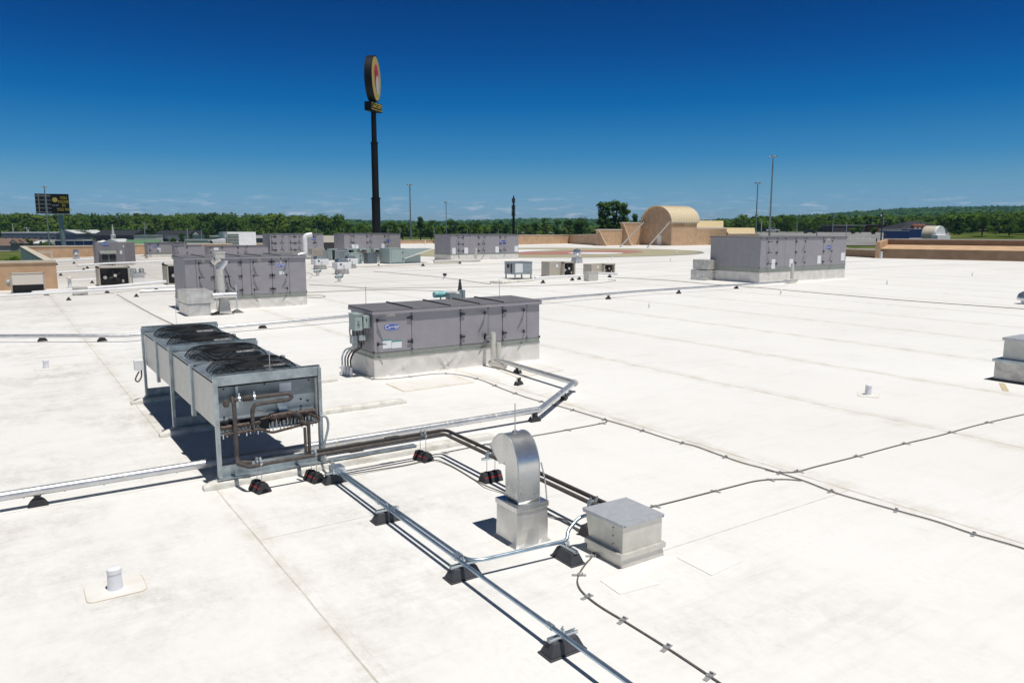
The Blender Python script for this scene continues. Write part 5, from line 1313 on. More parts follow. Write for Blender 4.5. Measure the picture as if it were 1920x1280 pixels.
part(lambda q: q.frus((0, 0), (.20, .12), (.06, .06), 0, h), 'post', 'black_plastic', t); part(lambda q: q.tube([(0, 0, h*.93), (-.38, -.5, .02)], .016, 6), 'brace', 'black_plastic', t)
P = at(834, 523); h = zof(P, 512.5); t = thing('vent_pipe', 'white vent pipe with a black cap behind the low air handler', 'vent pipe', P)
part(lambda q: q.lathe((0, 0, 0), [(.12, 0), (.07, .1), (.07, h*.6), (0, h*.6)], 12), 'pipe', 'white_plastic', t, smooth=True); part(lambda q: q.bx(-.09, -.09, h*.6, .09, .09, h), 'cap', 'black_plastic', t)
# small bent white pipes scattered on the clean roof
for lab, px, py, hp_ in (('just right of the low air handler', 1217, 577, 9), ('in front of the largest air handler', 1464, 552, 9), ('right of the largest air handler', 1663, 533, 8), ('near the right tan wall', 1823, 517.5, 7),
                    ('far left of the largest air handler', 1257, 490, 6), ('below the tower', 1268, 478, 6), ('left of the rightmost fan unit', 1147, 486, 5)):
    P = at(px, py); h = zof(P, py-hp_); t = thing('drain_elbow', 'small white bent pipe '+lab, 'vent pipe', P, 0, 'small white bent pipes on the roof')
    part(lambda q: q.tube(bend([(0, 0, 0), (0, 0, h*.85), (h*.5, .05, h)], h*.3, 3), h*.14, 8), 'pipe', 'white_plastic', t, smooth=True)
for lab, px, py, hp_ in (('near the right tan parapet', 1652, 485, 13), ('near the middle parapet', 797.5, 459, 9)):
    P = at(px, py); h = zof(P, py-hp_); t = thing('vent_pipe', 'slim white upright vent pipe '+lab, 'vent pipe', P)
    part(lambda q: q.lathe((0, 0, 0), [(.12, 0), (.10, h), (0, h)], 10), 'pipe', 'white_plastic', t, smooth=True); part(lambda q: q.lathe((0, 0, h*.94), [(.13, 0), (.13, h*.08), (0, h*.08)], 10), 'cap', 'white_paint', t, smooth=True)
P = at(1635, 483); t = thing('wall_brace', 'thin grey brace and valve at the foot of the right parapet', 'brace', P)
part(lambda q: q.tube([(0, 0, .3), (1.2, -.3, .85)], .04, 6), 'bar', 'galv_dark', t); part(lambda q: q.cyl((0, 0, 0), (0, 0, .5), .10, 8), 'foot', 'galv_dark', t)

# painted circle on the roof (plain rings and blocks of colour)
cc = at(985, 472.7); RX = (at(1180, 466)-at(785, 480.5)).length/2
cN = Vector(((at(1180, 466)+at(785, 480.5))/2)); cN.z = 0
near_ = at(960, 484.6); far_ = at(1010, 462.6); ry = (far_-near_).length/2
uax = (at(1180, 466)-at(785, 480.5)).normalized(); vax = Vector((-uax.y, uax.x, 0)); 
mat('paint_olive', (.40, .37, .24), .8, var=.1, vscale=.3); mat('paint_grey', (.24, .23, .20), .8); mat('paint_red', (.40, .20, .16), .8, var=.1, vscale=.3)
t = thing('painted_circle', 'large circle painted on the roof in olive, red and white bands', 'roof painting', (cN.x, cN.y, 0))
def ell(m, r0, r1, z, a0=0, a1=360, ox=0, oy=0, n=72):
    vs = []
    for k in range(n+1):
        a = R(a0+(a1-a0)*k/n)
        for r_ in (r0, r1): p = uax*(RX*r_*math.cos(a)+ox)+vax*(RX*.93*r_*math.sin(a)+oy); vs.append((p.x, p.y, z))
    m.add(vs, [(2*k, 2*k+1, 2*k+3, 2*k+2) for k in range(n)])
part(lambda m: ell(m, .965, 1.0, .014), 'outer_ring', 'paint_grey', t); part(lambda m: ell(m, 0, .965, .010), 'field', 'paint_olive', t)
part(lambda m: ell(m, .05, .62, .020, 170, 350, RX*.05, RX*.02), 'red_band', 'paint_red', t); part(lambda m: ell(m, .0, .42, .026, 10, 200, RX*.02, RX*.1), 'white_band', 'white_paint', t)
part(lambda m: ell(m, .0, .16, .032, 0, 360, -RX*.05, -RX*.42), 'white_spot', 'white_paint', t)

# ================================================================= PARAPETS AND ENTRANCE TOWER
def parapet(label, pts, hs, thick=.35, m='stucco', cop=.12, outward=1, cm='coping', joints=0):
    t = thing('parapet_wall', label, 'wall', (pts[0].x, pts[0].y, 0))
    o_ = Vector((pts[0].x, pts[0].y, 0)); L_ = [Vector((p.x, p.y, 0))-o_ for p in pts]
    for i in range(len(L_)-1):
        a, b = L_[i], L_[i+1]; d = (b-a).normalized(); nrm = Vector((-d.y, d.x, 0))*outward; ha, hb_ = hs[i], hs[i+1]
        q = [a, b, b+nrm*thick, a+nrm*thick]
        if outward < 0: q = [b, a, a+nrm*thick, b+nrm*thick]; ha, hb_ = hb_, ha
        part(lambda w_: w_.hexa([(v.x, v.y, -.3) for v in q], [(q[0].x, q[0].y, ha-cop), (q[1].x, q[1].y, hb_-cop), (q[2].x, q[2].y, hb_-cop), (q[3].x, q[3].y, ha-cop)]), 'wall_face', m, t)
        a2 = q[0]-nrm*.05; b2 = q[1]-nrm*.05; c2 = q[2]+nrm*.05; d2 = q[3]+nrm*.05
        part(lambda w_: w_.hexa([(a2.x, a2.y, ha-cop), (b2.x, b2.y, hb_-cop), (c2.x, c2.y, hb_-cop), (d2.x, d2.y, ha-cop)], [(a2.x, a2.y, ha), (b2.x, b2.y, hb_), (c2.x, c2.y, hb_), (d2.x, d2.y, ha)]), 'coping', cm, t)
    return t
# near left raised wall around the notch
a = Vector((-9, 46.72, 0)); b = Vector((2.42, 46.72, 0))
parapet('tan wall with cream coping nearest the left edge, beside the beige slanted unit', [a, b], [1.5, 1.5], .3, 'stucco')
parapet('cream topped wall running back from the left tan wall', [Vector((2.30, 47.07, 0)), Vector((2.05, 88.0, 0))], [1.5, 1.5], .35, 'white_wall', outward=1, cop=.16)
t = thing('roof_hatch_rail', 'cream safety rail frame standing against the far left wall', 'railing', at(74, 493))
P = at(74, 493); w = lenX(P, 101); h = zof(P, 471)
part(lambda q: (q.bx(0, 0, 0, .18, .18, h), q.bx(w-.18, 0, 0, w, .18, h), q.bx(.18, 0, h-.2, w-.18, .18, h)), 'rail_frame', 'coping', t)
bl = BL[1:]
parapet('long tan parapet along the back left of the roof', bl[:4], [zof(bl[0], 461), zof(bl[1], 460), zof(bl[2], 457.5), zof(bl[3], 455.5)], .4)
parapet('tan parapet behind the white louvred unit and the far air handlers', [bl[3], bl[4], bl[5]], [zof(bl[3], 455.5), zof(bl[4], 450), zof(bl[5], 449.5)], .4)
parapet('short tan parapet between the sign column unit and the long air handler', [bl[5], Vector(BR[0])], [zof(bl[5], 449.5), zof(BR[0], 449)], .4, 'stucco_b')
parapet('tan parapet right of the long air handler, behind the painted circle', [Vector(BR[0]), Vector(BR[1]), Vector(BR[2])], [zof(BR[0], 442), zof(BR[1], 440), zof(BR[2], 440)], .5)
parapet('darker tan parapet turning toward the stepped walls', [Vector(BR[2]), Vector(BR[3])], [zof(BR[2], 440), zof(BR[3], 438.5)], .5, 'stucco_b')
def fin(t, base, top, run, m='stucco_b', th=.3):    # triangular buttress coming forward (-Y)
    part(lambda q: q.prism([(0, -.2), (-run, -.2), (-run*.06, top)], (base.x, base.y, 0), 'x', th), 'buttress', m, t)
O3 = Vector((0, 0, 0))
YW = 112.5
s1 = onY(1121, 460, YW); s2 = onY(1167, 460, YW); s3 = onY(1204, 460, YW)
for lab, a_, b2_, y_top in (('lower stepped tan wall left of the barrel roofed tower', s1, s2, 429.5), ('upper stepped tan wall touching the barrel roofed tower', s2, s3, 416.5)):
    P = Vector((a_.x, YW, 0)); h = zof(P, y_top); w = b2_.x-a_.x
    t = thing('stepped_wall', lab, 'wall', P)
    part(lambda q: q.bx(0, 0, -.3, w, .6, h-.25), 'wall_face', 'stucco', t); part(lambda q: q.bx(-.30, -.06, h-.25, w, .7, h), 'coping', 'coping', t)
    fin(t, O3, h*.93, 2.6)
T0 = Vector((s3.x, YW, 0))
# tower: end face looks to -X, barrel roof runs along +X
XT = s3.x; rr_ = ray(1258, 460); YT = XT/ rr_[0]*rr_[1]; DT = YW-YT; rr_ = ray(1303, 460); XE = YT/rr_[1]*rr_[0]
t = thing('entrance_tower', 'tan tower with a ribbed barrel roof, propped by two diagonal struts', 'tower', (XT, YT, 0))
he = zof(Vector((XT, YT, 0)), 415.5); hr = zof(Vector((XT, (YT+YW)/2, 0)), 387.5)-he; wX = XE-XT
arc = [(DT/2-DT/2*math.cos(math.pi*k/28), he+hr*math.sin(math.pi*k/28)) for k in range(29)]
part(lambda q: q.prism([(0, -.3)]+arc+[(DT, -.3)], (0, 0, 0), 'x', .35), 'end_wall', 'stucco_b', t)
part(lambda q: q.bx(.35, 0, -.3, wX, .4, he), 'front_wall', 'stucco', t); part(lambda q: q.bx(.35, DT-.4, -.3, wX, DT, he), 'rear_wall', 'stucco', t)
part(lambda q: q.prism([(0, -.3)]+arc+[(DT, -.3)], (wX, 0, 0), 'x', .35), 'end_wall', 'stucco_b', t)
arc2 = [(DT/2-(DT/2+.25)*math.cos(math.pi*k/28), he-.1+(hr+.25)*math.sin(math.pi*k/28)) for k in range(29)]
arc3 = [(DT/2-(DT/2+.10)*math.cos(math.pi*k/28), he-.1+(hr+.12)*math.sin(math.pi*k/28)) for k in range(29)]
rf = part(lambda q: q.prism(arc2+arc3[::-1], (-.25, 0, 0), 'x', wX+1.1), 'barrel_roof', 'barrel_roof', t)
for k in range(12):
    x = -.25+(wX+1.1)*(k+.0)/11
    part(lambda q: q.tube([(x, u, z+.02) for u, z in arc2], .055, 6), 'roof_rib', 'barrel_roof', rf, smooth=True)
part(lambda q: q.bx(-.2, -.10, he-.35, wX+.6, 0, he-.10), 'eave_board', 'coping', t)
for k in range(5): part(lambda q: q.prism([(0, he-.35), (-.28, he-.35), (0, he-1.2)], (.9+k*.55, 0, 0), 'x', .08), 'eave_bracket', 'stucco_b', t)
rr2 = ray(1236, 460); yd = XT/rr2[0]*rr2[1]-YT
part(lambda q: q.bx(-.05, yd-.55, 0, 0, yd+.55, zof(Vector((XT, YT+yd, 0)), 441)), 'door', 'white_wall', t)
for k, (fx, fy, uu) in enumerate(((1212-50, 463.3, DT-.5), (1213, 464.8, .3))):
    p = at(fx, fy)-Vector((XT, YT, 0)); part(lambda q: q.tube([(p.x, p.y, 0), (-.05, uu, he)], .12, 8), 'strut', 'galv_panel', t)
# walls and cornices right of the tower
h = zof(Vector((XE, YT, 0)), 428.5)
XR = onY(1360, 460, YT+.5).x; XR2 = onY(1425, 460, YT+.5).x
t = thing('stepped_wall', 'tan wall with a flared cream cornice right of the barrel tower', 'wall', (XE+.35, YT+.3, 0))
part(lambda q: q.bx(0, 0, -.3, XR-XE-.35, .6, h), 'wall_face', 'stucco', t)
h2_ = zof(Vector((XE, YT+3, 0)), 413.5)
part(lambda q: q.bx(0, .6, h-.0, XR-XE-.35, .7, h+.25), 'flashing', 'white_wall', t)
part(lambda q: q.hexa([(0, .8, h+.2), (XR-XE-.5, .8, h+.2), (XR-XE-.5, 2.4, h+.2), (0, 2.4, h+.2)], [(0, 2.0, h2_), (XR-XE+.9, 2.0, h2_), (XR-XE+.9, 3.6, h2_), (0, 3.6, h2_)]), 'cornice', 'cornice', t)
t = thing('stepped_wall', 'lower flared cream cornice over a short tan wall, farthest right of the tower', 'wall', (XR+.4, YT+.3, 0))
hc = zof(Vector((XR, YT, 0)), 437); hcc = zof(Vector((XR, YT+3, 0)), 427)
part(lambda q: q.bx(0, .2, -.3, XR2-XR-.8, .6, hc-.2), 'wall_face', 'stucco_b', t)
part(lambda q: q.hexa([(1.2, .8, hc-.2), (XR2-XR-1.3, .8, hc-.2), (XR2-XR-1.3, 2.2, hc-.2), (1.2, 2.2, hc-.2)], [(1.0, 2.0, hcc), (XR2-XR-.2, 2.0, hcc), (XR2-XR-.2, 3.4, hcc), (1.0, 3.4, hcc)]), 'cornice', 'cornice', t)
part(lambda q: q.bx(1.2, .62, hc-.5, XR2-XR-1.5, .78, hc-.1), 'flashing', 'white_wall', t)
# right side parapets
ra = RT[2]; rb = RT[4]; rc = RT[5]; rd = RT[7]
parapet('shade-toned tan parapet between the tower and the right wall', [Vector(RT[2]), Vector(RT[3]), Vector(rb)], [1.2, .95, .95], .5, 'stucco_shade', outward=1)
parapet('short shade-toned tan parapet right of the largest air handler', [Vector(rb), Vector(rc)], [.92, .92], .5, 'stucco_shade', outward=1)
t = thing('ledge_wall', 'long two-tier tan wall with a sunlit sloping ledge at the right', 'wall', (rc.x, rc.y, 0))
dd = (rd-rc); Lw = dd.length; d = dd.normalized(); nn = Vector((-d.y, d.x, 0))
def qpt(s, o, z): v = d*s+nn*o; return (v.x, v.y, z)
part(lambda q: q.hexa([qpt(0, 0, -.3), qpt(Lw, 0, -.3), qpt(Lw, 2.7, -.3), qpt(0, 2.7, -.3)], [qpt(0, 0, 1.02), qpt(Lw, 0, 1.02), qpt(Lw, 2.7, 1.44), qpt(0, 2.7, 1.44)]), 'sloping_ledge', 'stucco', t)
part(lambda q: q.hexa([qpt(0, -.02, -.3), qpt(Lw, -.02, -.3), qpt(Lw, 0, -.3), qpt(0, 0, -.3)], [qpt(0, -.02, 1.0), qpt(Lw, -.02, 1.0), qpt(Lw, 0, 1.0), qpt(0, 0, 1.0)]), 'lower_face', 'stucco_shade', t)
part(lambda q: q.hexa([qpt(-.5, 2.7, -.3), qpt(Lw, 2.7, -.3), qpt(Lw, 3.1, -.3), qpt(-.5, 3.1, -.3)], [qpt(-.5, 2.7, 1.98), qpt(Lw, 2.7, 1.98), qpt(Lw, 3.1, 1.98), qpt(-.5, 3.1, 1.98)]), 'upper_face', 'stucco_shade', t)
part(lambda q: q.hexa([qpt(-.5, 2.62, 1.98), qpt(Lw, 2.62, 1.98), qpt(Lw, 3.2, 1.98), qpt(-.5, 3.2, 1.98)], [qpt(-.5, 2.62, 2.08), qpt(Lw, 2.62, 2.08), qpt(Lw, 3.2, 2.08), qpt(-.5, 3.2, 2.08)]), 'coping', 'white_wall', t)
part(lambda q: q.hexa([qpt(-.45, -.3, -.3), qpt(-.02, -.3, -.3), qpt(-.02, 2.69, -.3), qpt(-.45, 2.69, -.3)], [qpt(-.45, -.3, 1.75), qpt(-.02, -.3, 1.75), qpt(-.02, 2.69, 1.97), qpt(-.45, 2.69, 1.97)]), 'end_wall', 'stucco', t)
# white half-round dormer beyond the right wall
P = pt(1763, 448, 100); t = thing('dormer', 'white half-round dormer rising behind the right wall', 'dormer', (P.x, P.y, 0)); s_ = 100/1420
t.rotation_euler = (0, 0, -HEAD+R(38))
rw = 20*s_; z0 = zof(P, 441); zt = zof(P, 423.5)
A_ = [(-rw*math.cos(math.pi*k/20), z0+(zt-z0)*math.sin(math.pi*k/20)) for k in range(21)]
part(lambda q: q.prism([(-rw, z0-1.5)]+A_+[(rw, z0-1.5)], (0, 0, 0), 'y', .3), 'round_face', 'white_paint', t)
part(lambda q: q.prism([(-rw, z0-1)]+A_+[(rw, z0-1)], (0, .32, 0), 'y', 1.5), 'barrel_roof', 'coping', t)
part(lambda q: q.bx(-rw*1.1, -.3, z0-1.8, rw*1.6, .5, z0), 'cornice', 'white_paint', t)

# ================================================================= SIGN, POLES
D_ = 135.; P = pt(706, 430, D_); s_ = D_/1420
t = thing('pole_sign', 'very tall black pole sign with a round yellow face', 'sign', (P.x, P.y, -8), -HEAD+R(0))
zt = lambda y: zof(Vector((P.x, P.y, 0)), y)+8
part(lambda q: q.tube([(0, 0, 0), (0, 0, zt(372)), (0, 0, zt(371.8)), (0, 0, zt(268)), (0, 0, zt(267.8)), (0, 0, zt(190))], .6, 20, rs=[.78, .74, .60, .58, .46, .42]), 'column', 'sign_black', t, smooth=True)
for y in (372, 268): part(lambda q: q.cyl((0, 0, zt(y)-.12), (0, 0, zt(y)+.12), .84 if y == 372 else .66, 20), 'column_collar', 'sign_black', t, smooth=True)
# the disc is turned so that its right-hand face shows as a narrow oval
zc = (zt(105)+zt(191))/2; Rz = (zt(105)-zt(191))/2; ang = R(88)
dm_ = MB(); N = 56; th = 1.25; ca, sa = math.cos(ang), math.sin(ang)
def dp(r_, a, w_): # disc local: in-plane axis u=(ca,sa), normal n=(sa*-1? )
    u = r_*math.cos(a)*.98; z = r_*math.sin(a); return (u*ca-w_*sa, u*sa+w_*ca, zc+z)
for rr0, w0, w1, nm, m in ((Rz, -th/2, th/2, 'sign_case', 'sign_black'),):
    dm_.add([dp(rr0, 2*math.pi*k/N, w0) for k in range(N)]+[dp(rr0, 2*math.pi*k/N, w1) for k in range(N)], [tuple(range(N)), tuple(range(2*N-1, N-1, -1))]+[(k, N+k, N+(k+1) % N, (k+1) % N) for k in range(N)])
case = dm_.build('sign_case', 'sign_black', t)
for sg, w_ in ((1, th/2+.02), (-1, -th/2-.02)):
    part(lambda q: q.add([dp(Rz*.95, 2*math.pi*k/N, w_) for k in range(N)]+[dp(Rz*.95, 2*math.pi*k/N, w_-sg*.03) for k in range(N)], [tuple(range(N)), tuple(range(2*N-1, N-1, -1))]+[(k, N+k, N+(k+1) % N, (k+1) % N) for k in range(N)]), 'round_face', 'sign_yellow', case)
    for (cx_, cz_2, ax_, az_, m) in ((-.05, 1.0, 1.75, 1.35, 'sign_red'), (-.3, -.2, 1.3, 1.5, 'sign_red'), (.55, -1.0, 1.0, 1.6, 'sign_white')):
        dpp = lambda a, w2: ((cx_+ax_*math.cos(a))*ca*1.0-w2*sa, (cx_+ax_*math.cos(a))*sa+w2*ca, zc+cz_2+az_*math.sin(a))
        o2 = w_+sg*(.03 if m == 'sign_red' else .06)
        part(lambda q: q.add([dpp(2*math.pi*k/24, o2) for k in range(24)]+[dpp(2*math.pi*k/24, o2-sg*.02) for k in range(24)], [tuple(range(24)), tuple(range(47, 23, -1))]+[(k, 24+k, 24+(k+1) % 24, (k+1) % 24) for k in range(24)]), 'colour_patch', m, case)
nb = part(lambda q: q.box((0, 0, (zt(191)+zt(212))/2+.0), (3.9, 1.3, 1.45), rz=ang-R(16)), 'name_board', 'sign_black', t)
Mx = Matrix.Translation((0, 0, (zt(191)+zt(212))/2)) @ Matrix.Rotation(ang-R(16), 4, 'Z')
for sg in (0, math.pi):
    M2 = Mx @ Matrix.Rotation(sg, 4, 'Z')
    fr = MB(); fr.box((0, -.67, 0), (3.6, .03, 1.15)); fr.v = [tuple(M2 @ Vector(v)) for v in fr.v]; fr.build('board_border', 'sign_yellow', nb)
    fr = MB(); fr.box((0, -.70, 0), (3.3, .03, .85)); fr.v = [tuple(M2 @ Vector(v)) for v in fr.v]; fr.build('board_field', 'sign_black', nb)
    text_mesh("BUC-EE'S", .72, 'letter_yellow', nb, M2 @ Matrix.Translation((0, -.73, 0)) @ FRONT, 'board_lettering', extrude=.01, bold=.01)

# billboard at far left
D_ = 260.; P = pt(118, 430, D_); s_ = D_/1420
t = thing('billboard', 'two-sided roadside billboard with yellow slogan on a steel column', 'billboard', (P.x, P.y, -8), -HEAD+R(20))
zt = lambda y: zof(Vector((P.x, P.y, 0)), y)+8
part(lambda q: q.tube([(0, 0, 0), (-.4, 0, zt(403))], .75, 14), 'column', 'pole_steel', t, smooth=True)
zb, ztp = zt(401), zt(364)
face = part(lambda q: q.bx(-2.6, -1.3, zb, 2.7, -1.0, ztp), 'front_face', 'sign_black', t)
text_mesh('YOU\nFOUND\nIT!\nYOU WIN', 1.35, 'letter_yellow', face, Matrix.Translation((1.15, -1.33, (zb+ztp)/2)) @ FRONT, 'slogan', extrude=.01, bold=.02, stretch=.72)
part(lambda q: q.tube([(-1.4, -1.32, zt(375)), (-1.4, -1.36, zt(375))], .8, 22), 'emblem_disc', 'sign_yellow', face)
text_mesh("BUC-EE'S", .62, 'sign_white', face, Matrix.Translation((-1.35, -1.37, zt(385.5))) @ FRONT, 'brand_lettering', extrude=.01, stretch=.75)
bk = MB()
Mb = Matrix.Translation((-2.6, -1.0, 0)) @ Matrix.Rotation(R(22), 4, 'Z')
b1 = MB(); b1.bx(-4.6, 0, zb, 0, .12, ztp); b1.v = [tuple(Mb @ Vector(v)) for v in b1.v]; b1.build('rear_face', 'seam_dark', t)
for k in range(5):
    b1 = MB(); b1.bx(-4.6, -.3, zb+(ztp-zb)*(k+.3)/5, 0, -.06, zb+(ztp-zb)*(k+.3)/5+.22); b1.v = [tuple(Mb @ Vector(v)) for v in b1.v]; b1.build('stringer', 'billboard_steel', t)
for x in (-3.7, -1.5):
    b1 = MB(); b1.bx(x-.14, -.6, zb, x+.14, -.3, ztp); b1.v = [tuple(Mb @ Vector(v)) for v in b1.v]; b1.build('upright', 'billboard_steel', t)
part(lambda q: q.bx(-4.5, -1.9, zb-.25, 2.9, -1.3, zb-.1), 'catwalk', 'billboard_steel', t)

def lamp_pole(label, px, pbot, ptop, D, rpx=3., heads=6, hw=14, m='pole_steel'):
    a = pt(px[0], pbot, D); b = pt(px[1], ptop, D); s_ = D/1420
    P = pt(px[0], 430, D); t = thing('light_mast', label, 'light pole', (P.x, P.y, -8), 0, 'tall light masts')
    H = b.z+8; off = Vector((b.x-P.x, b.y-P.y, 0))*0
    part(lambda q: q.tube([(0, 0, 0), (0, 0, H*.5), (0, 0, H)], rpx*s_/2, 10, rs=[rpx*s_*.50, rpx*s_*.38, rpx*s_*.24]), 'mast', m, t, smooth=True)
    if heads:
        part(lambda q: q.tube([(hw*s_*.35*math.cos(k*math.pi/8), hw*s_*.35*math.sin(k*math.pi/8), H-.1) for k in range(17)], s_*.35, 5, cap=False), 'ring', m, t)
        for k in range(heads):
            a = 2*math.pi*k/heads+.3
            part(lambda q: q.box((hw*s_*.42*math.cos(a), hw*s_*.42*math.sin(a), H-.05), (s_*3.2, s_*2.6, s_*1.6), rz=a), 'floodlight', 'lampglass' if k % 2 else m, t)
    return t
lamp_pole('tallest light mast, behind the largest air handler', (1443, 1450), 436, 293, 150, 4.5, 8, 15)
lamp_pole('light mast left of the tallest one', (1417, 1420), 436, 343, 220, 3.2, 6, 10)
lamp_pole('light mast right of the tall black sign', (770, 768), 447, 346, 200, 3.6, 6, 9)
lamp_pole('slim light mast above the long air handler', (837, 835), 437, 379, 300, 2, 4, 6)
lamp_pole('light mast standing in front of the billboard', (90, 83), 460, 350, 230, 3.2, 6, 9)
P = pt(963, 430, 260); t = thing('cell_tower', 'slim black monopole with stacked antenna panels', 'tower', (P.x, P.y, -8)); s_ = 260/1420; H = zof(Vector((P.x, P.y, 0)), 367)+8
part(lambda q: q.tube([(0, 0, 0), (0, 0, H*.7), (0, 0, H)], .4, 10, rs=[.55, .42, .2]), 'mast', 'sign_black', t, smooth=True)
for z, w, h in ((H-1.6, .9, 1.6), (H-4.0, 1.1, 1.8), (H-6.0, 1.15, 1.7)):
    for a in range(3): part(lambda q: q.box((w*.45*math.cos(a*2.1+.5), w*.45*math.sin(a*2.1+.5), z), (.35, .5, h), rz=a*2.1+.5), 'antenna_panel', 'pole_dark', t)
def utility_pole(label, px, pb, ptp, D, m='bark', arm=True, w=2.2):
    P = pt(px, 430, D); s_ = D/1420; H = zof(Vector((P.x, P.y, 0)), ptp)+8; t = thing('utility_pole', label, 'utility pole', (P.x, P.y, -8), -HEAD, 'utility poles')
    part(lambda q: q.tube([(0, 0, 0), (0, 0, H)], w*s_/2, 8, rs=[w*s_*.55, w*s_*.35]), 'pole', m, t, smooth=True)
    if arm: part(lambda q: q.box((0, 0, H*.93), (s_*11, s_*.8, s_*.9)), 'crossarm', m, t); part(lambda q: q.cyl((s_*2.4, 0, H*.78), (s_*2.4, 0, H*.86), s_*1.2, 8), 'transformer', 'box_grey', t)
utility_pole('dark utility pole with transformer before the brick house', 1653, 455, 397, 210, 'pole_dark', True, 3)
utility_pole('pale utility pole left of the white shed', 24, 440, 420, 430, 'galv_panel', False, 1.6)
utility_pole('grey utility pole by the billboard trees', 50.5, 436, 425, 430, 'galv_panel', True, 1.4)
utility_pole('pale utility pole right of the church', 271, 455, 416, 330, 'galv_panel', True, 1.8)
utility_pole('short pole beside the pale utility pole right of the church', 259, 443, 428, 420, 'galv_panel', False, 1.4)
utility_pole('pole beside the blue-grey shed with dark roof', 351, 455, 428, 350, 'galv_panel', False, 2.4)
utility_pole('pole right of the blue-grey shed', 377, 450, 430, 350, 'galv_panel', False, 1.6)
utility_pole('leaning dark pole at the edge of the parking lot', 1645, 468, 446, 140, 'pole_dark', False, 3)
utility_pole('thin pole among the trees right of the pickup', 1494, 436, 417, 300, 'galv_panel', False, 1.6)
utility_pole('thin pole left of the purple store', 1561, 436, 417, 300, 'galv_panel', False, 1.4)
utility_pole('white light post in front of the purple store', 1587, 440, 419, 260, 'galv_panel', False, 1.8)
utility_pole('dark lamp post in front of the right tree line', 1532, 440, 416, 240, 'pole_dark', False, 1.8)
utility_pole('post in the middle of the trees left of the tower', 1051, 450, 425, 400, 'galv_panel', False, 1.6)

# ================================================================= FAR BUILDINGS
def house(label, pl, pr, pb, peave, pridge, D, wallm, roofm, depth=10, kind='gable', cat='building', name='house', rot=0, zb=-8, wins=0, doors=0, winm='window_dark', over=.5):
    P = pt(pl, 430, D); P.z = 0; s_ = D/1420; w = (pr-pl)*s_
    ze = zof(P, peave)-zb; zr = zof(P, pridge)-zb
    t = thing(name, label, cat, (P.x, P.y, zb), -HEAD+rot)
    part(lambda q: q.bx(0, 0, -1, w, depth, ze), 'wall', wallm, t)
    if kind == 'gable':      # ridge parallel to the picture
        part(lambda q: q.prism([(-over, ze-.1), (depth/2, zr), (depth+over, ze-.1), (depth/2, zr-.3)][:3], (-over, 0, 0), 'x', w+2*over), 'roof', roofm, t)
    elif kind == 'front':    # gable end toward the viewer
        part(lambda q: q.prism([(-over, ze-.1), (w+over, ze-.1), (w/2, zr)], (0, -over, 0), 'y', depth+2*over), 'roof', roofm, t)
        part(lambda q: q.prism([(.2, ze-.08), (w-.2, ze-.08), (w/2, zr-.5)], (0, -over-.05, 0), 'y', .1), 'gable_wall', wallm, t)
    elif kind == 'hip':
        i_ = min(w, depth)*.42
        part(lambda q: q.add([(-over, -over, ze-.05), (w+over, -over, ze-.05), (w+over, depth+over, ze-.05), (-over, depth+over, ze-.05), (i_, depth/2, zr), (w-i_, depth/2, zr)], [(0, 1, 5, 4), (1, 2, 5), (2, 3, 4, 5), (3, 0, 4), (3, 2, 1, 0)]), 'roof', roofm, t)
    else:
        part(lambda q: q.bx(-over*.3, -over*.3, ze, w+over*.3, depth+over*.3, max(zr, ze+.3)), 'roof', roofm, t)
    for k in range(wins):
        x = w*(k+.7)/(wins+.4); part(lambda q: q.bx(x-.6, -.06, ze*.45, x+.6, 0, ze*.75), 'window', winm, t)
    for k in range(doors):
        x = w*(k+.35)/(doors+.2); part(lambda q: q.bx(x-1.4, -.07, 0, x+1.4, 0, ze*.78), 'door', winm, t)
    return t, w, ze, zr, s_
house('long grey-blue warehouse with a thin pale roof edge at far left', 2, 105, 449, 437.5, 435, 420, 'wall_navy', 'roof_pale', 25, 'flat', name='warehouse', wins=9)
house('warehouse end block with a white gabled roof behind the billboard column', 104, 142, 449, 437.5, 431, 410, 'wall_navy', 'roof_pale', 30, 'front', name='warehouse')
house('brown roofed house at the left edge of the picture', -30, 18, 467, 460, 447, 330, 'wall_grey', 'roof_brown', 14, 'gable')
house('grey gabled house front, left one of the twin gables', 17, 30.5, 467, 455.5, 448, 325, 'wall_grey', 'roof_brown', 12, 'front')
house('grey gabled house front, right one of the twin gables', 31, 43, 467, 456, 448.5, 327, 'wall_grey', 'roof_brown', 12, 'front')
house('small pale shed with white roof between the shrubs', 60, 73, 460, 456, 451.5, 330, 'wall_grey', 'roof_pale', 8, 'gable', name='shed')
house('little white roofed shed right of the shrub', 76, 84, 460, 457.5, 454, 335, 'wall_grey', 'roof_pale', 6, 'gable', name='shed')
house('dark roofed building left of the church steeple', 173, 245, 450, 441, 431.5, 400, 'wall_purple', 'roof_black', 22, 'gable', wins=5)
t, w, ze, zr, s_ = house('church with pale gable front, green side roof and white steeple', 192, 222, 470, 454, 448, 300, 'wall_white', 'roof_pale', 10, 'front', name='church', cat='church')
part(lambda q: q.bx(w*.4, 1, ze, w*.55, 3, zr+1.2), 'steeple_base', 'wall_white', t)
part(lambda q: q.lathe((w*.47, 2, zr+1.2), [(1.0, 0), (1.0, .4), (.55, .5), (.5, 1.3), (.05, 4.6), (0, 4.7)], 8), 'steeple_spire', 'wall_white', t)
part(lambda q: q.prism([(0, zr-.4), (-4, ze-1.0), (-4, ze-1.3), (0, zr-.7)], (w*.9, 7, 0), 'x', 14), 'side_roof', 'roof_green', t)
part(lambda q: q.bx(w*.9, 3.2, -1, w*.9+14, 7, ze-1.3), 'side_wall', 'wall_navy', t)
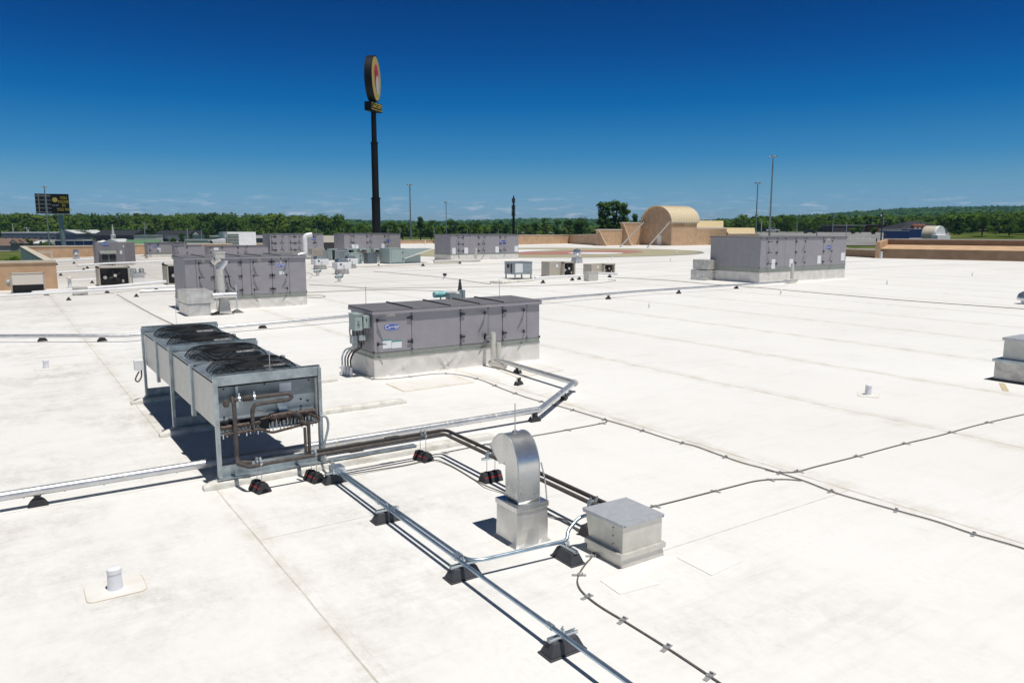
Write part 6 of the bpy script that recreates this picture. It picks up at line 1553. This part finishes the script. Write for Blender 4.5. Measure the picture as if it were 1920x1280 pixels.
house('low white domed shed left of the church', 178, 192, 458, 454, 450.5, 310, 'white_paint', 'white_paint', 6, 'hip', name='shed', over=.1)
house('white sided shed with teal roof edge behind the green roof', 250, 290, 449, 443, 441, 380, 'wall_white', 'box_teal', 8, 'flat', name='shed')
house('blue-grey building with black roof and dark doorway', 289, 351, 450, 440.5, 432, 390, 'wall_white', 'roof_black', 16, 'gable', doors=1, wins=4)
house('small blue-grey house end right of the black roofed building', 360, 374, 448, 440, 432.5, 392, 'wall_white', 'roof_black', 9, 'front')
house('long pale trailer shed below the tree line', 345, 400, 456, 451, 449, 300, 'white_wall', 'roof_pale', 5, 'flat', name='shed')
house('white building behind the tilted intake of the louvred unit', 393, 410, 452, 444, 441.5, 260, 'wall_white', 'roof_pale', 8, 'flat', name='shed')
house('grey roofed building right of the white louvred unit', 470, 507, 452, 446, 441, 260, 'wall_grey', 'unit_paint', 9, 'gable', wins=2)
house('row of low dark shops with orange fronts behind the long parapet', 975, 1035, 442, 437.5, 434.5, 420, 'wall_brick', 'roof_pale', 12, 'flat', name='shop_row', wins=5, winm='sign_yellow')
house('long dark purple store with pale roof edge at right', 1562, 1645, 440, 423.5, 421.5, 330, 'wall_purple', 'wall_grey', 18, 'flat', name='store', wins=2, winm='wall_white')
house('dark annex between the purple store and the brick house', 1645, 1692, 440, 424.5, 422, 320, 'wall_brick', 'roof_black', 14, 'flat', name='store')
t, w, ze, zr, s_ = house('house with a large black hip roof and three brick dormers', 1690, 1775, 442, 428.5, 413.5, 300, 'wall_white', 'roof_black', 18, 'hip')
for x in (.29, .38, .47):
    part(lambda q: q.bx(w*x-.95, -.7, 0, w*x+.95, 1.4, ze+.9), 'brick_bay', 'wall_brick', t)
    part(lambda q: q.lathe((w*x, .3, ze+.9), [(1.05, 0), (.95, .35), (.6, .75), (0, .95)], 12), 'bay_roof', 'wall_brick', t)
    part(lambda q: q.bx(w*x-.35, -.74, ze*.55, w*x+.35, -.7, ze+.4), 'window', 'wall_white', t)
house('brown house among the trees at far right', 1812, 1850, 446, 431, 420, 360, 'wall_purple', 'roof_brown', 12, 'gable', wins=2)
for i, (lab, pl, pr, pe, prr, D) in enumerate((('pale roofed house showing through the right tree line', 1806, 1826, 416, 411.5, 560), ('tiny white roof high on the right hill, left one', 1712, 1719, 407, 404.5, 1500), ('tiny white roof high on the right hill, middle one', 1763, 1767, 408, 405, 1500),
         ('small pale roof behind the rightmost trees', 1878, 1890, 417, 411.5, 620), ('white roofed house edge left of the dark conifer', 1783, 1790, 420, 414, 520), ('tiny white roof low on the right hill', 1652, 1660, 407, 403, 1300))):
    house(lab, pl, pr, 430, pe, prr, D, 'wall_white', 'roof_pale', 10, 'gable', zb=float(terrain_z(pl, np.array(float(D)))))
P = pt(616, 430, 300); t = thing('quonset_hut', 'dark arched hut with a white curved edge behind the far air handlers', 'building', (P.x, P.y, -8), -HEAD)
arcq = [(6.0*math.cos(math.pi*k/16), 2+5.2*math.sin(math.pi*k/16)) for k in range(17)]
part(lambda q: q.prism([(-6, 0)][:0]+arcq, (0, 0, 0), 'y', 12), 'shell', 'roof_pale', t); part(lambda q: q.prism([(u*.93-.4, z*.95) for u, z in arcq], (0, -.1, 0), 'y', .12), 'dark_front', 'wall_navy', t)

def vehicle(label, px, py, D, L_, m, kind='car', rot=0, zb=None, cat='car'):
    zb = float(terrain_z(px, np.array(float(D))))+.09
    P = pt(px, py, D); t = thing('parked_'+kind, label, cat, (P.x, P.y, zb), -HEAD+rot)
    if kind == 'pickup':
        part(lambda q: q.prism([(-2.6, .55), (2.7, .55), (2.7, 1.05), (1.3, 1.2), (.65, 1.8), (-.7, 1.8), (-.95, 1.2), (-2.6, 1.2)], (0, -.95, 0), 'y', 1.9), 'body', m, t, bevel=.04)
        part(lambda q: q.prism([(1.15, 1.22), (.62, 1.72), (-.62, 1.72), (-.85, 1.22)], (0, -.97, 0), 'y', 1.94), 'windows', 'window_dark', t)
    elif kind == 'car':
        part(lambda q: q.prism([(-2.2, .35), (2.2, .35), (2.2, .75), (1.3, .92), (.6, 1.4), (-1.0, 1.4), (-1.7, .95), (-2.2, .85)], (0, -.88, 0), 'y', 1.76), 'body', m, t, bevel=.05)
        part(lambda q: q.prism([(1.1, .95), (.55, 1.34), (-.95, 1.34), (-1.45, .95)], (0, -.90, 0), 'y', 1.8), 'windows', 'window_dark', t)
    else:
        part(lambda q: q.bx(-L_/2, -1.25, 1.1, L_/2, 1.25, 3.9), 'trailer_body', m, t, bevel=.05); part(lambda q: q.bx(-L_/2, -1.28, 3.9, L_/2, 1.28, 4.0), 'roof_edge', 'roof_pale', t)
    ww = (-1.6, 1.7) if kind in ('car', 'pickup') else (-L_*.4, -L_*.33, L_*.3)
    for x in ww:
        for y in (-.9, .9): part(lambda q: q.cyl((x, y-.12, .38), (x, y+.12, .38), .38, 14), 'wheel', 'tyre', t, smooth=True)
    return t
vehicle('white pickup parked in front of the right tree line', 1449, 430, 320, 5, 'car_white', 'pickup', R(-12), cat='pickup truck')
vehicle('black pickup half hidden beside the white pickup', 1434, 430, 324, 5, 'car_black', 'pickup', R(-12), cat='pickup truck')
vehicle('black car above the roof line of the largest air handler', 1518, 437, 300, 4, 'car_black', 'car')
vehicle('pale blue car beyond the middle parapet', 798, 447, 262, 4, 'car_teal', 'car')
vehicle('blue box trailer behind the right parapet', 1681, 437, 242, 7, 'truck_blue', 'trailer', cat='trailer')
vehicle('longer dark blue trailer right of the blue box trailer', 1712, 437, 250, 7, 'truck_blue', 'trailer', R(12), cat='trailer')
t = pt(140, 455, 280); tt = thing('blue_container', 'long blue container wall behind the left tan parapet', 'container', (t.x, t.y, -8), -HEAD)
hh = zof(Vector((t.x, t.y, 0)), 451.5)+8
part(lambda q: q.bx(-7.2, 0, 0, 6.6, 2.4, hh), 'box', 'truck_blue', tt); part(lambda q: q.bx(-7.25, -.05, hh, 6.65, 2.45, hh+.12), 'top_rail', 'roof_pale', tt)
for x in (-3.8, .0, 3.3): part(lambda q: q.bx(x-.08, -.08, 0, x+.08, 0, hh), 'post', 'wall_grey', tt)
rg2 = random.Random(5)
for i, (px, py, m, lab) in enumerate(((70, 445, 'car_white', 'white camper van in the yard left of the billboard column'), (56, 449, 'car_black', 'dark van in the yard near the left houses'), (101, 449, 'green_tarp', 'green covered trailer beside the billboard mast'), (126, 444, 'car_white', 'white camper right of the billboard column'), (133, 448, 'roof_brown', 'brown camper right of the billboard column'), (113, 446, 'wall_grey', 'grey trailer behind the billboard column'))):
    P = pt(px, py+3, 428); t = thing('parked_camper', lab, 'camper', (P.x, P.y, float(terrain_z(px, np.array(428.)))+.09), -HEAD+R(rg2.uniform(-20, 20)), 'campers in the yard at far left')
    L_ = rg2.uniform(2.6, 4.0)
    part(lambda q: q.prism([(-L_/2, .5), (L_/2, .5), (L_/2, 1.9), (L_*.3, 2.5), (-L_/2, 2.6)], (0, -1.1, 0), 'y', 2.2), 'body', m, t, bevel=.05); part(lambda q: q.bx(-L_*.25, -1.13, 1.5, L_*.2, -1.1, 2.0), 'window', 'window_dark', t)
    for x in (-L_*.25, L_*.3): part(lambda q: q.cyl((x, -1.15, .35), (x, -.9, .35), .35, 10), 'wheel', 'tyre', t)
# ================================================================= TREES
def leaf_cards(rng, centers, radii, n, size):
    """n leaf quads per clump, most near the clump surface"""
    C = np.repeat(np.array(centers), n, 0); Rr = np.repeat(np.array(radii), n, 0)
    d = rng.normal(size=C.shape); d /= np.linalg.norm(d, axis=1)[:, None]
    p = C+d*Rr*(rng.uniform(.45, 1.12, (len(C), 1)))
    nv = d*.8+rng.normal(scale=.38, size=d.shape)+np.array([0, -.12, .42]); nv /= np.linalg.norm(nv, axis=1)[:, None]
    a = np.cross(nv, rng.normal(size=nv.shape)); a /= np.linalg.norm(a, axis=1)[:, None]; b = np.cross(nv, a)
    s = size*rng.uniform(.6, 1.4, (len(C), 1))
    q = np.stack([p-a*s-b*s*.6, p+a*s-b*s*.5, p+a*s*.8+b*s*.7, p-a*s*.7+b*s*.6], 1)
    return q.reshape(-1, 3)
def quads_mesh(name, V, m):
    nq = len(V)//4; me = bpy.data.meshes.new(name); me.vertices.add(len(V)); me.vertices.foreach_set('co', V.astype('f').ravel())
    me.loops.add(nq*4); me.loops.foreach_set('vertex_index', np.arange(nq*4, dtype='i')); me.polygons.add(nq)
    me.polygons.foreach_set('loop_start', np.arange(0, nq*4, 4, dtype='i')); me.update(); me.validate(); me.materials.append(MATS[m]); return me
def tree(label, px, ptop, D, wpx, seed, m='leaf_near', zb=None, shape='round', n=150, group='trees beyond the roof'):
    rng = np.random.default_rng(seed); P = pt(px, 430, D); s_ = D/1420
    zb = float(terrain_z(px, np.array(float(D)))) if zb is None else zb
    H = zof(Vector((P.x, P.y, 0)), ptop)-zb; r = wpx*s_/2
    t = thing('tree', label, 'tree', (P.x, P.y, zb), 0, group)
    tr = MB(); tr.tube([(0, 0, 0), (.1, 0, H*.35), (0, .1, H*.75)], .3, 8, rs=[.035*H, .025*H, .008*H])
    cs, rs = [], []; k = 15 if shape == 'round' else 46
    for i in range(k):
        if shape == 'round':
            f = rng.uniform(.22, .90); w_ = r*max(.35, 1-abs((f-.55)/.52)**3)
        elif shape == 'tall':
            f = rng.uniform(.08, .95); w_ = r*(1.12-.45*f)
        else:
            f = rng.uniform(.10, .95); w_ = r*(1.05-f)
        a = rng.uniform(0, 6.28); q = w_*math.sqrt(rng.uniform(0.05, 1))*.75
        c = (q*math.cos(a), q*math.sin(a), H*f); cr = max(.5, r*rng.uniform(.22, .42)*(1 if shape != 'cone' else (1.15-f)))
        if shape == 'tall': cr *= .82
        cs.append(c); rs.append((cr, cr, cr*.8))
        tr.tube([(0, 0, H*f*.55), (c[0]*.5, c[1]*.5, H*f*.8), c], .1, 5, rs=[.012*H, .008*H, .003*H])
    cs.append((0, 0, H-r*.42)); rs.append((r*.42, r*.42, r*.38))
    tr.build('trunk', 'bark', t)
    V = leaf_cards(rng, cs, rs, n, max(.16, H*(.020 if shape != 'tall' else .015))); o = bpy.data.objects.new('crown', quads_mesh('crown', V, m)); COL.objects.link(o); o.parent = t
    return t
TR = [('leftmost of the tall airy trees left of the barrel tower', 1131, 377, 230, 38, 'leaf_near', 'tall'), ('tallest of the airy trees left of the barrel tower', 1152, 373.5, 232, 38, 'leaf_near', 'tall'), ('rightmost of the tall airy trees left of the barrel tower', 1170, 377.5, 228, 34, 'leaf_near', 'tall'),
      ('round tree just left of the tower roof', 1190, 400, 250, 26, 'leaf_dark', 'round'), ('tree peeping out behind the barrel tower', 1207, 402, 255, 20, 'leaf_near', 'round'),
      ('broad dark round tree left of the tall airy trees', 1092, 403, 290, 46, 'leaf_dark', 'round'), ('dark tree in the gap left of the broad round tree', 1067, 411, 330, 30, 'leaf_dark', 'round'), ('lone tree above the orange fronted shops', 1021, 408, 340, 17, 'leaf_near', 'tall'), ('dark tree between the lone tree and the broad one', 1045, 411, 330, 24, 'leaf_dark', 'round'),
      ('dark tree right of the light mast', 788, 405, 300, 22, 'leaf_dark', 'round'), ('pale tree right of the black sign column', 734, 413, 320, 26, 'leaf_near', 'round'), ('low tree between the mast and the sign column', 755, 416, 340, 24, 'leaf_near', 'round'), ('light green tree left of the slim mast', 808, 411, 330, 24, 'leaf_near', 'round'),
      ('dark tree behind the slim mast', 845, 408, 320, 28, 'leaf_dark', 'round'), ('pale tree above the long air handler middle', 891, 415, 300, 30, 'leaf_near', 'round'), ('dark tree left of the black monopole', 928, 414, 330, 24, 'leaf_dark', 'round'), ('low tree just left of the black monopole', 950, 419, 350, 22, 'leaf_dark', 'round'), ('low bright tree right of the slim mast', 866, 417, 330, 24, 'leaf_near', 'round'), ('low tree right of the monopole', 985, 419, 360, 26, 'leaf_near', 'round'),
      ('dark tree left of the lone tree', 1003, 416, 370, 22, 'leaf_dark', 'round'), ('low green tree beside the sign column base', 722, 418, 330, 22, 'leaf_dark', 'round'), ('tree left of the sign column above the far unit', 682, 418, 360, 30, 'leaf_near', 'round'), ('tree above the far unit left end', 650, 415, 380, 30, 'leaf_near', 'round'),
      ('dark blue-green conifer left of the brown house', 1797, 404, 290, 24, 'leaf_dark', 'cone'), ('tree between the black hip roof and the conifer', 1772, 407, 320, 24, 'leaf_near', 'round'), ('large pale green tree right of the conifer', 1842, 401, 280, 44, 'leaf_near', 'round'), ('bright tree near the right edge', 1893, 404, 280, 36, 'leaf_near', 'round'), ('dark tree between the two big right trees', 1868, 410, 300, 26, 'leaf_dark', 'round'), ('tree cut by the right edge of the picture', 1922, 402, 290, 34, 'leaf_near', 'round'),
      ('small tree in front of the purple store', 1612, 422, 300, 17, 'leaf_dark', 'round'), ('yellow-green shrub beside the purple store', 1641, 427, 290, 16, 'leaf_near', 'round'), ('low bush left of the tree at the purple store', 1599, 427, 295, 14, 'leaf_near', 'round'),
      ('small shrub in front of the brick dormers', 1724, 430, 280, 14, 'leaf_near', 'round'), ('grey-green tree behind the white pickup', 1476, 404, 330, 36, 'leaf_near', 'round'), ('dark tree left of the tallest mast', 1387, 409, 330, 34, 'leaf_dark', 'round'), ('tree behind the flared cornice', 1352, 412, 340, 30, 'leaf_near', 'round'), ('dark tree right of the white pickup', 1508, 411, 350, 34, 'leaf_dark', 'round'), ('green tree above the black car', 1540, 412, 345, 34, 'leaf_near', 'round'), ('tree behind the lower cornice', 1421, 410, 340, 30, 'leaf_near', 'round'), ('bushy tree between the cornices', 1325, 416, 360, 30, 'leaf_dark', 'round'), ('tree left of the purple store', 1572, 413, 390, 30, 'leaf_near', 'round'),
      ('low shrub beyond the left notch wall', 22, 480, 120, 42, 'leaf_near', 'round'), ('small tree by the twin gables', 49, 447, 330, 11, 'leaf_near', 'round'), ('narrow dark tree by the pale shed', 56.5, 450, 325, 5, 'leaf_dark', 'tall'), ('shrub right of the pale shed', 86, 452, 330, 18, 'leaf_near', 'round'), ('dark narrow shrub between the sheds', 74.5, 452, 325, 4, 'leaf_dark', 'tall'),
      ('dark tree beside the blue-grey building end', 341, 436, 370, 17, 'leaf_dark', 'round'), ('shrub in front of the blue-grey building', 322, 446, 360, 16, 'leaf_near', 'round'), ('tree at the corner of the warehouse', 155, 425, 420, 30, 'leaf_dark', 'round'), ('bushes left of the dark roofed building', 175, 446, 350, 12, 'leaf_near', 'round'), ('tree right of the pale trailer shed', 385, 428, 400, 26, 'leaf_near', 'round')]
for i, (lab, px, ptp, D, wp, m, sh) in enumerate(TR):
    zb = None
    tree(lab, px, ptp, D, wp, 100+i, m, zb, sh, n=62 if sh == 'tall' else 190 if wp > 18 and D < 300 else 130)

# wooded slopes: thousands of crowns that read as one mass
def wood(name, label, n, pxr, Dr, r_mpx, m, seed, leaf, zfun=None, card=.9, hgt=(9, 14)):
    rng = np.random.default_rng(seed); px = rng.uniform(*pxr, n); D = np.sqrt(rng.uniform(Dr[0]**2, Dr[1]**2, n)); z = terrain_z(px, D)
    t_ = (px-960)/1435.4; X = D*math.sin(HEAD)+D*t_*math.cos(HEAD); Y = D*math.cos(HEAD)-D*t_*math.sin(HEAD)
    r = rng.uniform(*r_mpx, n); h = rng.uniform(*hgt, n)
    C = np.stack([X, Y, z+h-r*.9], 1); Rr = np.stack([r, r, r*.95], 1)
    low = rng.random(n) < .0
    V = leaf_cards(rng, C, Rr, leaf, card)
    # flatten the undersides: keep cards above ground
    o = bpy.data.objects.new(name, quads_mesh(name, V, m)); COL.objects.link(o); setting(o, 'stuff'); o['label'] = label; o['category'] = 'wood'
    return o
wood('woodland', 'dense green wood on the slope behind the left buildings', 1700, (-60, 640), (455, 800), (2.0, 6.2), 'leaf_wood', 3, 75, card=.8, hgt=(5.5, 14.8))
wood('woodland', 'belt of green trees across the middle distance', 1500, (560, 1500), (400, 900), (2.4, 4.6), 'leaf_wood', 4, 50, card=.9, hgt=(3.6, 7.6))
wood('woodland', 'trees crowding behind the right wall at the picture edge', 130, (1775, 1990), (300, 430), (2.2, 4.2), 'leaf_near', 6, 130, card=.6, hgt=(5, 9))
wood('woodland', 'wooded lower slope of the right hill', 1700, (1280, 1990), (430, 1000), (2.6, 5.0), 'leaf_wood', 5, 55, card=1.0, hgt=(5.5, 10))
def lumps(name, label, n, pxr, Dr, rr, m, seed):
    rng = np.random.default_rng(seed); px = rng.uniform(*pxr, n); D = np.sqrt(rng.uniform(Dr[0]**2, Dr[1]**2, n)); z = terrain_z(px, D)
    t_ = (px-960)/1435.4; X = D*math.sin(HEAD)+D*t_*math.cos(HEAD); Y = D*math.cos(HEAD)-D*t_*math.sin(HEAD); r = rng.uniform(*rr, n)
    C = np.stack([X, Y, z+r*.6], 1); Rr = np.stack([r, r, r], 1)
    V = leaf_cards(rng, C, Rr, 16, 3.6); o = bpy.data.objects.new(name, quads_mesh(name, V, m)); COL.objects.link(o); setting(o, 'stuff'); o['label'] = label; o['category'] = 'wood'
lumps('forest', 'distant forest covering the far hills', 15000, (560, 1990), (900, 2700), (5, 9), 'leaf_far', 8)

# ================================================================= AIR
hz = MB(); hz.bx(-5600, -5600, -66, 5600, 5600, 78); hm = bpy.data.materials.new('haze_air'); hm.use_nodes = True; ht = hm.node_tree; ht.nodes.clear()
ho = ht.nodes.new('ShaderNodeOutputMaterial'); pv = ht.nodes.new('ShaderNodeVolumePrincipled'); pv.inputs['Color'].default_value = (.42, .74, 1, 1); pv.inputs['Density'].default_value = .00009
ht.links.new(pv.outputs[0], ho.inputs['Volume']); MATS['haze_air'] = hm
setting(hz.build('haze', 'haze_air'), 'stuff')
